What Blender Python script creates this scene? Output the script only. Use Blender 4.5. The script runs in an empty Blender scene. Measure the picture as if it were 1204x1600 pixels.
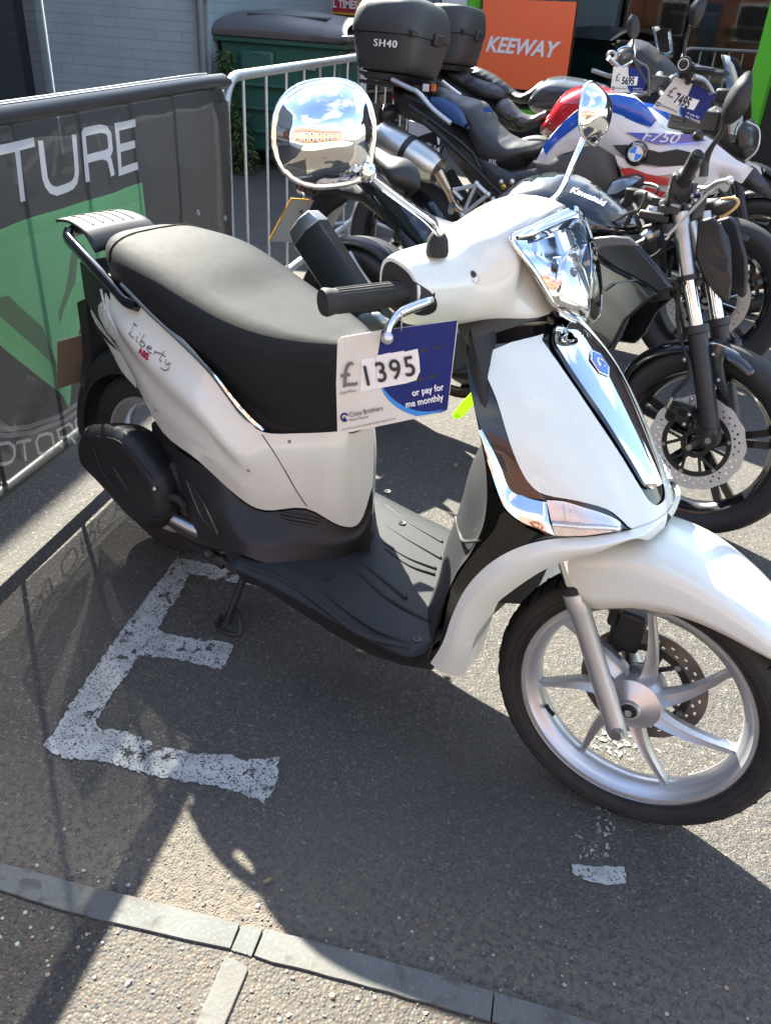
import bpy, bmesh, math, random
from mathutils import Vector, Matrix
from mathutils.geometry import delaunay_2d_cdt
from mathutils.bvhtree import BVHTree
rnd = random.Random(7)
R = math.radians
SC = bpy.context.scene
COL = SC.collection

# ------------------------------------------------------------------ camera, sky, sun, exposure
CF, CPITCH, CROLL, CYAW = 1285.7, .5528, .0666, 2.1997
CC = Vector((1.6184, -1.2137, 1.3518))
IW, IH = 1204.0, 1600.0
FW = Vector((math.cos(CPITCH)*math.cos(CYAW), math.cos(CPITCH)*math.sin(CYAW), -math.sin(CPITCH)))
_r = FW.cross(Vector((0, 0, 1))).normalized(); _u = _r.cross(FW)
RT = math.cos(CROLL)*_r + math.sin(CROLL)*_u
UP = -math.sin(CROLL)*_r + math.cos(CROLL)*_u
cam = bpy.data.cameras.new('camera'); co = bpy.data.objects.new('camera', cam); COL.objects.link(co)
m3 = Matrix((RT, UP, -FW)).transposed()
co.matrix_world = Matrix.Translation(CC) @ m3.to_4x4()
cam.sensor_fit = 'VERTICAL'; cam.sensor_height = 24; cam.lens = 24*CF/IH
cam.clip_start = .02; cam.clip_end = 500
cam.dof.use_dof = True; cam.dof.focus_distance = 1.55; cam.dof.aperture_fstop = 14.0
SC.camera = co
SUN = Vector((-1.11, .57, 1.0)).normalized()
sl = bpy.data.lights.new('sun', 'SUN'); sl.energy = 4.6; sl.angle = R(.5); sl.color = (1, .96, .83)
so = bpy.data.objects.new('sun', sl); COL.objects.link(so)
so.rotation_euler = SUN.to_track_quat('Z', 'Y').to_euler(); so.location = (-5, 3, 8)
w = bpy.data.worlds.new('World'); SC.world = w; w.use_nodes = True
nt = w.node_tree; N = nt.nodes; L = nt.links
bg = N['Background']; sky = N.new('ShaderNodeTexSky'); sky.sky_type = 'NISHITA'; sky.sun_disc = False
sky.sun_elevation = math.asin(SUN.z); sky.sun_rotation = math.atan2(SUN.x, SUN.y)
sky.air_density = 1.0; sky.dust_density = .6; sky.ozone_density = 1.0
tc = N.new('ShaderNodeTexCoord'); sep = N.new('ShaderNodeSeparateXYZ'); L.new(tc.outputs['Generated'], sep.inputs[0])
# cumulus clouds laid on a plane high above
dv = N.new('ShaderNodeMath'); dv.operation = 'MAXIMUM'; L.new(sep.outputs[2], dv.inputs[0]); dv.inputs[1].default_value = .04
vd = N.new('ShaderNodeVectorMath'); vd.operation = 'DIVIDE'; L.new(tc.outputs['Generated'], vd.inputs[0])
cb = N.new('ShaderNodeCombineXYZ'); [L.new(dv.outputs[0], cb.inputs[i]) for i in range(3)]; L.new(cb.outputs[0], vd.inputs[1])
no = N.new('ShaderNodeTexNoise'); no.inputs['Scale'].default_value = .9; no.inputs['Detail'].default_value = 7; no.inputs['Roughness'].default_value = .55
L.new(vd.outputs[0], no.inputs['Vector'])
cr = N.new('ShaderNodeValToRGB'); cr.color_ramp.elements[0].position = .50; cr.color_ramp.elements[1].position = .66
cr.color_ramp.elements[1].color = (.9, .9, .9, 1)
L.new(no.outputs[0], cr.inputs[0])
mx = N.new('ShaderNodeMix'); mx.data_type = 'RGBA'; L.new(cr.outputs[0], mx.inputs[0]); L.new(sky.outputs[0], mx.inputs[6])
mx.inputs[7].default_value = (5.2, 5.2, 4.6, 1)
L.new(mx.outputs[2], bg.inputs[0]); bg.inputs[1].default_value = .086
SC.view_settings.view_transform = 'Standard'; SC.view_settings.look = 'None'
SC.view_settings.exposure = 2.70; SC.view_settings.gamma = 1
SC.render.engine = 'CYCLES'
SC.cycles.max_bounces = 8; SC.cycles.transparent_max_bounces = 16; SC.cycles.caustics_reflective = False; SC.cycles.caustics_refractive = False

# ------------------------------------------------------------------ measuring: a photo pixel onto a real plane
def ray(x, y): return FW + (x-IW/2)/CF*RT - (y-IH/2)/CF*UP
def at(x, y, n, d):
    r = ray(x, y); n = Vector(n); return CC + r*((d - n.dot(CC))/n.dot(r))
def Y(x, y, v): return at(x, y, (0, 1, 0), v)
def Z(x, y, v=0.): return at(x, y, (0, 0, 1), v)
def X(x, y, v): return at(x, y, (1, 0, 0), v)
def V(*a): return Vector(a)
# ------------------------------------------------------------------ mesh helpers: every shape is (verts, faces)
def tag(o, label=None, cat=None, group=None, kind=None):
    if label: o['label'] = label
    if cat: o['category'] = cat
    if group: o['group'] = group
    if kind: o['kind'] = kind
    return o
def thing(name, label, cat, loc, group=None):
    o = bpy.data.objects.new(name, None); o.empty_display_size = .1; COL.objects.link(o); o.location = loc
    return tag(o, label, cat, group)
def kid(o, parent):
    if parent is not None:
        wl = Vector(); p = parent
        while p is not None: wl += p.location; p = p.parent
        o.parent = parent; o.location = o.location - wl
    return o
class Pair(list): pass
SPLIT = {'switch_box', 'mullion', 'red_stripe', 'mirror_stem', 'engine_bracket', 'engine_fitting', 'stay_bolt', 'caliper_bolt', 'footpeg', 'switch_button', 'cable', 'rib', 'screw', 'bracket', 'plate_bolt', 'body_screw', 'support', 'cooling_fin', 'guard_bolt', 'guard_rib', 'roundel_blue', 'roundel_white', 'emblem_highlight', 'emblem_stripe', 'wheel_arc', 'control_cable', 'headlight_facet', 'frame', 'spoke_pair', 'fork_clamp', 'luggage_rack', 'display_shelf', 'engine_cover', 'bumper', 'instruments', 'case_catch', 'duct_bar', 'brake_reservoir', 'ignition'}-{'frame'}
def mesh(name, shapes, mt, parent=None, smooth=35, bevel=0, label=None, solid=0):
    if isinstance(shapes, Pair) or (isinstance(shapes, list) and 1 < len(shapes) <= 14 and name in SPLIT):
        o = [mesh(name, [q], mt, parent, smooth, bevel, label, solid) for q in shapes]; return o[0]
    if isinstance(shapes, tuple): shapes = [shapes]
    vs, fs = [], []
    for v, f in shapes:
        b = len(vs); vs += [tuple(p) for p in v]; fs += [tuple(i+b for i in q) for q in f]
    me = bpy.data.meshes.new(name)
    # meshes of parented parts keep world coordinates; the object is moved to its origin
    c = Vector(vs[0]) if not vs else sum((Vector(v) for v in vs), Vector())/len(vs)
    me.from_pydata([tuple(Vector(v)-c) for v in vs], [], fs); me.validate()
    bm = bmesh.new(); bm.from_mesh(me); bmesh.ops.remove_doubles(bm, verts=bm.verts, dist=1e-5)
    bmesh.ops.recalc_face_normals(bm, faces=bm.faces)
    bm.to_mesh(me); bm.free()
    if smooth:
        me.shade_smooth(); me.set_sharp_from_angle(angle=R(smooth))
    o = bpy.data.objects.new(name, me); COL.objects.link(o); o.location = c
    me.materials.append(mt)
    if solid:
        s = o.modifiers.new('t', 'SOLIDIFY'); s.thickness = solid; s.offset = 0
    if bevel:
        b = o.modifiers.new('b', 'BEVEL'); b.width = bevel; b.segments = 2; b.limit_method = 'ANGLE'; b.angle_limit = R(40)
    if label: o['label'] = label
    return kid(o, parent)
def cr(p0, p1, p2, p3, t):
    return .5*((2*p1) + (p2-p0)*t + (2*p0-5*p1+4*p2-p3)*t*t + (3*p1-p0-3*p2+p3)*t*t*t)
def spl(pts, n, closed=False):
    pts = [Vector(p) if not isinstance(p, (int, float)) else p for p in pts]; m = len(pts); out = []
    for i in range(m if closed else m-1):
        if closed: a, b, c, d = pts[i-1], pts[i], pts[(i+1) % m], pts[(i+2) % m]
        else:
            b, c = pts[i], pts[i+1]; a = pts[i-1] if i else 2*b-c; d = pts[i+2] if i+2 < m else 2*c-b
        for k in range(n): out.append(cr(a, b, c, d, k/n))
    if not closed: out.append(pts[-1])
    return out
def grid(rows, closed=False, cap=False):
    vs = [v for r in rows for v in r]; n = len(rows[0]); fs = []
    for i in range(len(rows)-1):
        for j in range(n if closed else n-1):
            k = (j+1) % n; fs.append((i*n+j, i*n+k, (i+1)*n+k, (i+1)*n+j))
    if cap: fs.append(tuple(range(n))[::-1]); fs.append(tuple((len(rows)-1)*n+j for j in range(n)))
    return vs, fs
def patch(rows, nu=5, nv=5):
    a = [spl(r, nv) for r in rows]; cols = [spl([r[j] for r in a], nu) for j in range(len(a[0]))]
    return grid([[c[i] for c in cols] for i in range(len(cols[0]))])
def loft(rings, nu=4, nr=1, cap=True):
    a = [spl(r, nr, True) if nr > 1 else [Vector(p) for p in r] for r in rings]
    cols = [spl([r[j] for r in a], nu) for j in range(len(a[0]))]
    return grid([[c[i] for c in cols] for i in range(len(cols[0]))], True, cap)
def refl(sh, n=(0, 1, 0), d=0.):
    n = Vector(n).normalized(); return [Vector(v) - 2*(Vector(v).dot(n)-d)*n for v in sh[0]], [tuple(reversed(f)) for f in sh[1]]
def frame(d):
    d = Vector(d).normalized(); a = Vector((0, 0, 1)) if abs(d.z) < .9 else Vector((1, 0, 0))
    u = d.cross(a).normalized(); return u, d.cross(u).normalized()
def tube(pts, r, n=10, s=0, closed=False, flat=1.0, updir=None):
    if s: 
        m = len(pts); 
        if isinstance(r, (list, tuple)): r = spl(list(r), s, closed)
        pts = spl(pts, s, closed)
    pts = [Vector(p) for p in pts]; m = len(pts)
    if not isinstance(r, (list, tuple)): r = [r]*m
    rows = []; u = None
    for i in range(m):
        if closed: t = pts[(i+1) % m]-pts[i-1]
        else: t = pts[min(i+1, m-1)]-pts[max(i-1, 0)]
        t.normalize()
        if u is None: u = frame(t)[0] if updir is None else (Vector(updir)-Vector(updir).dot(t)*t).normalized()
        else: u = (u - u.dot(t)*t).normalized()
        v = t.cross(u)
        rows.append([pts[i] + r[i]*(math.cos(a)*u*flat + math.sin(a)*v) for a in (2*math.pi*k/n for k in range(n))])
    if closed:
        sh = grid(rows+[rows[0]], True); return sh
    return grid(rows, True, True)
def lathe(prof, o, ax, n=48, a0=0, a1=2*math.pi, cap=False):
    # prof: (radius, along axis)
    ax = Vector(ax).normalized(); u, v = frame(ax); o = Vector(o); full = abs(a1-a0-2*math.pi) < 1e-6
    m = n if full else n+1
    rows = [[o + ax*h + r*(math.cos(a)*u+math.sin(a)*v) for a in (a0+(a1-a0)*k/n for k in range(m))] for r, h in prof]
    return grid(rows, full, cap)
def box(c, s, rot=None, ax=None):
    vs = []
    for x in (-.5, .5):
        for y in (-.5, .5):
            for z in (-.5, .5): 
                p = Vector((x*s[0], y*s[1], z*s[2]))
                if ax: p = ax[0]*p.x+ax[1]*p.y+ax[2]*p.z
                if rot: p = rot @ p
                vs.append(p+Vector(c))
    return vs, [(0, 1, 3, 2), (4, 6, 7, 5), (0, 4, 5, 1), (2, 3, 7, 6), (0, 2, 6, 4), (1, 5, 7, 3)]
def rz(a): return Matrix.Rotation(a, 3, 'Z')
def prism(poly, d):
    d = Vector(d); n = len(poly); vs = [Vector(p) for p in poly]+[Vector(p)+d for p in poly]
    return vs, [tuple(range(n))[::-1], tuple(range(n, 2*n))]+[(i, (i+1) % n, n+(i+1) % n, n+i) for i in range(n)]
def flatpoly(poly):
    return [Vector(p) for p in poly], [tuple(range(len(poly)))]
def dense(poly, s=3, st=.02):
    return spl(poly, s, True) if s > 1 else [Vector(p) for p in poly]
def puff(poly, nrm, T, Rr=.03, cell=.012, s=3, back=True, Tb=None, off=0, pw=2.):
    # polygon outline (3-D points in a plane) blown up to both sides of it
    nrm = Vector(nrm).normalized(); P = dense(poly, s); o = P[0].copy(); u, v = frame(nrm)
    # resample edges
    q = []
    for i in range(len(P)):
        a, b = P[i], P[(i+1) % len(P)]; k = max(1, int((b-a).length/cell))
        for j in range(k): q.append(a+(b-a)*j/k)
    p2 = [Vector(((p-o).dot(u), (p-o).dot(v))) for p in q]; hh = [(p-o).dot(nrm) for p in q]
    n = len(p2); x0, x1 = min(p.x for p in p2), max(p.x for p in p2); y0, y1 = min(p.y for p in p2), max(p.y for p in p2)
    def dist(z):
        m = 1e9
        for i in range(n):
            a = p2[i]; b = p2[(i+1) % n]; ab = b-a; l = ab.length_squared
            t = 0 if l == 0 else max(0, min(1, (z-a).dot(ab)/l)); m = min(m, (z-a-ab*t).length_squared)
        return math.sqrt(m)
    def inside(z):
        c = False
        for i in range(n):
            a = p2[i]; b = p2[i-1]
            if (a.y > z.y) != (b.y > z.y) and z.x < (b.x-a.x)*(z.y-a.y)/(b.y-a.y)+a.x: c = not c
        return c
    pts = list(p2); y = y0+cell*.5; row = 0
    while y < y1:
        x = x0 + (cell*.5 if row % 2 else 0)
        while x < x1:
            z = Vector((x, y))
            if inside(z) and dist(z) > cell*.45: pts.append(z)
            x += cell
        y += cell*.87; row += 1
    ed = [(i, (i+1) % n) for i in range(n)]
    r = delaunay_2d_cdt(pts, ed, [list(range(n))], 1, 1e-7)
    vo, fo, ov = r[0], r[2], r[3]
    Tb = T if Tb is None else Tb; vs, fs = [], []; top, bot = [], []
    for i, z in enumerate(vo):
        orig = ov[i][0] if ov[i] else -1
        edge = 0 <= orig < n
        d = 0 if edge else dist(z)
        h = (1-(1-min(d/Rr, 1))**pw)**(1/pw)
        base = o + u*z.x + v*z.y + nrm*off
        top.append(len(vs)); vs.append(base+nrm*T*h)
        if edge or not back: bot.append(top[-1])
        else: bot.append(len(vs)); vs.append(base-nrm*Tb*h)
    nb = [set() for _ in vo]
    for f in fo:
        for a in f: nb[a].update(b for b in f if b != a)
    fixed = [0 <= (ov[i][0] if ov[i] else -1) < n for i in range(len(vo))]
    for side, sg in ((top, 1), (bot, -1)):
        if side is bot and not back: break
        hh_ = {i: (vs[side[i]]-o).dot(nrm) for i in range(len(vo))}
        for _ in range(6 if Rr > .025 else 2):
            hh_ = {i: (hh_[i] if fixed[i] or not nb[i] else .4*hh_[i]+.6*sum(hh_[b] for b in nb[i])/len(nb[i])) for i in hh_}
        for i in hh_:
            if not fixed[i]: p_ = vs[side[i]]; vs[side[i]] = p_+nrm*(hh_[i]-(p_-o).dot(nrm))
    for f in fo:
        fs.append(tuple(top[i] for i in f))
        if back: fs.append(tuple(bot[i] for i in reversed(f)))
    return vs, fs
def text(name, body, size, o, xd, yd, mt, parent=None, ext=.0006, sx=1., shear=0, align='LEFT', bold=0, sp=1., target=None, label=None):
    cu = bpy.data.curves.new(name, 'FONT'); cu.body = body; cu.size = size; cu.extrude = ext if target is None else 0; cu.shear = shear
    cu.align_x = align; cu.offset = bold; cu.space_character = sp; cu.resolution_u = 4
    t = bpy.data.objects.new(name, cu); COL.objects.link(t)
    dg = bpy.context.evaluated_depsgraph_get(); me = bpy.data.meshes.new_from_object(t.evaluated_get(dg))
    bpy.data.objects.remove(t); xd = Vector(xd).normalized(); yd = Vector(yd); nd = xd.cross(yd).normalized(); yd = nd.cross(xd)
    o = Vector(o); vs = [o + xd*v.co.x*sx + yd*v.co.y + nd*v.co.z for v in me.vertices]; fs = [tuple(p.vertices) for p in me.polygons]
    if target is not None:
        tv = [Vector(v) for v in target[0]]; bvh = BVHTree.FromPolygons(tv, target[1]); out = []
        for p in vs:
            h = bvh.ray_cast(p+nd*.3, -nd)
            out.append(h[0]+nd*.0012 if h[0] else p)
        vs = out
    bpy.data.meshes.remove(me)
    return mesh(name, (vs, fs), mt, parent, smooth=0, label=label)

# ------------------------------------------------------------------ materials
def mat(name, col, rough=.5, metal=0., coat=0., bump=None, var=None, spec=.5, trans=0., emit=None, alpha=None, dirt=None, rvar=None, sheen=0.):
    m = bpy.data.materials.new(name); m.use_nodes = True; nt = m.node_tree; N = nt.nodes; L = nt.links; b = N['Principled BSDF']
    b.inputs['Base Color'].default_value = (*col, 1); b.inputs['Roughness'].default_value = rough; b.inputs['Metallic'].default_value = metal
    b.inputs['Coat Weight'].default_value = coat; b.inputs['Coat Roughness'].default_value = .03
    b.inputs['Specular IOR Level'].default_value = spec; b.inputs['Transmission Weight'].default_value = trans
    if alpha is not None: b.inputs['Alpha'].default_value = alpha
    tc = N.new('ShaderNodeNewGeometry')
    def noise(sc, det=4, dist=0.):
        n = N.new('ShaderNodeTexNoise'); n.inputs['Scale'].default_value = sc; n.inputs['Detail'].default_value = det
        n.inputs['Distortion'].default_value = dist; L.new(tc.outputs['Position'], n.inputs['Vector']); return n
    src = None
    if var:     # (scale, amount, other colour)
        n = noise(var[0], 5); mx = N.new('ShaderNodeMix'); mx.data_type = 'RGBA'
        r = N.new('ShaderNodeMapRange'); r.inputs[1].default_value = .35; r.inputs[2].default_value = .7; r.inputs[4].default_value = var[1]
        L.new(n.outputs[0], r.inputs[0]); L.new(r.outputs[0], mx.inputs[0]); mx.inputs[6].default_value = (*col, 1); mx.inputs[7].default_value = (*var[2], 1)
        src = mx.outputs[2]
    if dirt:    # (scale, threshold, colour): specks with sharp edges
        n = noise(dirt[0], 8, .6); r = N.new('ShaderNodeMapRange'); r.inputs[1].default_value = dirt[1]; r.inputs[2].default_value = dirt[1]+.06
        L.new(n.outputs[0], r.inputs[0]); mx = N.new('ShaderNodeMix'); mx.data_type = 'RGBA'; L.new(r.outputs[0], mx.inputs[0])
        if src: L.new(src, mx.inputs[6])
        else: mx.inputs[6].default_value = (*col, 1)
        mx.inputs[7].default_value = (*dirt[2], 1); src = mx.outputs[2]
    if src: L.new(src, b.inputs['Base Color'])
    if rvar:
        n = noise(rvar[0], 6); r = N.new('ShaderNodeMapRange'); r.inputs[1].default_value = .3; r.inputs[2].default_value = .75
        r.inputs[3].default_value = rough; r.inputs[4].default_value = rvar[1]; L.new(n.outputs[0], r.inputs[0]); L.new(r.outputs[0], b.inputs['Roughness'])
    if bump:
        n = noise(bump[0], 3); bp = N.new('ShaderNodeBump'); bp.inputs['Strength'].default_value = bump[1]; bp.inputs['Distance'].default_value = bump[2] if len(bump) > 2 else .001
        L.new(n.outputs[0], bp.inputs['Height']); L.new(bp.outputs[0], b.inputs['Normal'])
    if emit: b.inputs['Emission Color'].default_value = (*emit[0], 1); b.inputs['Emission Strength'].default_value = emit[1]
    return m
WHITE = mat('white_paint', (.70, .735, .675), .18, coat=.6, rvar=(14, .3), var=(3, .25, (.67, .70, .64)), dirt=(9, .74, (.66, .66, .58)))
BLACKG = mat('black_gloss', (.006, .0065, .008), .12, coat=.5, rvar=(20, .2))
BLACKP = mat('black_plastic', (.018, .019, .021), .45, spec=.32, bump=(900, .25, .0006), rvar=(9, .55), var=(6, .4, (.028, .028, .03)))
GREYP = mat('grey_plastic', (.024, .0255, .028), .58, spec=.2, bump=(1100, .35, .0006), rvar=(8, .62), var=(5, .5, (.036, .036, .037)), dirt=(60, .68, (.08, .076, .066)))
VINYL = mat('seat_vinyl', (.017, .0185, .021), .62, spec=.13, bump=(800, 1.0, .0011), rvar=(70, .68), var=(5, .25, (.024, .024, .025)))
RUBBER = mat('rubber', (.020, .020, .021), .62, spec=.35, bump=(300, .5, .001), var=(14, .8, (.038, .037, .034)), rvar=(40, .8))
CHROME = mat('chrome', (.86, .87, .88), .035, metal=1, rvar=(25, .07))
SILVER = mat('silver_alloy', (.62, .63, .64), .33, metal=.75, coat=.2, rvar=(18, .42), var=(10, .3, (.5, .5, .5)))
STEEL = mat('steel', (.42, .42, .42), .28, metal=1, rvar=(30, .45))
DISC = mat('brake_disc', (.62, .60, .57), .3, metal=.9, rvar=(80, .5))
DISCR = mat('worn_disc', (.20, .17, .14), .42, metal=.6, var=(40, .6, (.10, .08, .07)))
GALV = mat('galvanised', (.50, .52, .54), .42, metal=.75, rvar=(40, .6), var=(18, .6, (.36, .38, .40)))
ENG = mat('engine_metal', (.09, .09, .09), .5, metal=.5, var=(20, .7, (.03, .03, .03)), bump=(120, .3, .002))
ENGB = mat('engine_black', (.017, .017, .018), .4, metal=.2, var=(30, .5, (.035, .034, .033)), rvar=(25, .6))
ALU = mat('brushed_muffler', (.62, .60, .56), .28, metal=1, rvar=(12, .4))
TITAN = mat('heated_steel', (.50, .42, .34), .3, metal=1)
CHAIN = mat('gold_chain', (.45, .33, .08), .4, metal=.9)
RED = mat('red_paint', (.45, .012, .02), .15, coat=.8)
BLUE = mat('blue_paint', (.012, .09, .50), .2, coat=.7)
NAVYT = mat('navy_trim', (.03, .08, .22), .4)
PWHITE = mat('bike_white_paint', (.72, .73, .74), .2, coat=.7)
GOLDF = mat('fork_gold', (.5, .4, .2), .3, metal=.8)
def glassy(name, col, rough=.02, alpha=.25):
    m = bpy.data.materials.new(name); m.use_nodes = True; N = m.node_tree.nodes; L = m.node_tree.links; out = N['Material Output']; N.remove(N['Principled BSDF'])
    g = N.new('ShaderNodeBsdfGlossy'); g.inputs['Roughness'].default_value = rough; g.inputs[0].default_value = (1, 1, 1, 1)
    t = N.new('ShaderNodeBsdfTransparent'); t.inputs[0].default_value = (*col, 1); f = N.new('ShaderNodeFresnel'); f.inputs[0].default_value = 1.45
    a = N.new('ShaderNodeMath'); a.operation = 'ADD'; a.inputs[1].default_value = alpha; L.new(f.outputs[0], a.inputs[0])
    m2 = N.new('ShaderNodeMixShader'); L.new(a.outputs[0], m2.inputs[0]); L.new(t.outputs[0], m2.inputs[1]); L.new(g.outputs[0], m2.inputs[2]); L.new(m2.outputs[0], out.inputs[0])
    return m
LENS = glassy('clear_lens', (.97, .98, 1), .02, .02)
SMOKE = glassy('smoked_screen', (.25, .26, .28), .03, .08)
CLEARS = glassy('clear_screen', (.75, .78, .82), .03, .08)
SHOPG = glassy('shop_glass', (.70, .74, .72), .01, .12)
REDL = mat('red_lens', (.5, .01, .02), .1, coat=1)
AMBER = mat('amber_lens', (.55, .35, .12), .15, coat=1)
TINK = mat('ink_black', (.01, .01, .012), .5); TWHITE = mat('print_white', (.8, .8, .8), .5)
TCREAM = mat('card_white', (.66, .63, .57), .5, var=(25, .5, (.58, .54, .46))); TNAVY = mat('card_navy', (.006, .016, .13), .5, spec=.25); TCYAN = mat('card_cyan', (.01, .22, .62), .35)
CARDW = mat('digit_card', (.78, .76, .73), .45)
# ------------------------------------------------------------------ ground materials
def groundmat(name, kind):
    m = bpy.data.materials.new(name); m.use_nodes = True; nt = m.node_tree; N = nt.nodes; L = nt.links; b = N['Principled BSDF']
    g = N.new('ShaderNodeNewGeometry'); P = g.outputs['Position']
    def noise(sc, det=5, dist=0.):
        n = N.new('ShaderNodeTexNoise'); n.inputs['Scale'].default_value = sc; n.inputs['Detail'].default_value = det; n.inputs['Distortion'].default_value = dist; L.new(P, n.inputs['Vector']); return n.outputs[0]
    def voro(sc, feat='F1', out='Color'):
        n = N.new('ShaderNodeTexVoronoi'); n.inputs['Scale'].default_value = sc; n.feature = feat; L.new(P, n.inputs['Vector']); return n.outputs[out]
    def ramp(src, stops):
        r = N.new('ShaderNodeValToRGB'); e = r.color_ramp.elements
        e[0].position, e[0].color = stops[0][0], (*stops[0][1], 1); e[1].position, e[1].color = stops[-1][0], (*stops[-1][1], 1)
        for p, c in stops[1:-1]: q = e.new(p); q.color = (*c, 1)
        L.new(src, r.inputs[0]); return r.outputs[0]
    def mix(f, a, c, mode='MIX'):
        x = N.new('ShaderNodeMix'); x.data_type = 'RGBA'; x.blend_type = mode
        for i, s in ((0, f), (6, a), (7, c)):
            if isinstance(s, (int, float)): x.inputs[i].default_value = s
            elif isinstance(s, tuple): x.inputs[i].default_value = (*s, 1)
            else: L.new(s, x.inputs[i])
        return x.outputs[2]
    def mr(src, a, c, lo=0., hi=1.):
        r = N.new('ShaderNodeMapRange'); r.inputs[1].default_value = a; r.inputs[2].default_value = c; r.inputs[3].default_value = lo; r.inputs[4].default_value = hi; L.new(src, r.inputs[0]); return r.outputs[0]
    def mth(op, a, c):
        x = N.new('ShaderNodeMath'); x.operation = op
        for i, s in ((0, a), (1, c)):
            if isinstance(s, (int, float)): x.inputs[i].default_value = s
            else: L.new(s, x.inputs[i])
        return x.outputs[0]
    bp = N.new('ShaderNodeBump'); b.inputs['Roughness'].default_value = .85; L.new(bp.outputs[0], b.inputs['Normal'])
    sx = N.new('ShaderNodeSeparateXYZ'); L.new(P, sx.inputs[0])
    if kind == 'asphalt':
        sc = N.new('ShaderNodeSeparateColor'); L.new(voro(190), sc.inputs[0])
        stone = ramp(sc.outputs[0], [(0, (.045, .041, .038)), (.45, (.075, .068, .060)), (.75, (.108, .094, .079)), (.93, (.155, .132, .105)), (1, (.26, .225, .178))])
        sc2 = N.new('ShaderNodeSeparateColor'); L.new(voro(420), sc2.inputs[0])
        fine = ramp(sc2.outputs[1], [(0, (.03, .03, .031)), (.6, (.07, .067, .064)), (1, (.12, .11, .095))])
        c = mix(mr(noise(60), .42, .58), fine, stone)
        c = mix(mr(noise(190, 3), .54, .61, 0, .9), c, (.018, .016, .014))
        c = mix(mr(noise(1.3, 6), .42, .68, 0, .45), c, (.115, .103, .088))       # dusty areas
        c = mix(mr(noise(4, 7, .4), .60, .72, 0, .5), c, (.040, .039, .040))      # darker oily patches
        # silt that collects in the channel beside the kerb
        k = mth('SUBTRACT', mth('MULTIPLY', sx.outputs[0], .4195), mth('MULTIPLY', sx.outputs[1], .9078))   # rises towards the kerb
        k = mth('ADD', k, mr(noise(9, 7), 0, 1, -.10, .10))
        silt = mth('MULTIPLY', mr(k, .74, .99), mr(noise(75, 4), .40, .55, .15, 1))
        c = mix(mth('MULTIPLY', silt, .95), c, mix(noise(140), (.165, .132, .098), (.115, .096, .076)))
        L.new(c, b.inputs['Base Color'])
        h = mth('ADD', mth('MULTIPLY', voro(190, 'F1', 'Distance'), -.30), mth('MULTIPLY', noise(260, 4), 1.3))
        h = mth('ADD', h, mth('MULTIPLY', noise(45, 4), 1.6))
        bp.inputs['Strength'].default_value = .9; bp.inputs['Distance'].default_value = .0048; L.new(h, bp.inputs['Height'])
    elif kind == 'aggregate':
        vc = N.new('ShaderNodeSeparateColor'); L.new(voro(165), vc.inputs[0])
        stone = ramp(vc.outputs[0], [(0, (.045, .05, .062)), (.28, (.09, .095, .105)), (.45, (.18, .15, .115)), (.62, (.24, .20, .15)), (.78, (.28, .145, .07)), (.88, (.15, .145, .14)), (1, (.42, .38, .32))])
        d = voro(165, 'DISTANCE_TO_EDGE', 'Distance')
        c = mix(mr(d, .05, .16), mix(noise(60), (.15, .125, .09), (.07, .06, .045)), stone)
        c = mix(mr(noise(5, 6), .45, .65, .0, .35), c, (.20, .175, .14)); c = mix(1., c, (.30, .285, .265), 'MULTIPLY')
        L.new(c, b.inputs['Base Color'])
        hh = mth('ADD', mr(voro(165, 'F1', 'Distance'), 0, .7, 1, 0), mth('MULTIPLY', noise(400, 3), .25))
        bp.inputs['Strength'].default_value = .7; bp.inputs['Distance'].default_value = .0019; L.new(hh, bp.inputs['Height']); b.inputs['Roughness'].default_value = .7
    elif kind == 'kerb':
        c = mix(mr(noise(9, 8), .35, .65), (.118, .12, .113), (.092, .094, .090)); c = mix(mr(noise(170, 3), .58, .68), c, (.15, .147, .137))
        c = mix(mr(noise(26, 8, .5), .56, .68), c, (.065, .06, .055)); c = mix(mr(noise(5, 6), .45, .62, 0, .5), c, (.10, .085, .068)); L.new(c, b.inputs['Base Color'])
        bp.inputs['Strength'].default_value = .5; bp.inputs['Distance'].default_value = .002; L.new(noise(160, 5), bp.inputs['Height'])
    elif kind in ('paint', 'wornpaint'):
        c = mix(mr(noise(22, 8), .35, .7), (.43, .43, .41), (.29, .288, .28)); L.new(c, b.inputs['Base Color'])
        n1 = noise(38, 9, .3); n2 = noise(7, 3); n3 = noise(260, 4)
        s = mth('ADD', mth('ADD', n1, mth('MULTIPLY', n2, .9)), mth('MULTIPLY', n3, .35))
        th = 1.27 if kind == 'paint' else .94
        gone = mr(s, th, th+.05)
        pit = mth('MULTIPLY', mr(noise(210, 3), .55, .62), mr(noise(18, 4), .30, .60, .25, 1)); gone = mth('MAXIMUM', gone, pit)
        if kind == 'wornpaint': gone = mth('MAXIMUM', mr(noise(95, 3), .56, .60, 1, 0), mr(noise(11, 2), .46, .54, 1, 0))
        v = N.new('ShaderNodeTexVoronoi'); v.feature = 'DISTANCE_TO_EDGE'; v.inputs['Scale'].default_value = 3.2; L.new(P, v.inputs['Vector'])
        nn = N.new('ShaderNodeTexNoise'); nn.inputs['Scale'].default_value = 12; nn.inputs['Detail'].default_value = 8; L.new(P, nn.inputs['Vector'])
        vv = N.new('ShaderNodeVectorMath'); vv.operation = 'MULTIPLY_ADD'; L.new(nn.outputs['Color'], vv.inputs[0]); vv.inputs[1].default_value = (.16, .16, .16); L.new(P, vv.inputs[2]); L.new(vv.outputs[0], v.inputs['Vector'])
        crack = mr(v.outputs['Distance'], .001, .004, 1, 0)
        gone = mth('MAXIMUM', gone, crack)
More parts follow.
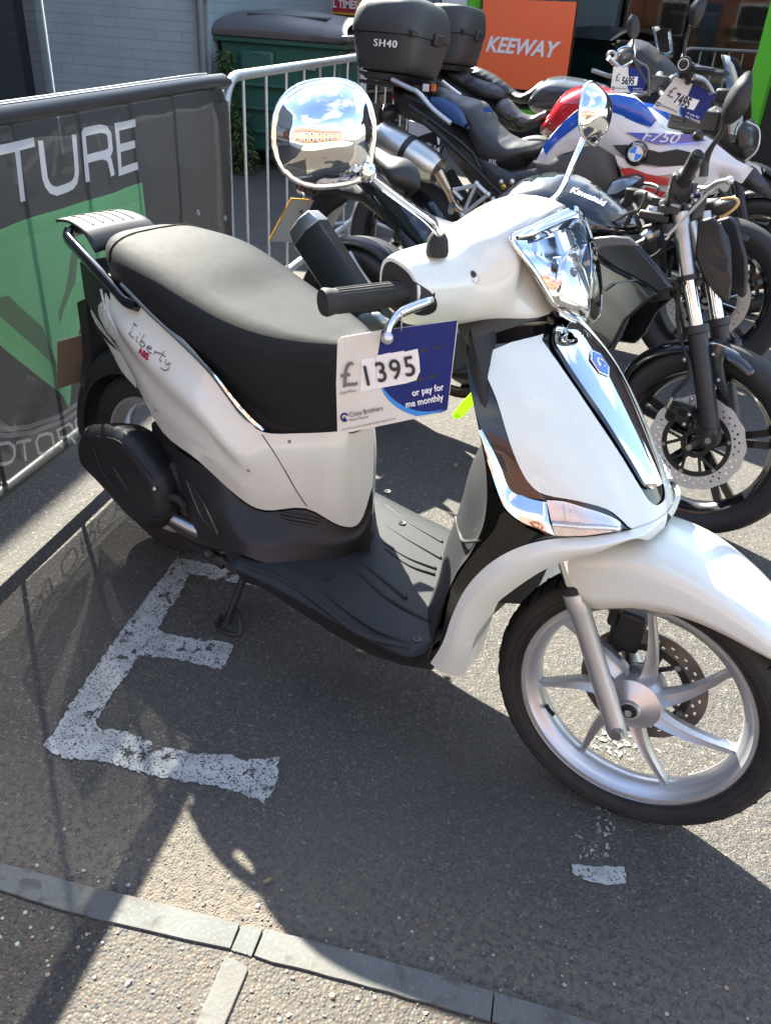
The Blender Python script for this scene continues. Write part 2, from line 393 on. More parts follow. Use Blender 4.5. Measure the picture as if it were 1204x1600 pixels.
        t = N.new('ShaderNodeBsdfTransparent'); ms = N.new('ShaderNodeMixShader'); L.new(gone, ms.inputs[0]); L.new(b.outputs[0], ms.inputs[1]); L.new(t.outputs[0], ms.inputs[2]); L.new(ms.outputs[0], N['Material Output'].inputs[0])
        bp.inputs['Strength'].default_value = .6; bp.inputs['Distance'].default_value = .0015; L.new(noise(230, 5), bp.inputs['Height'])
    return m
ASPH = groundmat('asphalt', 'asphalt'); AGG = groundmat('aggregate', 'aggregate'); KERB = groundmat('kerb_stone', 'kerb')
PAINT = groundmat('road_paint', 'paint'); WORN = groundmat('worn_road_paint', 'wornpaint')

def struct(name, sh, mt, **k): return tag(mesh(name, sh, mt, **k), kind='structure')
# carriageway sheet with the near pavement beyond the kerb
struct('ground', flatpoly([(-70, -70, -.03), (70, -70, -.03), (70, 70, -.03), (-70, 70, -.03)]), ASPH, smooth=0)
kd = V(.9078, .4195, 0); kn = V(.4195, -.9078, 0)        # along the kerb, towards the pavement
ku = [Z(0, 1355), Z(95, 1380), Z(215, 1412), Z(370, 1450), Z(425, 1462), Z(602, 1509), Z(767, 1556), Z(902, 1597)]
kl = [Z(0, 1397), Z(125, 1437), Z(200, 1454), Z(365, 1493), Z(410, 1507), Z(602, 1557), Z(720, 1590)]
def far(p, q, t): return q+(q-p).normalized()*t
ku = [far(ku[1], ku[0], 30)] + ku + [far(ku[-2], ku[-1], 30)]; kl = [far(kl[1], kl[0], 30)]+kl+[far(kl[-2], kl[-1], 30)]
road = [V(70, 70, 0), V(-70, 70, 0), V(-70, ku[0].y, 0)] + ku + [V(70, ku[-1].y, 0)]
r = delaunay_2d_cdt([p.to_2d() for p in road], [], [list(range(len(road)))], 1, 1e-6)
struct('road', ([(p.x, p.y, 0) for p in r[0]], [tuple(f) for f in r[2]]), ASPH, smooth=0)
pave = kl[::-1]+[V(kl[0].x, -70, 0), V(kl[-1].x, -70, 0)]
r = delaunay_2d_cdt([p.to_2d() for p in pave], [], [list(range(len(pave)))], 1, 1e-6)
struct('pavement', ([(p.x, p.y, .012) for p in r[0]], [tuple(f) for f in r[2]]), AGG, smooth=0)
# kerb stones: one by one along the two lines
def along(line, s):
    # point at signed distance s along the kerb direction
    for a, b in zip(line, line[1:]):
        sa, sb = a.dot(kd), b.dot(kd)
        if sa <= s <= sb: return a.lerp(b, (s-sa)/(sb-sa))
    return line[0] if s < line[0].dot(kd) else line[-1]
cuts = [Z(375, 1456).dot(kd), Z(410, 1465).dot(kd), Z(770, 1560).dot(kd)]
s = cuts[2]
while s < 9: s += .915; cuts.append(s)
s = cuts[0]
while s > -9: s -= .915; cuts.append(s)
cuts.sort(); kerbs = None
ks = []
for a, b in zip(cuts, cuts[1:]):
    g = .0015; tl, tr, bl, br = along(ku, a+g), along(ku, b-g), along(kl, a+g), along(kl, b-g)
    pl = []
    for t in [q/12 for q in range(13)]: pl.append(along(ku, a+g+(b-a-2*g)*t)+V(0, 0, 0))
    for t in [1-q/12 for q in range(13)]: pl.append(along(kl, a+g+(b-a-2*g)*t)+V(0, 0, 0))
    jit = rnd.uniform(-.001, .001)
    ks.append(prism([V(p.x+rnd.uniform(-.0015, .0015), p.y+rnd.uniform(-.0015, .0015), -.02) for p in pl], (0, 0, .035+jit*1.5)))
o = struct('kerb', ks, KERB, bevel=.0022, smooth=30)
# concrete strip let into the pavement
st = [Z(352, 1504), Z(366, 1506), Z(386, 1518), Z(388, 1524), Z(346, 1625), Z(303, 1615)]
struct('concrete_strip', prism([V(p.x, p.y, .008) for p in st], (0, 0, .008)), KERB, bevel=.002)
# painted bay marking and dash
E1 = [(277, 873), (311, 879), (340, 886), (367, 892), (407, 903), (408, 919), (372, 913), (337, 907), (296, 897), (281, 931), (259, 961), (246, 985)]
E1 += [(259, 991), (300, 999), (349, 1004), (364, 1010), (364, 1018), (347, 1047), (334, 1046), (300, 1036), (262, 1029), (216, 1029), (170, 1095), (148, 1132), (150, 1138), (200, 1145), (250, 1166), (300, 1178), (360, 1181), (385, 1190), (412, 1185), (437, 1187), (434, 1215), (424, 1242), (412, 1255), (380, 1243), (345, 1232), (240, 1214), (165, 1192), (100, 1185), (68, 1170), (82, 1150), (114, 1096), (174, 1010), (221, 946)]
def sheet(name, px, z, mt, jag=0.004, **k):
    P = [Z(*p) for p in px]; q = []
    for i in range(len(P)):
        a, b = P[i], P[(i+1) % len(P)]; m = max(1, int((b-a).length/.008))
        for j in range(m):
            c = a.lerp(b, j/m); q.append(c+V(rnd.uniform(-jag, jag), rnd.uniform(-jag, jag), 0))
    r = delaunay_2d_cdt([p.to_2d() for p in q], [], [list(range(len(q)))], 1, 1e-6)
    return mesh(name, ([(p.x, p.y, z) for p in r[0]], [tuple(f) for f in r[2]]), mt, smooth=0, **k)
tag(sheet('bay_marking', E1, .003, PAINT), 'worn white three-armed bay marking painted on the asphalt below the white scooter', 'road marking')
tag(sheet('dash_marking', [(892, 1353), (974, 1356), (978, 1381), (952, 1385), (912, 1377), (894, 1366)], .003, PAINT, .002), 'short white rounded dash painted in front of the scooter front wheel', 'road marking')
tag(sheet('flaked_marking', [(900, 1255), (945, 1262), (960, 1290), (948, 1345), (905, 1342), (896, 1300)], .003, WORN, .002), 'flaked remains of white paint between the dash and the front tyre', 'road marking')
tag(sheet('scuffed_marking', [(915, 1140), (985, 1145), (1040, 1180), (1085, 1185), (1060, 1215), (985, 1190), (925, 1170)], .003, WORN, .002), 'pale scuffed paint on sunlit asphalt seen through the front wheel', 'road marking')
# loose grit: one object nobody could count
def stones(n, area, rr, mt, name, zb=.001):
    vs, fs = [], []
    for i in range(n):
        c = area(); r0 = rnd.uniform(*rr)*(1 if rnd.random() < .9 else 1.7); b = len(vs)
        k = [(r0*rnd.uniform(.7, 1.3), a) for a in (0, 1.2, 2.4, 3.6, 4.9)]; ph = rnd.uniform(0, 6)
        for r1, a in k: vs.append(V(c.x+r1*math.cos(a+ph), c.y+r1*math.sin(a+ph), c.z+zb))
        for r1, a in k: vs.append(V(c.x+.6*r1*math.cos(a+ph), c.y+.6*r1*math.sin(a+ph), c.z+zb+r0*rnd.uniform(.25, .6)))
        for j in range(5): fs.append((b+j, b+(j+1) % 5, b+5+(j+1) % 5, b+5+j))
        fs.append(tuple(b+5+j for j in range(5)))
    return vs, fs
GRIT = mat('grit', (.22, .18, .14), .8, var=(90, 1, (.07, .07, .075)))
PALE = mat('pale_pebbles', (.42, .39, .34), .7, var=(60, 1, (.3, .16, .08)))
def ar_chan():
    t = rnd.uniform(0.2, 2.2); d = abs(rnd.gauss(0, .06)); p = along(ku, t); return V(p.x, p.y, 0)-kn*d
def ar_road():
    return V(rnd.uniform(-.6, 2.2), rnd.uniform(-.9, 1.2), 0)
def ar_pave():
    p = along(kl, rnd.uniform(.2, 2.)); q = p+kn*abs(rnd.gauss(0, .12)); return V(q.x, q.y, .012)
tag(mesh('grit', [stones(420, ar_chan, (.0010, .0032), GRIT, ''), stones(420, ar_road, (.0008, .0022), GRIT, ''), stones(420, ar_pave, (.0008, .0028), GRIT, '')], GRIT, smooth=0), kind='stuff')
tag(mesh('pebbles', [stones(120, ar_chan, (.001, .004), PALE, ''), stones(230, ar_road, (.0007, .002), PALE, ''), stones(200, ar_pave, (.001, .0045), PALE, '')], PALE, smooth=0), kind='stuff')

def leaf_thing(px, lbl, a, sz=.016):
    c = Z(*px, .004); t = tag(mesh('dry_leaf', patch([[c+rz(a) @ V(sz*u_, sz*.42*v_*(1-u_*u_*.9), .004*abs(v_)+.003*u_*u_) for v_ in (-1, -.5, 0, .5, 1)] for u_ in (-1, -.6, 0, .5, 1)], 2, 2), mat('dry_leaf', (.30, .22, .12), .8)), lbl, 'leaf')
    return t
leaf_thing((566, 1019), 'small pale dry leaf on the dark asphalt below the scooter foot board', .6)
leaf_thing((712, 728), 'small dry leaf on the asphalt seen between the scooter body and leg shield', 2.0, .014)
leaf_thing((418, 1378), 'small dry leaf near the kerb below the end of the bay marking', 1.2, .010)
# ------------------------------------------------------------------ crowd barriers in one line
BD = V(-.419, .908, 0); BN = V(.908, .419, 0); BO = BN*-.438
def FB(s, z, off=0.): return BO + BD*s + BN*off + V(0, 0, z)
def FP(x, y, off=0.): return at(x, y, BN, -.438+off)
def barrier(name_label, s0, s1, ztop=1.075, zb=.155, step=.262, gal=GALV, rr=.019, feet=True, offs=0.):
    t = thing('crowd_barrier', name_label, 'barrier', FB((s0+s1)/2, 0), 'crowd barriers in a row')
    c = .13; loop = []
    for (a, b, sg) in ((s0, zb, 0), (s1, zb, 1), (s1, ztop, 2), (s0, ztop, 3)):
        cs = a+(c if a == s0 else -c); cz = b+(c if b == zb else -c)
        st = {0: math.pi, 1: -math.pi/2, 2: 0, 3: math.pi/2}[sg]
        for k in range(7): an = st+k*math.pi/12; loop.append(FB(cs+c*math.cos(an), cz+c*math.sin(an), offs))
    mesh('frame', tube(loop, rr, 12, 0, True), gal, t)
    n = int((s1-s0-.12)/step); a0 = s1-.32 if gal is GALV else s1-.42
    for k in range(n+1):
        s = a0-k*step
        if s < s0+.15: continue
        mesh('bar', [tube([FB(s, zb+.005, offs), FB(s, ztop-.005, offs)], .0065, 8), tube([FB(s, zb+.012, offs), FB(s, zb+.026, offs)], .0085, 8)], gal, t)
    if feet:
        for s in (s0+.22, s1-.22):
            p = FB(s, 0, offs)
            mesh('foot', tube([p+V(0, 0, zb-.005), p+BN*.02+V(0, 0, .08), p+BN*.28+V(0, 0, .017)], .015, 8, 4), gal, t)
            mesh('foot', tube([p+V(0, 0, zb-.005), p-BN*.02+V(0, 0, .08), p-BN*.28+V(0, 0, .017)], .015, 8, 4), gal, t)
    return t
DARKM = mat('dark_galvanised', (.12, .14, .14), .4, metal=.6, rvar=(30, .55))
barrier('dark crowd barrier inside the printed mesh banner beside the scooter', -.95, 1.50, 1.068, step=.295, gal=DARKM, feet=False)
barrier('galvanised crowd barrier in front of the green bin', 1.53, 3.62)
barrier('galvanised crowd barrier behind the bikes, farthest in the row', 3.68, 5.9)
# connecting hooks
b = thing('barrier_hook', 'steel coupling hooks joining the banner barrier to the galvanised one', 'hook', FB(1.515, .8))
for z in (.93, .79, .63): mesh('clip', [box(FB(1.515, z), (.02, .045, .05), rz(.43)), tube([FB(1.5, z-.03), FB(1.54, z-.03), FB(1.54, z+.03)], .006, 8)], STEEL, b)
# mesh banner: a printed sleeve over the first barrier
def meshmat(name, col, op, weave=True, tl=.3):
    m = bpy.data.materials.new(name); m.use_nodes = True; N = m.node_tree.nodes; L = m.node_tree.links; b = N['Principled BSDF']; b.inputs['Base Color'].default_value = (*col, 1); b.inputs['Roughness'].default_value = .42
    g = N.new('ShaderNodeNewGeometry')
    t = N.new('ShaderNodeBsdfTransparent'); ms = N.new('ShaderNodeMixShader'); tr = N.new('ShaderNodeBsdfTranslucent'); tr.inputs[0].default_value = (*[c*.8 for c in col], 1)
    m1 = N.new('ShaderNodeMixShader'); m1.inputs[0].default_value = tl; L.new(b.outputs[0], m1.inputs[1]); L.new(tr.outputs[0], m1.inputs[2])
    d = N.new('ShaderNodeVectorMath'); d.operation = 'DOT_PRODUCT'; L.new(g.outputs['Position'], d.inputs[0]); d.inputs[1].default_value = tuple(BD)
    s = N.new('ShaderNodeSeparateXYZ'); L.new(g.outputs['Position'], s.inputs[0])
    def sn(src, f):
        a = N.new('ShaderNodeMath'); a.operation = 'MULTIPLY'; a.inputs[1].default_value = f; L.new(src, a.inputs[0]); c = N.new('ShaderNodeMath'); c.operation = 'SINE'; L.new(a.outputs[0], c.inputs[0]); return c.outputs[0]
    a = N.new('ShaderNodeMath'); a.operation = 'MULTIPLY'; L.new(sn(d.outputs['Value'], 1550.), a.inputs[0]); L.new(sn(s.outputs[2], 1550.), a.inputs[1])
    r = N.new('ShaderNodeMapRange'); r.inputs[1].default_value = -.3; r.inputs[2].default_value = .3; r.inputs[3].default_value = min(1, op+.13); r.inputs[4].default_value = max(0, op-.13); L.new(a.outputs[0], r.inputs[0])
    L.new(r.outputs[0], ms.inputs[0]); L.new(t.outputs[0], ms.inputs[1]); L.new(m1.outputs[0], ms.inputs[2]); L.new(ms.outputs[0], N['Material Output'].inputs[0])
    n = N.new('ShaderNodeTexNoise'); n.inputs['Scale'].default_value = 3.5; L.new(g.outputs['Position'], n.inputs['Vector']); bp = N.new('ShaderNodeBump'); bp.inputs['Distance'].default_value = .02; bp.inputs['Strength'].default_value = .6; L.new(n.outputs[0], bp.inputs['Height']); L.new(bp.outputs[0], b.inputs['Normal'])
    return m
BM = meshmat('banner_mesh', (.055, .057, .060), .83); BSLD = meshmat('banner_hem', (.055, .057, .06), .97)
BGR = meshmat('banner_green', (.30, .74, .40), .70, tl=.6); BGL = meshmat('banner_light_green', (.42, .76, .48), .5, tl=.75); BGY = meshmat('banner_grey', (.17, .155, .145), .62)
BWH = meshmat('banner_white', (.74, .74, .76), .62); BFA = meshmat('banner_faint', (.5, .5, .5), .45)
bn = thing('mesh_banner', 'printed mesh banner with white letters and green emblem on the barrier behind the scooter', 'banner', FB(.4, 0, .03))
def sag(s, z): return .005*math.sin(s*9+z*3)*math.sin((z-.15)*3.3) + .003*math.sin(s*23-z*14)*max(0, min(1, (z-.2)*3)) + .007*math.sin(s*4.2)*max(0, min(1, (1.0-z)*3))
def bsheet(s0, s1, z0, z1, off, ns=40, nz=16, curve=True):
    return grid([[FB(s0+(s1-s0)*i/ns, z0+(z1-z0)*j/nz, off+sag(s0+(s1-s0)*i/ns, z0+(z1-z0)*j/nz)) for j in range(nz+1)] for i in range(ns+1)])
mesh('front_panel', bsheet(-.95, .84, .165, 1.045, .0205), BM, bn, smooth=60)
mesh('plain_panel', bsheet(.84, 1.425, .165, 1.045, .0205, 14), BSLD if False else meshmat('banner_plain', (.058, .058, .06), .86), bn, smooth=60)
mesh('back_panel', bsheet(-.95, 1.42, .33, 1.045, -.0205), meshmat('banner_back', (.048, .050, .054), .50), bn, smooth=60)
# top hem wrapped over the rail, rounded at the corner and down the end
hm = []
for (s, z) in [(-.95, 1.068), (1.36, 1.068), (1.43, 1.05), (1.475, 1.0), (1.49, .93), (1.492, .3)]: hm.append((s, z))
mesh('hem', tube([FB(s, z) for s, z in hm[:2]]+[FB(*p) for p in hm[2:]], .0245, 14, 5), mat('hem_cloth', (.035, .036, .04), .34, bump=(500, .5, .001)), bn, smooth=60)
mesh('hem_edge', tube([FB(-.95, 1.096, .0), FB(.4, 1.097, .003), FB(1.2, 1.099, .0), FB(1.38, 1.096, -.002)], .0028, 6, 4), mat('hem_pale_edge', (.55, .55, .56), .4), bn)  # thin pale line along the top of the dark hem
mesh('side_band', grid([[FB(s, z, .0235+.006*math.sin(z*5+s*40)) for z in [.2+.8*k/14 for k in range(15)]] for s in (1.41, 1.44, 1.47, 1.5)]), meshmat('band_cloth', (.07, .065, .062), .95), bn)
def bpoly(px, off):
    P = [FP(*p, off) for p in px]
    s2 = [((p-BO).dot(BD), p.z) for p in P]; q = []
    for i in range(len(s2)):
        a, b = s2[i], s2[(i+1) % len(s2)]; m = max(1, int(math.dist(a, b)/.03))
        q += [Vector((a[0]+(b[0]-a[0])*j/m, a[1]+(b[1]-a[1])*j/m)) for j in range(m)]
    x0, x1 = min(p.x for p in q), max(p.x for p in q); y0, y1 = min(p.y for p in q), max(p.y for p in q); n = len(q); x = x0
    while x < x1:
        y = y0
        while y < y1: q.append(Vector((x, y))); y += .04
        x += .04
    r = delaunay_2d_cdt(q, [(i, (i+1) % n) for i in range(n)], [list(range(n))], 1, 1e-6)
    return [FB(p.x, p.y, off+sag(p.x, p.y)) for p in r[0]], [tuple(f) for f in r[2]]
def bstroke(lines, wd, off):
    out = []
    for ln in lines:
        cl = ln[0] == ln[-1]; P = [FP(*p, off) for p in (ln[:-1] if cl else ln)]; P = [((p-BO).dot(BD), p.z) for p in P]; n = len(P); Lr = []
        m = n
        for i in range(m):
            a = Vector(P[i-1] if (cl or i) else P[0]); c = Vector(P[(i+1) % n] if (cl or i < n-1) else P[-1]); b = Vector(P[i])
            d1 = (b-a).normalized() if (b-a).length > 0 else (c-b).normalized(); d2 = (c-b).normalized() if (c-b).length > 0 else d1
            nn = Vector((-(d1+d2).y, (d1+d2).x)).normalized(); k = 1/max(.5, nn.dot(Vector((-d1.y, d1.x))))
            Lr.append((b+nn*wd/2*k, b-nn*wd/2*k))
        if cl: Lr.append(Lr[0])
        rows = []
        for i in range(len(Lr)-1):
            for j in range(4 if i < len(Lr)-2 else 5): rows.append((Lr[i][0].lerp(Lr[i+1][0], j/4), Lr[i][1].lerp(Lr[i+1][1], j/4)))
        out.append(grid([[FB(p.x, p.y, off+sag(p.x, p.y)) for p in rw] for rw in rows]))
    return out
mesh('green_emblem', bpoly([(-40, 372), (48, 341), (143, 311), (222, 285), (226, 338), (195, 382), (152, 440), (133, 470), (112, 560), (106, 637), (95, 616), (47, 580), (-40, 505)], .0225), BGR, bn, smooth=0)
mesh('emblem_highlight', [bpoly([(-40, 372), (48, 341), (143, 311), (222, 285), (224, 312), (150, 333), (45, 370), (-40, 400)], .0240), bpoly([(-40, 470), (-5, 488), (60, 555), (94, 583), (104, 637), (95, 616), (47, 560), (-40, 490)], .0240), bpoly([(118, 440), (136, 440), (112, 520), (99, 590), (95, 575)], .0240)], BGL, bn, smooth=0)
mesh('emblem_stripe', [bpoly([(-10, 466), (12, 461), (63, 511), (94, 582), (64, 554), (-10, 485)], .0250), bpoly([(122, 395), (119, 440), (104, 475), (92, 508), (91, 488), (103, 455), (109, 420), (112, 395)], .0250)], BGY, bn, smooth=0)
mesh('wheel_print', [bpoly([(-40, 560), (20, 585), (60, 600), (85, 625), (50, 650), (20, 662), (-40, 640)], .0215)], BGY, bn, smooth=0)
mesh('wheel_arc', bstroke([[(-30, 668), (10, 671), (45, 666), (90, 650), (125, 625), (150, 595)], [(-30, 678), (15, 681), (50, 675), (98, 657), (135, 630), (160, 600)]], .013, .0220), BFA, bn, smooth=0)
TURE = [[(-30, 241), (56, 222)], [(27, 233), (38, 315)],
        [(66, 220), (72, 278), (75, 288), (80, 296), (88, 299), (104, 293), (112, 289), (117, 282), (119, 270), (114, 210)],
        [(137, 284), (130, 210), (132, 206), (158, 201), (166, 203), (170, 210), (171, 232), (169, 238), (163, 241), (134, 249)], [(158, 242), (166, 245), (169, 251), (173, 274)],
        [(213, 192), (181, 198), (185, 268), (217, 259)], [(182, 232), (213, 225)]]
mesh('lettering', bstroke(TURE, .022, .0265), meshmat('banner_white_top', (.74, .74, .76), .93), bn, smooth=0, label='white outlined letters TURE')
MOT = [[(-12, 697), (15, 692), (23, 698), (24, 712), (20, 721), (12, 725), (-12, 727)], [(26, 692), (48, 687)], [(37, 690), (41, 720)],
       [(56, 690), (60, 681), (72, 677), (80, 679), (83, 697), (80, 705), (69, 710), (60, 707), (56, 690)], [(95, 699), (88, 672), (105, 662), (110, 665), (112, 674), (108, 679), (91, 686)], [(107, 680), (116, 692)],
       [(131, 644), (120, 650), (115, 658), (118, 673), (124, 677), (140, 668)], [(137, 642), (147, 647), (154, 623)], [(147, 647), (150, 658)], [(172, 606), (162, 612), (158, 622), (162, 632), (170, 628)]]
mesh('lettering', bstroke(MOT, .0095, .0265), BWH, bn, smooth=0, label='thin white letters OTORCYC along the bottom')
GH = [[(0, 216), (22, 212)], [(22, 212), (28, 282)], [(26, 285), (88, 205)], [(88, 205), (82, 275)], [(100, 203), (138, 196)], [(97, 234), (122, 229)], [(95, 268), (130, 262)], [(120, 200), (126, 262)], [(146, 191), (160, 255)], [(160, 255), (187, 183)], [(-2, 660), (24, 676), (18, 650), (30, 655)], [(28, 625), (40, 590), (52, 595), (46, 612), (36, 622), (28, 625)], [(52, 575), (66, 560)], [(60, 568), (63, 590)], [(95, 535), (80, 540), (74, 560), (88, 562)], [(95, 525), (108, 522), (109, 497), (116, 508)]]
mesh('back_lettering', bstroke(GH, .016, -.019), BFA, bn, smooth=0)
for q in ((310, 333), (352, 341)):
    c = FP(*q, .031); mesh('eyelet', [tube([c+BD*.009*math.cos(a)+V(0, 0, .009*math.sin(a)) for a in [k*math.pi/6 for k in range(12)]], .0028, 6, 1, True)], STEEL, bn)

# ------------------------------------------------------------------ green wheeled bin, weed, crates
bx = V(-3.397+4.424, 4.66-4.208, 0).normalized(); by = V(-bx.y, bx.x, 0)
B0 = V(-4.40, 4.20, 0)
bt = thing('wheeled_bin', 'large dark green wheeled bin with black lid beside the grey wall', 'bin', B0+bx*.6+by*.4)
BING = mat('bin_green', (.014, .078, .060), .45, coat=.1, var=(5, .6, (.02, .11, .085)), dirt=(26, .66, (.07, .085, .075)), rvar=(7, .6))
BINK = mat('bin_lid', (.07, .07, .072), .45, var=(6, .6, (.08, .08, .08)), rvar=(9, .6), dirt=(35, .7, (.13, .13, .12)))
def bq(a, b, z): return B0+bx*a+by*b+V(0, 0, z)
def brow(z, i): return [bq(i, i, z), bq(1.12-i, i, z), bq(1.12-i, .85-i, z), bq(i, .85-i, z)]
mesh('body', loft([brow(.16, .10), brow(.17, .08), brow(.9, .03), brow(1.02, .02)], 1), BING, bt, bevel=.02)
mesh('rib', [box(bq(.56, .015, z), (1.06, .035, .03), None, (bx, by, V(0, 0, 1))) for z in (.34, .52, .70)], BING, bt, bevel=.006)
mesh('rim', [box(bq(.56, .42, 1.03), (1.17, .9, .05), None, (bx, by, V(0, 0, 1)))], BING, bt, bevel=.012)
mesh('front_band', box(bq(.36, .0, .88), (.30, .04, .16), None, (bx, by, V(0, 0, 1))), BING, bt, bevel=.02)
lid = [[bq(-.04, -.06, 1.055), bq(.5, -.06, 1.055), bq(1.16, -.06, 1.055)], [bq(-.04, -.05, 1.10), bq(.5, -.05, 1.13), bq(1.16, -.05, 1.10)], [bq(.0, .12, 1.17), bq(.5, .12, 1.21), bq(1.12, .12, 1.17)], [bq(.0, .6, 1.22), bq(.5, .6, 1.26), bq(1.12, .6, 1.22)], [bq(0, .92, 1.1), bq(.5, .92, 1.1), bq(1.12, .92, 1.1)]]
lm = mesh('lid', [patch(lid, 4, 4), box(bq(.56, .42, 1.062), (1.2, .94, .02), None, (bx, by, V(0, 0, 1)))], BINK, bt)
mesh('lid_panel', box(bq(.56, .36, 1.215), (.7, .38, .02), None, (bx, by, V(0, 0, 1))), BINK, lm, bevel=.008)
mesh('lid_grip', [box(bq(1.17, .35, 1.09), (.07, 1.0, .045), None, (bx, by, V(0, 0, 1)))], BINK, lm, bevel=.012)
mesh('trunnion', [box(bq(1.15, .30, .98), (.09, .26, .03), None, (bx, by, V(0, 0, 1))), box(bq(1.20, .1, .96), (.02, .5, .06), None, (bx, by, V(0, 0, 1)))], STEEL, bt, bevel=.005)
for a, b in ((.12, .1), (1.0, .1), (.12, .72), (1.0, .72)): mesh('castor', [lathe([(0, -.02), (.07, -.02), (.08, -.01), (.08, .01), (.07, .02), (0, .02)], bq(a, b, .08), by, 20), box(bq(a, b, .15), (.06, .06, .06))], RUBBER, bt)
mesh('emblem', [tube([bq(.37+.12*math.cos(a)*1, -.022, .885+.05*math.sin(a)) for a in [k*math.pi/8 for k in range(9)]], .006, 6)], mat('bin_mark', (.03, .12, .09), .5), bt)
mesh('sticker', box(bq(.80, -.004, .86), (.16, .01, .035), None, (bx, by, V(0, 0, 1))), mat('sticker', (.2, .28, .25), .5), bt)
LEAF = mat('leaf', (.045, .085, .022), .6, var=(30, 1, (.09, .12, .03)), spec=.3)
def leaves(c, h, r, n, sz, up=.3):
    vs, fs = [], []
    for i in range(n):
        t = rnd.random(); a = rnd.uniform(0, 6.283); q = r*(1-.75*t)*math.sqrt(rnd.random()); p = Vector(c)+V(q*math.cos(a), q*math.sin(a), h*t)
        d = V(math.cos(a), math.sin(a), rnd.uniform(-.4, up)).normalized(); s = d.cross(V(rnd.uniform(-.3, .3), rnd.uniform(-.3, .3), 1)).normalized(); l = sz*rnd.uniform(.5, 1.2); b = len(vs)
        vs += [p, p+d*l*.5+s*l*.22, p+d*l+V(0, 0, -l*.2), p+d*l*.5-s*l*.22]; fs.append((b, b+1, b+2, b+3))
    return vs, fs
wc = B0+bx*.13-by*.14
wd = thing('weed', 'tall green weed growing in front of the bin corner', 'plant', wc)
mesh('foliage', [leaves(wc+V(0, 0, 0), .95, .16, 900, .06), leaves(wc+bx*.12, .5, .16, 420, .06)], LEAF, wd, smooth=0)
mesh('stem', [tube([wc, wc+V(.01, 0, .5), wc+V(.0, .02, .93)], .005, 6, 3), tube([wc+bx*.02, wc+bx*.1+V(0, 0, .45)], .004, 6)], mat('stem', (.06, .08, .03), .7), wd)
WOOD = mat('weathered_wood', (.16, .115, .075), .8, var=(12, .8, (.08, .065, .05)), bump=(70, .5, .003))
def pallet(c, ang, n, lbl):
    t = thing('wooden_pallet', lbl, 'pallet', c, 'wooden pallets by the roller shutter')
    a = V(math.cos(ang), math.sin(ang), 0); b = V(-a.y, a.x, 0); ax = (a, b, V(0, 0, 1))
    for k in range(7): mesh('deck_board', box(Vector(c)+a*(k-3)*.165+V(0, 0, .132), (.1, .9, .018), None, ax), WOOD, t)
    for k in (-1, 0, 1):
        mesh('runner', [box(Vector(c)+b*k*.4+V(0, 0, .062), (1.1, .09, .075), None, ax)], WOOD, t); mesh('bottom_board', box(Vector(c)+b*k*.4+V(0, 0, .012), (1.1, .1, .018), None, ax), WOOD, t)
    return t
for k in range(5): pallet(V(-4.85, 6.35, k*.146), -.05+.03*k, 0, ['lowest wooden pallet of the stack behind the far barrier', 'second wooden pallet from the bottom of the stack', 'middle wooden pallet of the stack behind the far barrier', 'fourth wooden pallet from the bottom of the stack', 'topmost wooden pallet of the stack behind the far barrier'][k])

# ------------------------------------------------------------------ buildings
def brickmat(name, c1, c2, mort, sc=1., bumpd=.004, sx=.225, sz=.075, dirn=(1, 0, 0)):
    m = bpy.data.materials.new(name); m.use_nodes = True; N = m.node_tree.nodes; L = m.node_tree.links; b = N['Principled BSDF']; b.inputs['Roughness'].default_value = .6
    g = N.new('ShaderNodeNewGeometry'); d = N.new('ShaderNodeVectorMath'); d.operation = 'DOT_PRODUCT'; L.new(g.outputs['Position'], d.inputs[0]); d.inputs[1].default_value = dirn
    s = N.new('ShaderNodeSeparateXYZ'); L.new(g.outputs['Position'], s.inputs[0]); cb = N.new('ShaderNodeCombineXYZ'); L.new(d.outputs['Value'], cb.inputs[0]); L.new(s.outputs[2], cb.inputs[1])
    t = N.new('ShaderNodeTexBrick'); L.new(cb.outputs[0], t.inputs['Vector']); t.inputs['Scale'].default_value = 1; t.inputs['Brick Width'].default_value = sx; t.inputs['Row Height'].default_value = sz; t.inputs['Mortar Size'].default_value = .005; t.inputs['Mortar Smooth'].default_value = .4
    t.inputs['Color1'].default_value = (*c1, 1); t.inputs['Color2'].default_value = (*c2, 1); t.inputs['Mortar'].default_value = (*mort, 1)
    n = N.new('ShaderNodeTexNoise'); n.inputs['Scale'].default_value = 3; n.inputs['Detail'].default_value = 8; L.new(g.outputs['Position'], n.inputs['Vector'])
    mx = N.new('ShaderNodeMix'); mx.data_type = 'RGBA'; r = N.new('ShaderNodeMapRange'); r.inputs[1].default_value = .45; r.inputs[2].default_value = .75; r.inputs[4].default_value = .35; L.new(n.outputs[0], r.inputs[0]); L.new(r.outputs[0], mx.inputs[0]); L.new(t.outputs[0], mx.inputs[6]); mx.inputs[7].default_value = (*[c*.6 for c in c1], 1)
    L.new(mx.outputs[2], b.inputs['Base Color']); bp = N.new('ShaderNodeBump'); bp.invert = True; bp.inputs['Distance'].default_value = bumpd; bp.inputs['Strength'].default_value = .8; L.new(t.outputs['Fac'], bp.inputs['Height']); L.new(bp.outputs[0], b.inputs['Normal'])
    return m
WA = V(-4.365, 4.096, 0); wdir = V(-1.295, -.667, 0).normalized(); wn = V(-wdir.y, wdir.x, 0)   # wn points away from the yard
if wn.dot(CC-WA) > 0: wn = -wn
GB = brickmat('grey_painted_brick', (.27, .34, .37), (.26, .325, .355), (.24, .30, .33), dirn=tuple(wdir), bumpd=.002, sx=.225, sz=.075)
DKG = mat('dark_glass', (.012, .013, .015), .03, coat=0, spec=.9)
DKF = mat('dark_frame', (.02, .02, .022), .4)
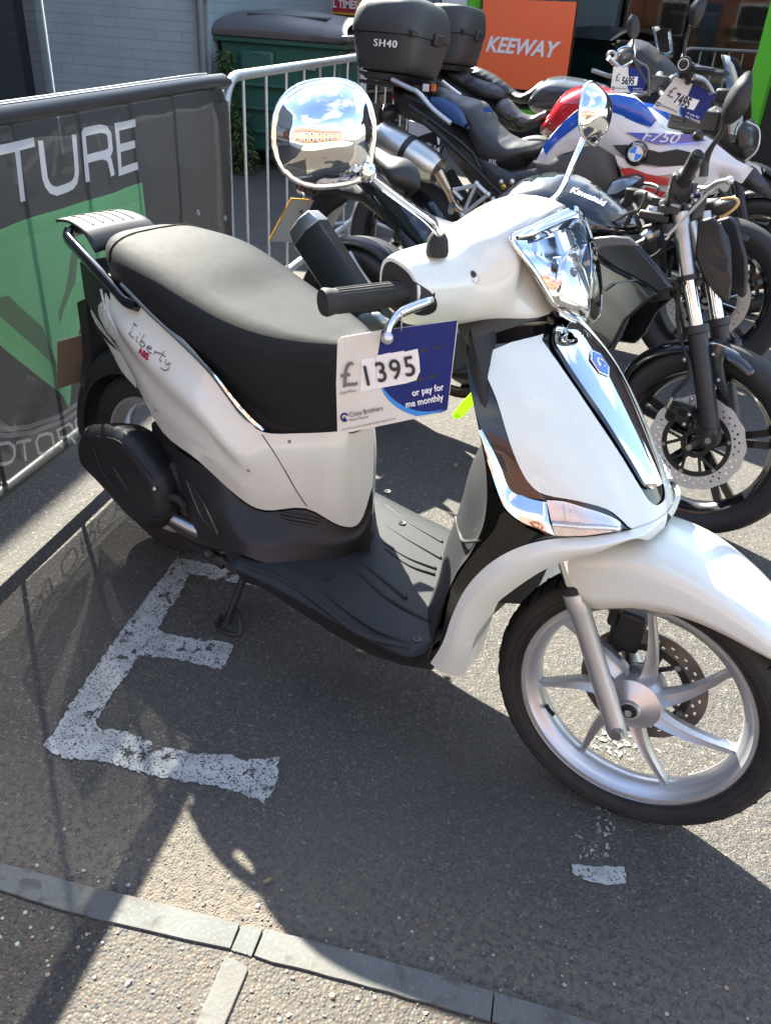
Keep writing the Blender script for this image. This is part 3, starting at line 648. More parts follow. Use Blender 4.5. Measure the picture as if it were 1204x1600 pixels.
wb = thing('grey_building', 'grey painted brick building behind the mesh banner with a dark window', 'building', WA+wdir*3+wn*2)
UZ = V(0, 0, 1)
wl = [WA+V(0, 0, -.02), WA+wdir*1.46+V(0, 0, -.02), WA+wdir*1.46+wn*.3+V(0, 0, -.02), WA+wn*.3+V(0, 0, -.02)]
mesh('wall', [prism(wl, (0, 0, 2.62)), prism([WA+wn*.3+V(0, 0, -.02), WA+wdir*.3+wn*.3+V(0, 0, -.02), WA+wdir*.3+wn*5+V(0, 0, -.02), WA+wn*5+V(0, 0, -.02)], (0, 0, 2.62))], GB, wb, smooth=0)
mesh('roof', prism([WA-wn*.1+V(0, 0, 2.605), WA+wdir*1.45-wn*.1+V(0, 0, 2.605), WA+wdir*1.45+wn*5+V(0, 0, 2.605), WA+wn*5+V(0, 0, 2.605)], (0, 0, .08)), DKF, wb, smooth=0)
wg = thing('glass_fronted_building', 'taller building with a dark shop window at the left edge of the picture', 'building', WA+wdir*3-wn*1)
W0 = WA+wdir*1.48; fa = -BD; fo_ = -BN
def WB(a, d, z): return W0+fa*a+fo_*d+V(0, 0, z)
def wbox(a0, a1, d0, d1, z0, z1): return prism([WB(a0, d0, z0), WB(a1, d0, z0), WB(a1, d1, z0), WB(a0, d1, z0)], (0, 0, z1-z0))
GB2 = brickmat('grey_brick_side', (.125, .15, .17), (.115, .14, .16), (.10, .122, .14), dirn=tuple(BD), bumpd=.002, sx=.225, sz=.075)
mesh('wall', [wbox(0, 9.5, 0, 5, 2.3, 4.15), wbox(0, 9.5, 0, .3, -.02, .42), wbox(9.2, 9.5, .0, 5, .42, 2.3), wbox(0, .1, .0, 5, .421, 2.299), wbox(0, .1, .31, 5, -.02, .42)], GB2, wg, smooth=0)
mesh('roof', wbox(-.05, 9.6, -.05, 5.1, 4.152, 4.22), DKF, wg, smooth=0)
wf = mesh('window', wbox(.11, 9.19, .10, .115, .422, 2.298), DKG, wg, smooth=0)
mesh('window_frame', wbox(-.014, .0, -.01, .02, .0, 2.29), mat('white_frame', (.6, .62, .64), .4), wf)
mesh('mullion', [wbox(1.4, 1.45, .04, .09, .43, 2.29), wbox(2.9, 2.96, .04, .09, .43, 2.29), wbox(5.8, 5.86, .04, .09, .43, 2.29)], DKF, wf)
pp = WA+wdir*.05
wpipe = thing('downpipe', 'grey pipes on the wall corner beside the bin', 'pipe', WA-wn*.05+V(0, 0, 0))
mesh('pipe', [tube([pp-wn*.05+V(0, 0, .05), pp-wn*.05+V(0, 0, 2.5)], .035, 14)], mat('pipe_grey', (.13, .15, .165), .4), wpipe)
mesh('bracket', [box(pp-wn*.04+V(0, 0, z), (.1, .05, .03), None, (wdir, wn, V(0, 0, 1))) for z in (.5, 1.3, 2.1)], mat('bracket_grey', (.11, .125, .14), .5), wpipe)
# shop: shutter bay, pillar, green frame, glazing, lower wall
sb = thing('motorcycle_shop', 'motorcycle shop with grey roller shutter, green window frame and dark glazing', 'building', V(-4, 9, 0))
YS = 8.0
SHT = mat('shutter_grey', (.17, .195, .215), .4, metal=.3, var=(8, .5, (.09, .10, .115)), rvar=(10, .55))
rows = []
z = .0
while z < 2.7:
    for (dz, dy) in ((0, 0), (.018, -.018), (.045, -.022), (.062, -.004), (.072, 0)): rows.append([V(-12, YS-.1+dy, z+dz), V(-4.78, YS-.1+dy, z+dz)])
    z += .075
mesh('roller_shutter', grid(rows), SHT, sb, smooth=30)
mesh('shutter_guide', box(V(-4.76, YS-.12, 1.4), (.07, .08, 2.8)), mat('guide_grey', (.1, .11, .12), .4), sb)
SW = mat('shop_white', (.62, .64, .66), .5, var=(3, .3, (.5, .5, .5)))
SG = mat('shop_green', (.085, .42, .02), .35, coat=.3)
SB = mat('shop_black', (.013, .013, .014), .35, rvar=(4, .5))
mesh('pillar', box(V(-4.52, YS, 1.5), (.36, .2, 3.)), SW, sb)
gf = mesh('window_frame', [box(V(-4.30, YS-.03, 1.5), (.1, .16, 3.)), box(V(-.98, YS-.03, 1.5), (.17, .16, 3.)), box(V(-2.64, YS-.03, 2.9), (3.2, .16, .2)), box(V(-2.64, YS-.03, .36), (3.2, .16, .1))], SG, sb, bevel=.004)
mesh('lower_wall', [box(V(-2.64, YS+.0, .15), (3.2, .1, .32))], SB, sb)
mesh('side_wall', [box(V(2.2, YS+.05, 1.5), (6.2, .1, 3.)), box(V(-2, YS+4, 1.5), (9, .1, 3)), box(V(-4.8, YS+2, 1.5), (.1, 4, 3)), box(V(-.8, YS+2, 1.5), (.1, 3.8, 3))], SB, sb)
mesh('floor_slab', box(V(-2.8, YS+2, .2), (4, 3.9, .06)), mat('shop_floor', (.12, .12, .12), .3), sb)
mesh('fascia', box(V(-2, YS, 3.3), (20, .3, .6)), SB, sb); mesh('roof', box(V(-2, YS+2.4, 3.65), (20, 5, .1)), DKF, sb)
mesh('glazing', box(V(-2.65, YS+.01, 1.6), (3.2, .012, 2.4)), SHOPG, sb)
mesh('green_base', box(V(-.86, YS-1.5, .06), (.05, .05, .12)), SG, sb)
kp = thing('orange_poster', 'orange poster with slanted white capital letters inside the shop window', 'poster', V(-3.6, YS-.05, .6))
ORG = mat('poster_orange', (.95, .17, .06), .35, coat=.5)
mesh('panel', prism([V(-4.19, YS-.02, .60), V(-3.03, YS-.02, .62), V(-3.05, YS-.02, 1.475), V(-4.19, YS-.02, 1.46)], (0, .012, 0)), ORG, kp)
text('lettering', 'KEEWAY', .21, V(-4.10, YS-.024, .955), (1, 0, .0), (0, 0, 1), TWHITE, kp, ext=.001, sx=1.06, shear=.3, bold=.006)
rs = thing('warning_sign', 'red and yellow sign on the roller shutter reading REQUIRED AT ALL TIMES', 'sign', V(-7, YS-.15, 1.4))
q0, q1 = Y(489, 19, YS-.15), Y(561, 24, YS-.15)
YEL = mat('sign_yellow', (.62, .38, .04), .4); SR = mat('sign_red', (.42, .03, .035), .4)
sw = q1.x-q0.x; sc = V((q0.x+q1.x)/2, YS-.15, q0.z+.34)
mesh('border', box(sc, (sw, .01, .68)), YEL, rs); mesh('face', box(sc-V(0, .006, 0), (sw-.05, .008, .63)), SR, rs)
for i, tx in enumerate(['AT ALL TIMES', 'REQUIRED', 'ACCESS']): text('lettering', tx, .125 if i else .118, V(sc.x, YS-.162, sc.z-.27+i*.15), (1, 0, 0), (0, 0, 1), TWHITE, rs, ext=.0005, align='CENTER', bold=.003)
# things seen dimly inside the shop
for k, (x, h) in enumerate([(-3.0, 1.0), (-2.3, 1.2), (-1.6, 1.1)]):
    dp = thing('display_stand', ['dark display stand behind the poster edge', 'dark display stand in the middle of the shop window', 'dark display stand near the right window frame'][k], 'display stand', V(x, YS+1.6, .23), 'display stands inside the shop')
    mesh('shelf_unit', [box(V(x, YS+1.6, .23+h/2), (.5, .3, h)), box(V(x, YS+1.4, .5), (.55, .1, .05))], mat('stand', (.03+.02*k, .03, .03), .6), dp); mesh('top', box(V(x, YS+1.6, .25+h), (.55, .36, .04)), mat('stand_top', (.2, .18, .15), .5), dp)
# pale concrete footway added behind the camera to bounce warm light; shows in mirrors
FWY = mat('pale_concrete', (.42, .39, .33), .85, var=(1.5, .6, (.33, .31, .27)), bump=(60, .3, .002))
tq, tp = V(.5, -.86, 0).normalized(), V(.86, .5, 0).normalized(); f0 = V(1.6, -1.2, 0)
struct('bounce_footway', prism([f0+tq*2.2-tp*14-V(0, 0, .02), f0+tq*2.2+tp*14-V(0, 0, .02), f0+tq*10.5+tp*14-V(0, 0, .02), f0+tq*10.5-tp*14-V(0, 0, .02)], (0, 0, .052)), FWY, smooth=0)
# far side of the street, seen only in the chrome and glass: terrace, hedge, garden wall
RB = brickmat('red_brick', (.34, .13, .075), (.28, .10, .06), (.3, .25, .2), dirn=(.86, .5, 0)); TILE = mat('roof_tile', (.17, .075, .05), .8, var=(2, .6, (.1, .06, .05)))
td = V(.86, .5, 0).normalized(); tn = V(.5, -.86, 0).normalized()
for k in range(6):
    c = V(1.6, -1.2, 0)+tn*17+td*(-19+k*7.2); ax = (td, tn, V(0, 0, 1))
    h = thing('brick_house', ['end', 'second', 'third', 'fourth', 'fifth', 'last'][k]+' red brick terraced house across the street, seen mirrored in the chrome', 'house', c, 'terraced houses across the street')
    mesh('wall', box(c+V(0, 0, 2.6), (7., 7, 5.2), None, ax), RB, h, smooth=0)
    e = [c-td*3.55-tn*3.8+V(0, 0, 5.1), c-td*3.55+tn*3.8+V(0, 0, 5.1), c-td*3.55+V(0, 0, 7.9)]
    rf = mesh('roof', prism(e, td*7.1), TILE, h, smooth=0); mesh('chimney', box(c+td*3+V(0, 0, 8.0), (.7, .9, 1.6), None, ax), RB, rf, smooth=0)
    for a, z in ((-2, 1.5), (1.9, 1.5), (-2, 4.0), (1.9, 4.0)):
        f = mesh('window', box(c-tn*3.52+td*a+V(0, 0, z), (1.5, .08, 1.3), None, ax), SW, h); mesh('pane', box(c-tn*3.57+td*a+V(0, 0, z), (1.3, .04, 1.1), None, ax), DKG, f)
    mesh('door', box(c-tn*3.52+V(0, 0, 1.05), (.9, .08, 2.1), None, ax), mat('door_paint', (.05, .08, .15), .3), h)
hg = V(1.6, -1.2, 0)+tn*12
tag(mesh('hedge', [leaves(hg+td*a+tn*rnd.uniform(-.3, .3), 1.3, .9, 220, .22, .8) for a in [x*.7-12 for x in range(36)]], LEAF, smooth=0), 'green garden hedge across the street, seen mirrored in the chrome', 'hedge')
# ------------------------------------------------------------------ the white scooter (rear axle near the origin, nose along +x)
scoot = thing('motor_scooter', 'white motor scooter with black seat and chrome mirrors on its centre stand in the foreground', 'scooter', V(.67, 0, 0))
STA = .139; SAX = V(-math.sin(R(26)), 0, math.cos(R(26))); SO = V(1.26, 0, .272); SROT = Matrix.Rotation(STA, 3, SAX)
SN = SROT @ V(0, 1, 0); SD = SN.dot(SO)
def S(p): return SO + SROT @ (Vector(p)-SO)
def SS(sh): return [S(p) for p in sh[0]], sh[1]
def HP(x, y, v): return at(x, y, SN, SD+v)
def mir(sh): return Pair([sh, refl(sh)])
def hmir(sh): return Pair([sh, refl(sh, SN, SD)])

# --- seat: lofted sections along the length
def sec(x, zt, zb, w, k=.5, dip=0., sx=0.):
    # half-superellipse top with upright lower sides; 20 points
    pts = []
    zm = zb + (zt-zb)*k
    for a in range(0, 181, 15):
        t = R(a); c, s_ = math.cos(t), math.sin(t); e = .62
        yy = w*math.copysign(abs(c)**e, c); zz = zm+(zt-zm)*abs(s_)**.8
        zz -= dip*max(0, 1-(yy/w/.7)**2)
        pts.append(V(x+sx*(zz-zb), yy, zz))
    pts += [V(x, -w*.97, zb+(zm-zb)*.4), V(x, -w*.90, zb), V(x, 0, zb-.0), V(x, w*.90, zb), V(x, w*.97, zb+(zm-zb)*.4)]
    return pts
ST = [(-.072, .838, .818, .012, .5), (-.069, .850, .808, .034, .5), (-.056, .863, .800, .062, .5), (-.030, .876, .792, .090, .5), (.005, .885, .784, .116, .5), (.045, .889, .776, .136, .52), (.10, .889, .766, .152, .5), (.16, .886, .756, .162, .5), (.22, .876, .745, .168, .5),
      (.29, .858, .722, .169, .5), (.37, .836, .690, .162, .55), (.45, .820, .645, .150, .6), (.52, .810, .605, .130, .66), (.575, .804, .598, .104, .7), (.615, .800, .598, .080, .72), (.65, .794, .600, .054, .7), (.674, .775, .606, .030, .65), (.684, .73, .63, .010, .5)]
seat = mesh('seat', loft([sec(*a[:5], dip=.012 if .3 < a[0] < .62 else 0) for a in ST], 4, 1), VINYL, scoot, smooth=50)
# piping seams on the seat
def ring_at(i, f=1.004):
    a = sec(*ST[i][:5]); return [V(p.x, p.y*f, p.z+.0012) for p in a[:13]]
mesh('seam', [tube(ring_at(5), .0017, 6, 3)], VINYL, seat)
mesh('seam', [tube([V(a[0], s*(a[3]*.985+.0005), a[2]+(a[1]-a[2])*(a[4])*1.0) for a in ST[5:15]], .0016, 6, 3) for s in (-1, 1)], VINYL, seat)

# --- rear body side panels
def Yp(l): return [Y(*p) for p in l]
top = Yp([(170, 428, -.105), (216, 474, -.148), (280, 524, -.160), (330, 580, -.163), (378, 645, -.152), (410, 675, -.140), (470, 677, -.095), (530, 674, -.054), (558, 669, -.025)])
bot = Yp([(178, 540, -.105), (215, 605, -.135), (255, 676, -.155), (309, 719, -.170), (372, 776, -.160), (413, 797, -.138), (477, 794, -.092), (531, 821, -.055), (562, 816, -.022)])
top += [V(.684, 0, .640)]
bot += [V(.697, 0, .475)]
rows = []
bul = [0, .16, .35, .55, .75, .9, 1]
wide = [.0, .010, .016, .014, .010, .004, 0]
for f, b_ in zip(bul, wide):
    rw = []
    for i, (a, c) in enumerate(zip(top, bot)):
        p = a.lerp(c, f); k = 1 if i < 6 else (.5 if i < 8 else 0); bb = b_
        if 1 <= i <= 4: bb = b_*1.3 + (.010 if abs(f-.35) < .01 else 0)
        p.y -= bb*k
        if i >= 6: p.x += b_*.3
        rw.append(p)
    rows.append(rw)
bodysh = patch(rows, 4, 4)
body = mesh('body_panel', list(mir(bodysh)), WHITE, scoot, smooth=60)
# seam between side and nose of the body, lettering
def on(sh, pts, o=.0012):
    bv = BVHTree.FromPolygons([Vector(v) for v in sh[0]], sh[1]); out = []
    for x, y in pts:
        h = bv.ray_cast(CC, ray(x, y)); 
        if h[0] is not None: out.append(h[0]-ray(x, y).normalized()*o)
    return out
GAPM = mat('panel_gap', (.03, .03, .03), .7)
sl_ = on(bodysh, [(409, 679), (425, 702), (445, 735), (462, 765), (479, 791)], .0002)
if len(sl_) > 2: mesh('panel_gap', mir(tube(sl_, .0012, 6, 3)), GAPM, body)
BADGE = mat('chrome_badge', (.30, .30, .29), .25, metal=1)
a_, b_ = Y(212, 519, -.157), Y(274, 572, -.168)
xd = (b_-a_); up_ = Y(229, 512, -.157)-a_; up_ = up_ - up_.dot(xd.normalized())*xd.normalized()
PSC = [[(0, 1), (.02, .35), (.0, .1), (.13, .16)], [(.19, .5), (.2, .16), (.24, .12)], [(.2, .72), (.21, .76)], [(.30, .95), (.29, .15), (.36, .1), (.4, .28), (.35, .42), (.29, .32)], [(.46, .3), (.54, .38), (.53, .5), (.47, .46), (.46, .22), (.53, .10), (.58, .16)],
       [(.62, .5), (.63, .14)], [(.63, .38), (.68, .5), (.72, .46)], [(.78, .9), (.77, .2), (.82, .12)], [(.72, .58), (.85, .62)], [(.88, .5), (.89, .25), (.94, .22), (.98, .5)], [(.98, .5), (.99, .0), (.93, -.28), (.84, -.3)], [(0, 1), (.09, .98)]]
lt = []
upn = up_.normalized()*.030
for ln in PSC:
    pts = [a_+xd*(.0+u_*1.0)+upn*(v_*.9-.1) for u_, v_ in ln]
    q = []
    bv = BVHTree.FromPolygons([Vector(v) for v in bodysh[0]], bodysh[1])
    for p in spl(pts, 4):
        h = bv.ray_cast(p+V(0, -.2, 0), V(0, 1, 0)); q.append((h[0] if h[0] else p)+V(0, -.0012, 0))
    lt.append(tube(q, .0013, 6))
mesh('badge_lettering', lt, BADGE, body, label='dark chrome script lettering')
a2 = Y(231, 549, -.16); b2 = Y(251, 566, -.165)
text('badge_lettering', 'ABS', .021, a2, b2-a2, up_, mat('badge_red', (.35, .01, .06), .3), body, target=bodysh, bold=.0012, sx=1.0, label='small dark red lettering ABS')
# black rear under-seat filler so the shell is closed
mesh('under_seat_tray', loft([[V(x, -w_, zb), V(x, w_, zb), V(x, w_, zt), V(x, -w_, zt)] for x, w_, zb, zt in [(-.14, .09, .70, .79), (.05, .13, .62, .79), (.3, .15, .55, .72), (.5, .12, .5, .64), (.59, .075, .50, .62), (.66, .02, .5, .62)]], 2), BLACKP, scoot, smooth=40)
# chrome trim between seat and panel
tr = Yp([(190, 441, -.152), (205, 456, -.158), (240, 492, -.166), (290, 538, -.172), (330, 578, -.176), (362, 618, -.178), (390, 650, -.176), (413, 671, -.170)])
tr2 = Yp([(188, 446, -.152), (203, 463, -.158), (238, 498, -.165), (288, 545, -.171), (328, 587, -.175), (356, 626, -.177), (378, 655, -.176), (412, 673.5, -.170)])
cr_ = patch([tr, [a.lerp(b, .5)+V(0, -.004, 0) for a, b in zip(tr, tr2)], tr2], 3, 4)
mesh('chrome_trim', mir(cr_), CHROME, scoot, smooth=60)

# --- tail: lamp, indicator lens, grab rail with rack
tl = [[Y(147, 450, -.085), Y(160, 440, -.10), Y(173, 452, -.112)], [Y(141, 478, -.08), Y(158, 478, -.115), Y(180, 488, -.122)], [Y(150, 506, -.09), Y(170, 512, -.124), Y(191, 522, -.13)], [Y(176, 538, -.11), Y(188, 540, -.128), Y(200, 543, -.134)]]
CL2 = mat('lamp_reflector', (.80, .81, .82), .16, metal=.35, coat=.6, rvar=(60, .4))
tls = patch(tl, 4, 4)
ts = mesh('indicator', mir(tls), CL2, scoot, smooth=60)
mesh('lens_rib', mir(tube(Yp([(158, 452, -.118), (165, 480, -.128), (178, 508, -.134), (190, 530, -.137)]), .003, 6, 4)), CL2, ts)
mesh('tail_trim', mir(patch([Yp([(163, 452, -.125), (176, 478, -.133), (190, 508, -.138), (206, 549, -.142)]), Yp([(172, 450, -.118), (188, 482, -.130), (200, 512, -.136), (207, 551, -.142)])], 3, 4)), BLACKG, scoot)
mesh('tail_lamp', loft([[V(-.165+.02*k, -w_, zb), V(-.175+.02*k, 0, zb), V(-.165+.02*k, w_, zb), V(-.16+.02*k, w_, zt), V(-.17+.02*k, 0, zt), V(-.16+.02*k, -w_, zt)] for k, w_, zb, zt in [(2, .03, .70, .76), (4, .05, .68, .775), (6, .06, .67, .78)]], 2), REDL, scoot)
# rear skirt panel of the tail (white, under the lamps)
mesh('tail_panel', mir(patch([Yp([(147, 505, -.085), (160, 525, -.105), (180, 545, -.118), (203, 560, -.138)]), Yp([(158, 522, -.08), (172, 545, -.10), (190, 580, -.118), (214, 607, -.138)])], 3, 3)), WHITE, scoot)
gr = Yp([(214, 478, -.160), (196, 470, -.158), (178, 450, -.150), (150, 420, -.138), (125, 393, -.122), (107, 372, -.10), (109, 358, -.088)])
rail = tube(gr, [.013, .014, .0145, .015, .0155, .016, .015], 12, 4, flat=.75)
rk = [[V(-.238, y_*.9, .866-.3*y_*y_), V(-.220, y_, .872-.25*y_*y_), V(-.18, y_*1.0, .878-.3*y_*y_), V(-.14, y_*1.05, .876-.3*y_*y_), V(-.10, y_*1.1, .868-.6*y_*y_), V(-.06, y_*1.15, .835-.6*y_*y_)] for y_ in (-.085, -.055, -.02, .02, .055, .085)]
gb = mesh('grab_rail', mir(rail)+[tube([V(-.175, -.085, .838), V(-.218, -.052, .840), V(-.232, 0, .842), V(-.218, .052, .840), V(-.175, .085, .838)], [.015]*5, 10, 4, flat=.8)], BLACKG, scoot, smooth=60)
mesh('rack_plate', patch(rk, 3, 3), BLACKP, gb, solid=.006, smooth=60)
rkp = patch(rk, 3, 3); RKB = BVHTree.FromPolygons([Vector(v) for v in rkp[0]], rkp[1])
for y_ in (-.05, -.025, 0, .025, .05): mesh('rack_groove', tube([RKB.ray_cast(V(x, y_*(1+.9*(x+.245)), 1), V(0, 0, -1))[0]+V(0, 0, .0042) for x in (-.208, -.19, -.165, -.14, -.115)], .0018, 6, 3), TINK, gb)
mesh('rail_bolt', lathe([(0, .004), (.006, .004), (.007, 0)], Y(127, 354, -.06)+V(0, 0, .012), (0, 0, 1), 12), STEEL, gb)

# --- black under-cowl on the side, tunnel and foot board
uc_t = Yp([(266, 694, -.145), (285, 708, -.160), (330, 738, -.166), (372, 779, -.158), (413, 800, -.136), (477, 797, -.090), (531, 823, -.053), (562, 818, -.020)]) + [V(.695, 0, .47)]
uc_m = Yp([(276, 735, -.15), (305, 770, -.175), (345, 808, -.192), (380, 840, -.195), (422, 848, -.165), (470, 845, -.118), (524, 850, -.068), (562, 838, -.026)]) + [V(.700, 0, .40)]
uc_b = Yp([(300, 838, -.15), (318, 845, -.17), (345, 855, -.19), (382, 868, -.205)])+[Z(424, 881, .303), Z(471, 877, .303), Z(528, 872, .303), Z(560, 861, .303)] + [V(.700, 0, .303)]
ucs = patch([uc_t, [a.lerp(b, .5)+V(0, .004, 0) for a, b in zip(uc_t, uc_m)], uc_m, [a.lerp(b, .5) for a, b in zip(uc_m, uc_b)], uc_b], 4, 4)
mesh('side_cowl', mir(ucs), BLACKP, scoot, smooth=60)
mesh('tunnel_core', loft([[V(x, -w_, zb), V(x, w_, zb), V(x, w_, zt), V(x, -w_, zt)] for x, w_, zb, zt in [(.25, .12, .30, .52), (.5, .10, .28, .45), (.60, .06, .27, .42), (.66, .02, .27, .40)]], 2), BLACKP, scoot)
# belly side below the foot board
bl_t = [V(.33, -.16, .33), V(.45, -.19, .305)]+[Z(424, 881, .302), Z(480, 918, .300), Z(540, 957, .297), Z(600, 998, .294), Z(648, 1030, .292)]
bl_b = [V(.33, -.12, .25)]+[Z(372, 900, .215), Z(415, 922, .205), Z(470, 958, .205), Z(530, 993, .21), Z(590, 1022, .22), Z(640, 1038, .245)]
mesh('belly_panel', mir(patch([bl_t, [a.lerp(b, .5)+V(0, -.004, 0) for a, b in zip(bl_t, bl_b)], bl_b], 3, 4)), BLACKP, scoot, smooth=60)
mesh('belly_floor', loft([[V(x, -w_, z), V(x, w_, z), V(x, w_, z+.05), V(x, -w_, z+.05)] for x, w_, z in [(.33, .12, .235), (.6, .15, .19), (.85, .17, .20), (.99, .16, .24)]], 2), BLACKP, scoot)
# foot board sheet with front riser
fb = []
for x, wd_, z in [(.50, .235, .300), (.57, .228, .302), (.66, .222, .301), (.76, .220, .299), (.86, .219, .297), (.93, .217, .296), (.975, .213, .300), (1.005, .205, .325), (1.02, .19, .37)]:
    fb.append([V(x-.02*(abs(t)-.6 if abs(t) > .6 else 0), wd_*t, z-(.012*max(0, abs(t)-.92)/.08)+(.006*abs(t) if x > .9 else 0)) for t in (-1, -.96, -.8, -.5, -.2, 0, .2, .5, .8, .96, 1)])
mesh('foot_board', patch(fb, 3, 2), GREYP, scoot, solid=.006, smooth=45)
fl = scoot.children[-1]
gl = []
for q in ([(385, 884), (440, 905), (500, 945), (560, 990), (640, 1012)], [(420, 880), (480, 905), (530, 945), (590, 985), (655, 1010)], [(530, 870), (560, 895), (600, 930), (640, 955), (668, 970)], [(555, 868), (585, 895), (610, 915), (634, 935)], [(600, 850), (640, 873), (680, 888)], [(600, 820), (640, 845), (688, 872)], [(602, 790), (640, 818), (690, 847)], [(602, 858), (640, 884), (678, 897)]):
    gl.append(tube([Z(*p, .3012) for p in q], .0046, 8, 4))
gl = [(s[0], s[1]) for s in gl]
mesh('tread_rib', gl, GREYP, fl, smooth=60)
for p in ((509, 903), (651, 999), (628, 817), (605, 768)):
    c = Z(*p, .3055); mesh('screw', [lathe([(.0045, .001), (.0085, .0015), (.0095, -.003)], c, (0, 0, 1), 14), lathe([(0, -.001), (.0045, -.0005)], c, (0, 0, 1), 10)], ENGB, fl)
# inner leg shield (grey plastic facing the rider)
il = []
for z, xo, yo, x0 in [(.93, .965, -.125, .93), (.88, .995, -.168, .945), (.80, 1.045, -.196, .962), (.73, 1.072, -.200, .955), (.65, 1.082, -.203, .928), (.58, 1.066, -.205, .918), (.53, 1.045, -.205, .909), (.456, 1.025, -.205, .893), (.40, 1.015, -.205, .888), (.35, 1.010, -.205, .880), (.298, 1.0, -.20, .868)]:
    il.append([V(xo, yo, z), V((xo+x0+.115)/2, -.178, z), V(x0+.078, -.12, z), V(x0+.036, -.06, z), V(x0+.014, 0, z)])
ils = patch(il, 4, 4)
mesh('leg_shield', list(mir(ils)), GREYP, scoot, smooth=50)
mesh('shield_seam', mir(tube([V(1.080, -.204, .61), V(1.035, -.178, .575), V(.992, -.121, .545), V(.944, -.06, .53)], .003, 6, 4)), GAPM, scoot)

# --- front shield
CL = [Y(879, 508, 0), Y(912, 548, 0), Y(944, 596, 0), Y(972, 648, 0), Y(998, 702, 0), Y(1021, 760, 0), Y(1038, 806, 0)]
EDG = [Y(729, 540, -.155), Y(729, 572, -.172), Y(735, 612, -.187), Y(750, 668, -.198), Y(768, 732, -.204), Y(790, 790, -.204), Y(857, 838, -.178)]
shr = []
for i, (e, c) in enumerate(zip(EDG, CL)):
    rw = []
    for t in (0, .12, .3, .55, .8, .93, 1):
        yy = e.y*(1-t)
        s_ = 1-abs(yy/e.y)**2.3 if e.y else 1
        x = e.x + (c.x-e.x)*s_; z = e.z+(c.z-e.z)*t
        rw.append(V(x, yy, z))
    shr.append(rw)
shs = patch(shr, 5, 4)
shield = mesh('front_shield', list(mir(shs)), BLACKG, scoot, smooth=60)
SHB = BVHTree.FromPolygons([Vector(v) for v in shs[0]+refl(shs)[0]], list(shs[1])+[tuple(i+len(shs[0]) for i in f) for f in refl(shs)[1]])
def overlay(name, px, off, mt, parent, T=0, edge=.004, half=True, cell=.012, sm=2, thick=.0035, bv=None, vv=-.05):
    bv = bv or SHB
    # a panel lying on the shield: outline in photo pixels thrown on the shield surface
    P = spl([Vector((x, y, 0)) for x, y in px], sm, True) if sm > 1 else [Vector((x, y, 0)) for x, y in px]
    q = []
    for i in range(len(P)):
        a, b = P[i], P[(i+1) % len(P)]; m = max(1, int((b-a).length/7)); q += [a.lerp(b, j/m).to_2d() for j in range(m)]
    n = len(q); x0, x1 = min(p.x for p in q), max(p.x for p in q); y0, y1 = min(p.y for p in q), max(p.y for p in q)
    x = x0+3
    while x < x1:
        y = y0+3
        while y < y1: q.append(Vector((x, y))); y += 8
        x += 8
    r = delaunay_2d_cdt(q, [(i, (i+1) % n) for i in range(n)], [list(range(n))], 1, 1e-4)
    vs = []
    for p in r[0]:
        h = bv.ray_cast(CC, ray(p.x, p.y)); 
        if h[0] is None:
            hh = bv.find_nearest(Y(p.x, p.y, vv)); hit, nn = hh[0], hh[1]
        else: hit, nn = h[0], h[1]
        if nn.dot(CC-hit) < 0: nn = -nn
        vs.append(hit+nn*off)
    keep = [i for i in range(len(vs)) if (not half) or vs[i].y < .0]
    fs = [tuple(f) for f in r[2]]
    m_ = len(vs); bb = [v-(v-CC).normalized()*-thick for v in vs]
    ring = [i for i in range(len(vs)) if r[3][i] and r[3][i][0] < n]
    order = sorted(ring, key=lambda i: r[3][i][0])
    side = [(order[k], order[(k+1) % len(order)], m_+order[(k+1) % len(order)], m_+order[k]) for k in range(len(order))]
    sh = (vs+bb, fs+side)
    return sh
wp = [(756, 560), (762, 552), (790, 540), (828, 523), (838, 526), (860, 556), (884, 590), (930, 658), (966, 712), (1000, 768), (1013, 786), (1023, 790), (1032, 786), (1040, 800), (1034, 815), (1005, 822), (984, 826), (968, 812), (945, 795), (900, 782), (850, 772), (828, 757), (812, 732), (795, 690), (775, 625), (758, 585)]
wsh = overlay('white_panel', wp, .0045, WHITE, shield, half=False, sm=3)
mesh('white_panel', Pair([wsh, refl(wsh)]), WHITE, shield, smooth=50)
def hit(x, y):
    h = SHB.ray_cast(CC, ray(x, y)); return h[0] if h[0] is not None else SHB.find_nearest(Y(x, y, -.03))[0]
le = [(861, 536), (870, 552), (887, 580), (910, 614), (935, 650), (958, 686), (980, 722), (1000, 756)]
fn0 = V(.80, 0, .60)
def strip(wk, o, bul, top=V(0, 0, 0)):
    rws = []
    for k, q in enumerate(le):
        p = hit(*q); yy = p.y*wk; p = V(p.x, yy, p.z)
        rws.append([V(p.x, yy*f, p.z)+fn0*(o+bul*(1-f*f)*(.4 if k == 0 else 1)) for f in (1, .8, .4, 0, -.4, -.8, -1)])
    a = rws[0]; rws = [[V(r.x-.012, r.y*.6, r.z+.016) for r in a]]+rws
    e = rws[-1]; rws.append([V(r.x+.010, r.y*.55, r.z-.014) for r in e])
    return patch(rws, 4, 3)
mesh('strip_gasket', strip(1.12, .0045, .006), BLACKG, shield, smooth=60)
chs = mesh('chrome_strip', strip(.97, .0065, .011), CHROME, shield, smooth=70)
BDM = mat('badge_blue', (.02, .12, .5), .2, coat=1, metal=.4)
eo = hit(*le[2]); eo = V(eo.x, 0, eo.z)+fn0*.0185; ed = (V(hit(*le[4]).x, 0, hit(*le[4]).z)-V(hit(*le[1]).x, 0, hit(*le[1]).z)).normalized(); en = V(0, 1, 0).cross(ed).normalized(); en = en if en.x > 0 else -en
eo = eo.lerp(V(hit(*le[3]).x, 0, hit(*le[3]).z)+fn0*.0185, .3)
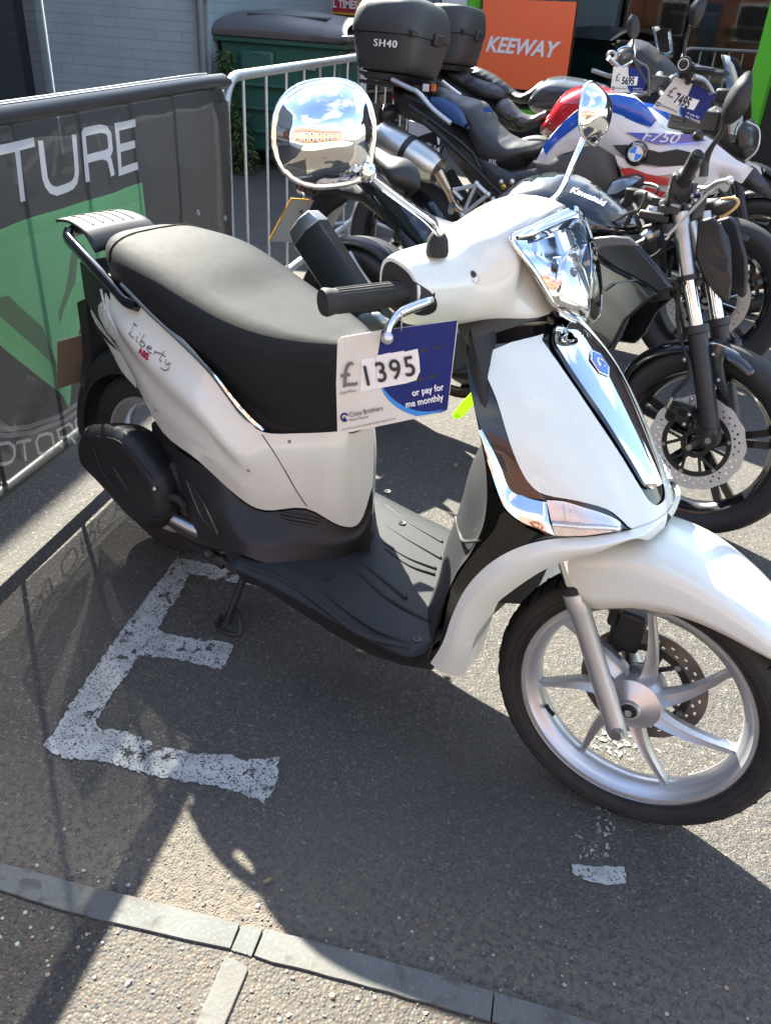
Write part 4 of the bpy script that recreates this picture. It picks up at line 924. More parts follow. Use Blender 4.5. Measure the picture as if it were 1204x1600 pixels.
def hexa(r, o, k=1.25): return [eo+en*o+ed*r*k*math.cos(a)+V(0, 1, 0)*r*math.sin(a)*.95 for a in [i*math.pi/3 for i in range(6)]]
em = mesh('emblem', prism(hexa(.021, .0), en*.0022), CHROME, chs, smooth=0, bevel=.0008)
mesh('emblem_field', prism(hexa(.0175, .0024), en*.0006), BDM, em, smooth=0)
mesh('emblem_mark', tube([eo+en*.0035+ed*.010*math.cos(a)*(1 if math.cos(a) > 0 else .8)+V(0, .0075*math.sin(a), 0) for a in [k*math.pi/5 for k in range(9)]], .0013, 6, 3), CHROME, em)
# chrome side trim
ct_o = [Y(748, 668, -.199), Y(757, 705, -.203), Y(767, 735, -.206), Y(779, 770, -.208), Y(790, 792, -.207), Y(815, 812, -.202), Y(850, 826, -.19), Y(865, 833, -.183)]
ct_i = [Y(752, 668, -.196), Y(770, 702, -.194), Y(784, 732, -.19), Y(797, 755, -.186), Y(810, 768, -.183), Y(828, 776, -.179), Y(846, 780, -.173), Y(853, 781, -.168)]
off = V(.004, -.006, 0)
mid = [a.lerp(b, .5)+V(.003, -.010, 0) for a, b in zip(ct_o, ct_i)]
mesh('chrome_side_trim', mir(patch([[p+off for p in ct_o], mid, [p+off for p in ct_i]], 4, 5)), CHROME, shield, smooth=60)
# indicator lens beside the nose
in_t = [Y(853, 781, -.172), Y(880, 783, -.158), Y(910, 792, -.140), Y(942, 802, -.118), Y(965, 813, -.10), Y(974, 825, -.088)]
in_b = [Y(866, 836, -.178), Y(885, 837, -.165), Y(915, 836, -.148), Y(945, 832, -.125), Y(965, 829, -.105), Y(974, 826, -.088)]
def skin(t_, b_, push, nseg=3): return patch([[p+push for p in t_], [a.lerp(b, .5)+push*2.2 for a, b in zip(t_, b_)], [p+push for p in b_]], nseg, 4)
d0 = V(.55, -.8, -.1).normalized()
fi = mesh('front_indicator', mir(skin(in_t, in_b, d0*.001)), CL2, shield, smooth=60)
mesh('indicator_lens', mir(skin(in_t, in_b, d0*.005)), LENS, fi, smooth=60)
mesh('lens_step', mir(tube([a.lerp(b, .62)+d0*.006 for a, b in zip(in_t[:5], in_b[:5])], .0045, 8, 4)), CL2, fi, smooth=60)
mesh('lens_flute', [tube([(in_t[1].lerp(in_t[4], k/9)).lerp(in_b[1].lerp(in_b[4], k/9), f)+d0*.004 for f in (.15, .5)], .0011, 5) for k in range(9)], CL2, fi)
# white skirt sweeping round the wheel arch down to the foot board
s_o = [V(1.306, 0, .668), V(1.300, -.045, .668)]+[Y(984, 828, -.092), Y(925, 838, -.138), Y(857, 843, -.176), Y(803, 858, -.198), Y(760, 884, -.212), Y(727, 920, -.217), Y(706, 962, -.217), Y(691, 1005, -.212), Y(672, 1036, -.203)]
s_l = [V(1.308, 0, .640), V(1.302, -.05, .636)]+[Y(990, 842, -.095), Y(935, 862, -.135), Y(886, 876, -.158), Y(843, 894, -.178), Y(800, 923, -.190), Y(768, 950, -.195), Y(746, 985, -.195), Y(735, 1018, -.190), Y(724, 1056, -.178)]
so_ = [p.copy() for p in s_o]
sk = patch([s_o, [a.lerp(b, .35)+V(.004, -.010, -.001) for a, b in zip(s_o, s_l)], [a.lerp(b, .75)+V(.002, -.008, 0) for a, b in zip(s_o, s_l)], s_l], 4, 4)
mesh('white_skirt', list(mir(sk)), WHITE, shield, smooth=60)
s_i = [p+V(-.012, min(.085, -p.y*.5), .004) for p in s_l]
lip = patch([s_l, [a.lerp(b, .5)+V(0, 0, 0) for a, b in zip(s_l, s_i)], s_i], 3, 4)
mesh('arch_lip', list(mir(lip)), WHITE, shield, smooth=60)
s_d = [V(p.x-.05, p.y*.1, p.z+.03) for p in s_i]
mesh('arch_liner', list(mir(patch([s_i, s_d], 3, 4))), BLACKP, shield, smooth=60)
# black piece between trim and skirt
k_t = [Y(985, 826, -.098), Y(940, 834, -.128), Y(866, 838, -.176), Y(820, 824, -.196), Y(786, 800, -.206), Y(770, 830, -.212), Y(735, 870, -.216), Y(708, 912, -.218), Y(702, 930, -.217), Y(688, 1000, -.210), Y(672, 1030, -.203)]
k_b = [p+V(0, .002, .0) for p in (s_o[2], s_o[3], s_o[4], s_o[5], s_o[6], s_o[6].lerp(s_o[7], .5), s_o[7], s_o[8].lerp(s_o[7], .5), s_o[8], s_o[9], s_o[10])]
mesh('black_infill', mir(patch([k_t, k_b], 3, 4)), BLACKG, shield, smooth=60)
mesh('neck_panel', list(mir(patch([[V(.905, -.10, .935), V(.97, -.075, .945), V(1.02, -.04, .945), V(1.05, 0, .942)], [Y(729, 538, -.155), Y(775, 520, -.12), Y(835, 503, -.06), Y(880, 506, 0)]], 3, 4))), BLACKG, shield, smooth=60)
mesh('neck_core', loft([[S((x, -w_, z)), S((x+dx, -w_*.4, z)), S((x+dx, w_*.4, z)), S((x, w_, z))] for x, dx, w_, z in [(.92, .12, .07, .84), (.90, .12, .065, .91), (.88, .13, .06, .95)]], 2), BLACKP, shield)

# --- handlebar cover (turned with the forks), headlight
def hs(v, pts): return [S(V(x, v, z)) for x, z in pts]
HS = [(-.228, [(.868, .940), (.846, .955), (.838, .985), (.840, 1.010), (.850, 1.020), (.866, 1.018), (.890, 1.006), (.905, .985), (.905, .962), (.896, .945), (.885, .938), (.878, .936)]),
      (-.205, [(.866, .926), (.842, .948), (.833, .985), (.838, 1.012), (.852, 1.026), (.872, 1.026), (.898, 1.012), (.915, .990), (.916, .960), (.905, .936), (.892, .925), (.880, .922)]),
      (-.165, [(.870, .918), (.842, .945), (.833, .985), (.842, 1.016), (.858, 1.030), (.884, 1.030), (.915, 1.016), (.935, .990), (.935, .958), (.922, .932), (.905, .920), (.890, .915)]),
      (-.125, [(.875, .912), (.842, .942), (.834, .985), (.846, 1.018), (.866, 1.034), (.898, 1.038), (.934, 1.026), (.956, .996), (.958, .958), (.945, .930), (.925, .915), (.900, .910)]),
      (-.098, [(.880, .908), (.843, .938), (.832, .985), (.848, 1.022), (.874, 1.044), (.915, 1.054), (.972, 1.054), (.998, 1.020), (.998, .975), (.980, .932), (.950, .915), (.915, .908)]),
      (-.070, [(.885, .905), (.845, .936), (.830, .985), (.847, 1.028), (.880, 1.058), (.930, 1.076), (1.000, 1.080), (1.000, 1.040), (1.004, .985), (1.025, .935), (.985, .915), (.930, .905)]),
      (-.035, [(.890, .903), (.846, .934), (.828, .985), (.846, 1.034), (.885, 1.072), (.942, 1.096), (1.016, 1.095), (1.008, 1.045), (1.020, .990), (1.040, .940), (1.020, .916), (.945, .904)]),
      (0, [(.890, .902), (.846, .934), (.827, .985), (.846, 1.038), (.888, 1.080), (.948, 1.106), (1.018, 1.100), (1.010, 1.046), (1.022, .992), (1.045, .938), (1.028, .914), (.950, .903)])]
full = HS+[(-v, p) for v, p in HS[:-1][::-1]]
hbs = loft([hs(v, p) for v, p in full], 4, 3)
hb = mesh('handlebar_cover', hbs, WHITE, scoot, smooth=50)
HBB = BVHTree.FromPolygons([Vector(v) for v in hbs[0]], hbs[1])
# grip openings: black recess in the arm ends
for sgn in (-1, 1):
    sec_ = spl(hs(-.2295 if sgn < 0 else .2295, HS[0][1]), 3, True); c = sum(sec_, Vector())/len(sec_)
    mesh('grip_recess', flatpoly([c+(p-c)*.88 for p in sec_]), BLACKP, hb)
ro = [(624, 418), (636, 431), (652, 443), (668, 453), (679, 465), (682, 477), (677, 487), (664, 492), (650, 491), (642, 484), (636, 470), (630, 452), (624, 434)]
mesh('lever_recess', overlay('r', ro, .0012, TINK, hb, half=False, sm=3, bv=HBB, vv=-.2), TINK, hb, smooth=60)
h = HBB.ray_cast(CC, ray(741, 432)); hn = h[1] if h[1].dot(CC-h[0]) > 0 else -h[1]
u1 = (HP(750, 440, -.1)-HP(734, 424, -.1)).normalized(); u1 = (u1-u1.dot(hn)*hn).normalized(); u2 = hn.cross(u1)
rr_ = [h[0]+hn*.0008+u1*.0115*math.cos(a)+u2*.0062*math.sin(a) for a in [k*math.pi/8 for k in range(16)]]
mesh('screw_well', [tube(rr_, .0012, 6, 1, True)], WHITE, hb); mesh('screw_hole', flatpoly([h[0]+hn*.0010+u1*(-.004+.0055*math.cos(a))+u2*.0045*math.sin(a) for a in [k*math.pi/8 for k in range(16)]]), GAPM, hb)
mesh('neck_flare', list(hmir(patch([[HP(712, 494, -.125), HP(745, 489, -.112), HP(780, 480, -.09), HP(810, 480, -.07), HP(850, 488, -.035), S((1.06, 0, .935))], [HP(728, 508, -.118), HP(752, 506, -.105), HP(785, 500, -.085), HP(815, 495, -.06), HP(848, 493, -.03), S((1.05, 0, .925))], [HP(744, 520, -.11), HP(754, 525, -.105), HP(785, 515, -.085), HP(815, 504, -.06), HP(846, 494, -.03), S((1.04, 0, .915))]], 2, 3))), WHITE, hb, smooth=60)
# headlight: outline in space (turned frame), reflector bowl, clear lens, chrome bezel
HO = [(800, 371, -.098), (828, 357, -.075), (858, 342, -.045), (887, 329, -.015), (903, 336, .005), (918, 350, .03), (932, 376, .055), (938, 402, .066), (938, 430, .066), (936, 455, .058), (933, 478, .045), (927, 498, .025), (913, 503, .005), (899, 500, -.015), (880, 491, -.042), (866, 478, -.058), (852, 452, -.072), (838, 427, -.083), (820, 400, -.092)]
# real lamp is symmetric: build right half plus mirror from the traced right edge and centre line
RE = [HP(*p) for p in [(887, 329, -.018), (858, 342, -.050), (828, 357, -.079), (800, 371, -.100), (808, 388, -.0985), (824, 409, -.094), (840, 432, -.086), (853, 455, -.077), (866, 477, -.064), (880, 491, -.046), (899, 501, -.022)]]
CLn = [S((x, 0, z)) for x, z in [(1.044, 1.098), (1.054, 1.088), (1.065, 1.072), (1.077, 1.050), (1.087, 1.030), (1.096, 1.010), (1.103, .990), (1.108, .972), (1.111, .955), (1.110, .943), (1.102, .934)]]
def hl(t_in, t_out, push, dep=0., tilt=0.): 
    rws = []
    for t in [t_in+(t_out-t_in)*k/4 for k in range(5)]:
        rw = []
        for ii, (e, c) in enumerate(zip(RE, CLn)):
            n0 = SROT @ V(1, 0, .1); p = c.lerp(e, t); s_ = 1-t**2.2
            base = c.lerp(e, t); # convex bow
            xx = (c-e).dot(n0); p = p+n0*(xx*(t-t**1.8)*1.0)
            rw.append(p+n0*(push-tilt*(1-ii/10)**1.5*(1-t**3)-dep*math.sin(math.pi*min(1, t/.95))**.7*math.sin(math.pi*ii/10)**.7))
        rws.append(rw)
    return patch(rws, 3, 3)
hl0 = mesh('headlight', list(hmir(hl(0, .97, -.010, 0., .030))), CHROME, scoot, smooth=60)
mesh('bezel', hmir(tube(RE, .0042, 8, 3))+hmir(patch([[e+(SROT @ V(1, 0, .1))*.002 for e in RE], [c.lerp(e, .86)+(SROT @ V(1, 0, .1))*.006 for e, c in zip(RE, CLn)]], 3, 3)), CHROME, hl0, smooth=60)
# eyebrow
eb0 = [RE[0], RE[1], RE[2], RE[3]]; eb1 = [RE[0].lerp(CLn[3], .28), RE[1].lerp(HP(862, 372, -.05), .62), RE[2].lerp(HP(826, 378, -.08), .75), RE[3]+V(0, 0, -.002)]
mesh('brow', list(hmir(patch([[p+SROT @ V(.004, 0, .002) for p in eb0], [a.lerp(b, .5)+SROT @ V(.010, 0, .004) for a, b in zip(eb0, eb1)], [p+SROT @ V(.008, 0, 0) for p in eb1]], 3, 4))), CHROME, hl0, smooth=60)
# inner reflector: twin bowls with fins
def bowl(c, rx, rz_, dep, ax0=V(1, 0, .05)):
    n0 = (SROT @ ax0).normalized(); u_, v_ = SROT @ V(0, 1, 0), V(0, 0, 1); rws = []
    for t in (0, .25, .5, .75, 1): rws.append([S(c)+n0*(-dep*(1-t*t))+u_*rx*t*math.cos(a)+v_*rz_*t*math.sin(a)*(1-.25*math.cos(a)) for a in [k*math.pi/12 for k in range(25)]])
    return grid(rws)
mesh('reflector', [bowl((1.068, -.040, 1.0), .034, .055, .034, V(1, -.5, .12))], CHROME, hl0, smooth=60); mesh('reflector', [bowl((1.068, .040, 1.0), .034, .055, .034, V(1, .5, .12))], CHROME, hl0, smooth=60)
mesh('lens_edge', list(hmir(tube([p+(SROT @ V(-.004, 0, 0)) for p in [RE[i].lerp(CLn[i], .10) for i in range(11)]], .0022, 6, 3))), TINK, hl0)
mesh('reflector_fin', [tube([S((1.078, .001, 1.055)), S((1.088, .004, 1.02)), S((1.094, .002, .97))], .0025, 6, 3)], CHROME, hl0)
mesh('bulb_cap', [lathe([(0, .016), (.006, .015), (.008, .008), (.008, 0)], S((1.058, -.026, 1.01)), SROT @ V(1, 0, 0), 16)], mat('bulb_grey', (.12, .12, .14), .3, metal=.5), hl0)
mesh('lens', list(hmir(hl(0, .98, .006))), LENS, hl0, smooth=60)

# --- grips, levers, mirrors
HX = SROT @ V(0, 1, 0)
for sgn in (-1, 1):
    g0, g1 = S((.888, sgn*.20, .973)), S((.811, sgn*.338, .964))
    d = (g1-g0).normalized(); Lg = (g1-g0).length
    gp = mesh('grip', lathe([(0, -.01), (.020, -.01), (.0225, 0), (.0225, .004), (.019, .006), (.0185, Lg*.2), (.0182, Lg*.5), (.0180, Lg*.88), (.0195, Lg*.93), (.0205, Lg*.97), (.0185, Lg), (.0, Lg+.001)], g0, d, 28), RUBBER, hb, smooth=40)
    fl_, fn_ = frame(d)
    mesh('grip_rib', [tube([g0+d*(Lg*.08)+r0, g0+d*(Lg*.86)+r0*.98], .0007, 5) for r0 in [(fl_*math.cos(a)+fn_*math.sin(a))*.0186 for a in [k*math.pi/12 for k in range(24)]]], RUBBER, gp)
    mesh('grip_flange', lathe([(0, -.02), (.026, -.02), (.028, -.014), (.028, -.004), (.024, 0), (0, 0)], g0, d, 28), BLACKP, hb)
lv = [HP(672, 470, -.205), HP(660, 474, -.222), HP(640, 482, -.245), HP(622, 492, -.262), HP(610, 508, -.275), HP(605, 524, -.282)]
mesh('brake_lever', tube(lv, [.0085, .0095, .0085, .0075, .0062, .006], 12, 5, flat=.9), mat('lever_alloy', (.62, .62, .62), .16, metal=1), hb)
bb = HP(605, 528, -.284)
def ball(c, r, n=16): return lathe([(r*math.sin(math.pi*k/8), -r*math.cos(math.pi*k/8)) for k in range(9)], c, (0, 0, 1), n)
mesh('lever_ball', ball(bb, .0095), scoot.children[-1].children[0].data.materials[0] if False else SILVER, hb)
lvl = [S((.94, .205, .965)), S((.935, .24, .957)), S((.905, .29, .944)), S((.885, .32, .93))]
mesh('brake_lever', tube(lvl, [.009, .0085, .0065, .006], 10, 4), SILVER, hb)
# mirrors: boot, stem, round chrome shell, glass
def mirror(sg):
    base = HP(683, 386, -.172); stem = [base+V(0, 0, .004), HP(686, 368, -.178), HP(670, 346, -.200), HP(625, 312, -.305), HP(578, 276, -.42)]
    out = [HP(*p, -.0)*0 for p in []]
    ol = [(430, 180), (440, 158), (458, 141), (480, 131), (505, 127), (531, 127), (553, 134), (570, 151), (580, 173), (584, 197), (583, 224), (579, 250), (577, 270), (565, 279), (545, 286), (520, 290), (492, 291), (465, 283), (444, 267), (431, 243), (427, 212)]
    nm = V(.80, -.56, .12).normalized(); d0_ = nm.dot(HP(577, 272, -.422))
    P = [at(x, y, nm, d0_) for x, y in ol]
    shell = puff(P, nm, .040, .062, .007, 2, Tb=.004, pw=2.0)
    c = sum(P, Vector())/len(P)
    gls = puff([c+(p-c)*.94 for p in P], nm, .0005, .01, .012, 2, off=-.0055)
    bezel = tube(P, .0036, 8, 2, True)
    parts = dict(boot=[lathe([(0, -.012), (.0165, -.012), (.0175, -.006), (.0155, .012), (.010, .021), (0, .022)], base, (0, 0, 1), 20)], stem=[tube(stem, [.0056, .0056, .0056, .0056, .0062], 12, 6)], shell=[shell, bezel, tube([HP(578, 276, -.42), HP(572, 268, -.426), HP(560, 255, -.436)], [.0095, .012, .004], 12, 3)], glass=[gls])
    if sg > 0:
        parts = {k: [refl(s, SN, SD) for s in v] for k, v in parts.items()}
        cR = c-2*(c.dot(SN)-SD)*SN; n2 = V(.98, .07, .17).normalized(); e1 = V(0, 0, 1); e1 = (e1-e1.dot(n2)*n2).normalized(); e2 = n2.cross(e1)
        cR = CC+ray(924, 178)*((cR-CC).dot(FW))
        rc_ = [((p-c).dot(V(0, 0, 1)), (p-c).dot(nm.cross(V(0, 0, 1)).normalized())) for p in P]
        ct_, st_ = math.cos(R(-24)), math.sin(R(-24)); P2 = [cR+e1*(a*ct_-b*st_)+e2*(a*st_+b*ct_) for a, b in rc_]
        parts['shell'] = [puff(P2, n2, .040, .062, .007, 2, Tb=.004), tube(P2, .0036, 8, 2, True)]; parts['glass'] = [puff([cR+(p-cR)*.94 for p in P2], n2, .0005, .01, .012, 2, off=-.0055)]
        base = base-2*(base.dot(SN)-SD)*SN; dz = (cR-CC).dot(FW); e_ = CC+ray(912, 214)*dz
        parts['stem'] = [tube([base, base+V(0, 0, .02), CC+ray(868, 308)*(dz*.93), CC+ray(893, 258)*(dz*.985), e_], [.0062, .006, .006, .006, .0065], 12, 6)]
        parts['shell'].append(tube([e_, cR.lerp(e_, .4)+n2*.01], [.009, .006], 10))
    sh_ = mesh('mirror_stem', parts['stem'], CHROME, hb); mesh('boot', parts['boot'], RUBBER, sh_)
    ms = mesh('mirror', parts['shell'], CHROME, hb, smooth=70); mesh('mirror_glass', parts['glass'], mat('mirror_glass', (.8, .8, .82), .01, metal=1), ms)
mirror(-1); mirror(1)

# --- front wheel, fork, brake, fender
AX0 = V(1.34, 0, .272); AXW = S(AX0); WN = SROT @ V(0, 1, 0)
GROOVE = mat('groove_black', (.002, .002, .002), 1., spec=0.)  # gloss-free black puts the shade of recessed grooves into raised strips
def wheel(parent, c, nrm, R0, tw, rr, rw_, nsp, ph, tyrem, rimm, hubr=.05, spokes='swirl', start=None, grooves=True, rimname='rim', sw=.016):
    nrm = Vector(nrm).normalized(); root = mesh('tyre', lathe([(rr-.004, -rw_*.92), (rr+.006, -rw_*1.04), (rr+(R0-rr)*.35, -tw*.98), (rr+(R0-rr)*.62, -tw), (rr+(R0-rr)*.84, -tw*.80), (rr+(R0-rr)*.96, -tw*.42), (R0, 0), (rr+(R0-rr)*.96, tw*.42), (rr+(R0-rr)*.84, tw*.80), (rr+(R0-rr)*.62, tw), (rr+(R0-rr)*.35, tw*.98), (rr+.006, rw_*1.04), (rr-.004, rw_*.92)], c, nrm, 96), tyrem, parent, smooth=60)
    u_, v_ = nrm.cross(V(0, 0, 1)).normalized(), V(0, 0, 1); v_ = (v_-v_.dot(nrm)*nrm).normalized(); u_ = -u_ if u_.x < 0 else u_
    def pt(r, a, h): return Vector(c)+u_*r*math.cos(a)+v_*r*math.sin(a)+nrm*h
    rim = mesh(rimname, lathe([(rr+.002, -rw_), (rr+.001, -rw_-.002), (rr-.006, -rw_-.001), (rr-.009, -rw_+.004), (rr-.014, -rw_*.72), (rr-.024, -rw_*.5), (rr-.028, 0), (rr-.024, rw_*.5), (rr-.014, rw_*.72), (rr-.009, rw_-.004), (rr-.006, rw_+.001), (rr+.001, rw_+.002), (rr+.002, rw_)], c, nrm, 96), rimm, parent, smooth=50)
    mesh('hub', lathe([(0, -.052), (.018, -.052), (.020, -.046), (.030, -.042), (hubr, -.030), (hubr+.004, -.015), (hubr+.004, .015), (hubr, .03), (.03, .045), (0, .046)], c, nrm, 40), rimm, rim, smooth=40)
    for k in range(nsp):
        a = ph+2*math.pi*k/nsp; sh = []
        if spokes == 'swirl':
            rows = []
            for t in (0, .15, .35, .55, .75, .9, 1):
                r = hubr*.85+(rr-.024-hubr*.85)*t; aa = a-.30*(1-t)**1.3; w0 = sw*(1.35-1.1*t+.30*t**6); dp = .017-.006*t
                pp_ = pt(r, aa, 0); tg = pt(1, aa+math.pi/2, 0)-pt(0, 0, 0)
                rows.append([pp_-tg*w0-nrm*dp*.6, pp_-tg*w0*.75-nrm*dp*1.25, pp_-tg*w0*.12-nrm*dp*.55, pp_+tg*w0*.75-nrm*dp*1.25, pp_+tg*w0-nrm*dp*.4, pp_+tg*w0*.5+nrm*dp, pp_-tg*w0*.5+nrm*dp])
            sh = [loft(rows, 3)]
        else:
            e0, e1 = .24, .10
            for s_ in (-1, 1):
                rows = []
                for t in (0, .5, 1):
                    r = hubr*.8+(rr-.02-hubr*.8)*t; aa = a+s_*(e0*(1-t)**1.5*.5+(.02 if spokes == 'thin' else .10)*t); pp_ = pt(r, aa, 0); tg = pt(1, aa+math.pi/2, 0)-pt(0, 0, 0); w0 = sw*.5
                    rows.append([pp_-tg*w0-nrm*.010, pp_+tg*w0-nrm*.010, pp_+tg*w0*.8+nrm*.010, pp_-tg*w0*.8+nrm*.010])
                sh.append(loft(rows, 2))
        mesh('spoke', sh, rimm, rim, smooth=22)
    if grooves:
        gs = []
        for k in range(44):
            a = 2*math.pi*k/44
            for s_ in (-1, 1):
                q = [pt(R0*1.0-(R0-rr)*f_, a+s_*.02+da, s_*tw*h_) for f_, da, h_ in ((.008, 0, .12), (.034, .05, .40), (.11, .075, .66), (.20, .08, .84))]
                gs.append(tube(q, .0017, 6, 2))
        mesh('tread_groove', gs, GROOVE, root, smooth=0)
    return root, rim, pt
ty, rim, wpt = wheel(scoot, AXW, WN, .273, .046, .215, .033, 7, R(-8), RUBBER, SILVER, .052, sw=.0135)
ty.name = 'front_tyre'; rim.name = 'front_rim'
mesh('valve', tube([wpt(.187, R(-147), -.01), wpt(.178, R(-146), -.022), wpt(.168, R(-144), -.030)], [.0045, .004, .0045], 8), RUBBER, rim)
mesh('sidewall_ring', [lathe([(r_-.0012, -h_), (r_, -h_-.0012), (r_+.0012, -h_)], AXW, WN, 96) for r_, h_ in ((.224, .0405), (.236, .0452), (.250, .0455))], RUBBER, ty)
mesh('rim_edge', lathe([(.2165, -.0355), (.2175, -.0365), (.2185, -.0355)], AXW, WN, 96), STEEL, rim)
# perforated disc on the far side
def disc(parent, c, nrm, h, r0, r1, mt, n=30, wavy=False, thick=.004, holes=2, carrier=None, spider=8):
    nrm = Vector(nrm).normalized(); u_, v_ = frame(nrm); c = Vector(c)+nrm*h; out = []
    def q(r, a, t): return c+(u_*math.cos(a)+v_*math.sin(a))*r+nrm*t
    # annulus made of sectors with square holes between two bands
    m = n*4; rows = []
    def rad(a): return r1*(1+(.012*math.cos(a*n*.5) if wavy else 0))
    bands = [(r0, r0+(r1-r0)*.18), (r0+(r1-r0)*.34, r0+(r1-r0)*.46), (r0+(r1-r0)*.62, None)] if holes == 2 else [(r0, r0+(r1-r0)*.35), (r0+(r1-r0)*.62, None)]
    vs, fs = [], []
    def quad(a0, a1, ra, rb):
        b = len(vs); 
        for t in (-thick/2, thick/2):
            vs.extend([q(ra, a0, t), q(ra, a1, t), q(rb if rb else rad(a1), a1, t), q(rb if rb else rad(a0), a0, t)][0:4])
        fs.extend([(b, b+1, b+2, b+3), (b+4, b+7, b+6, b+5), (b, b+4, b+5, b+1), (b+2, b+6, b+7, b+3), (b+1, b+5, b+6, b+2), (b, b+3, b+7, b+4)])
    for k in range(m):
        a0, a1 = 2*math.pi*k/m, 2*math.pi*(k+1)/m
        for ra, rb in bands: quad(a0, a1, ra, rb)
        gaps = [(bands[i][1], bands[i+1][0]) for i in range(len(bands)-1)]
        for gi, (ra, rb) in enumerate(gaps):
            if (k+gi*2) % 4: quad(a0, a1, ra, rb)
    d = mesh('brake_disc', (vs, fs), mt, parent, smooth=0)
    cm = carrier or ENGB
    sp = [lathe([(.03, -.004), (.045, -.004), (.045, .004), (.03, .004)], c, nrm, 24), lathe([(r0-.012, -.003), (r0+.002, -.003), (r0+.002, .003), (r0-.012, .003), (r0-.012, -.003)], c, nrm, 48)]
    for k in range(spider):
        a = 2*math.pi*k/spider; sp.append(tube([q(.04, a, 0), q(r0-.004, a+.35, 0)], .005, 6)); sp.append(tube([q(.04, a, 0), q(r0-.004, a-.1, 0)], .0045, 6))
    mesh('disc_carrier', sp, cm, d)
    for k in range(spider): mesh('disc_bolt', lathe([(0, .005), (.006, .005), (.006, -.006), (0, -.006)], q(r0-.004, 2*math.pi*k/spider+.35, -.0), nrm, 10), STEEL, d)
    return d
disc(scoot, AXW, WN, .042, .088, .120, DISCR, 22, spider=5)
fk = lambda x, y, z: S((x, y, z))
fdir = V(.155, 0, -.287).normalized()
for sg in (-1, 1):
    y_ = sg*.078
    f = mesh('fork_leg', [lathe([(0, 0), (.017, 0), (.019, .01), (.019, .03), (.0188, .255), (.0212, .262), (.0212, .292), (.016, .297), (0, .297)], S((1.337, y_, .232)), SROT @ (-fdir), 24)], SILVER, scoot, smooth=40)
    mesh('dust_seal', lathe([(0, .292), (.0195, .292), (.0195, .304), (.015, .308), (0, .308)], S((1.337, y_, .232)), SROT @ (-fdir), 24), RUBBER, f)
    mesh('fork_tube', lathe([(.0125, .30), (.0125, .52), (0, .52)], S((1.337, y_, .232)), SROT @ (-fdir), 20), CHROME, f)
    mesh('axle_nut', [lathe([(0, -.012), (.010, -.012), (.012, -.008), (.012, .0), (0, .0)], S((1.337, sg*.092, .249)), SROT @ V(0, -sg if sg > 0 else 1, 0), 6)], STEEL, f, smooth=0)
mesh('axle', tube([S((1.34, -.06, .272)), S((1.34, .06, .272))], .007, 12), STEEL, scoot)
mesh('hub_hole', lathe([(0, .0535), (.014, .0535), (.016, .050)], AXW, -WN, 20), TINK, rim)  # flat black disc: the dark of the hub's open hole is painted in
mesh('brake_caliper', [box(S((1.285, .055, .375)), (.06, .05, .085), SROT), box(S((1.26, .05, .40)), (.03, .04, .05), SROT)], ENGB, scoot, bevel=.008)
mesh('brake_hose', tube([S((1.25, .05, .40)), S((1.22, .055, .48)), S((1.16, .05, .60))], .005, 8, 4), RUBBER, scoot)
# fender
FT = [(124, .352, .085, .285, .03), (117, .352, .092, .236, .02), (108, .354, .095, .236, .015), (98, .357, .095, .244, .01), (86, .348, .094, .254, .01), (76, .336, .091, .262, .01), (66, .327, .086, .270, .008), (57, .320, .078, .279, .006), (48, .315, .062, .292, .004), (41, .312, .040, .300, .002), (38, .310, .015, .305, .0)]
fr = []
for a, rc, w_, rs, _ in FT:
    t = R(a); rw = []
    for f, hh in ((-1, 0), (-1.0, .35), (-.97, .62), (-.86, .82), (-.62, .94), (-.3, .99), (0, 1), (.3, .99), (.62, .94), (.86, .82), (.97, .62), (1.0, .35), (1, 0)):
        r = rs+(rc-rs)*hh; rw.append(S(AX0+V(r*math.cos(t), w_*f, r*math.sin(t))))
    fr.append(rw)
fd = mesh('front_fender', patch(fr, 4, 2), WHITE, scoot, solid=.004, smooth=60)

# --- rear wheel, mudguard, plate, engine, silencer, stand
RT0 = V(0, 0, .272)
ty2, rim2, wp2 = wheel(scoot, RT0, (0, 1, 0), .258, .052, .190, .038, 5, R(20), RUBBER, SILVER, .055, sw=.02)
ty2.name = 'rear_tyre'; rim2.name = 'rear_rim'
mg = []
for a in (60, 85, 110, 135, 158, 172, 180):
    t = R(a); w_ = .075 if a < 150 else .07
    mg.append([RT0+V(rq*math.cos(t), w_*f, rq*math.sin(t)) for f, rq in ((-1, .262), (-.9, .30), (-.5, .32), (0, .325), (.5, .32), (.9, .30), (1, .262))])
mesh('rear_mudguard', patch(mg, 3, 2), BLACKP, scoot, solid=.004, smooth=60)
mesh('plate_bracket', loft([[V(-.24, -.05, .66), V(-.24, .05, .66), V(-.20, .05, .68), V(-.20, -.05, .68)], [V(-.245, -.05, .52), V(-.245, .05, .52), V(-.21, .05, .52), V(-.21, -.05, .52)], [V(-.225, -.085, .46), V(-.225, .085, .46), V(-.21, .085, .44), V(-.21, -.085, .44)]], 2), BLACKP, scoot)
PLW = mat('plate_yellow', (.62, .45, .10), .4); PLB = mat('plate_back', (.20, .17, .13), .5)
ax_ = (V(0, 1, 0), V(.28, 0, .96).normalized(), V(.96, 0, -.28).normalized())
pl = mesh('number_plate', box(V(-.268, -.02, .500), (.19, .15, .003), None, ax_), PLB, scoot)
mesh('plate_bolt', [ball(V(-.266, y_, .44), .005, 8) for y_ in (-.05, .05)], STEEL, pl)
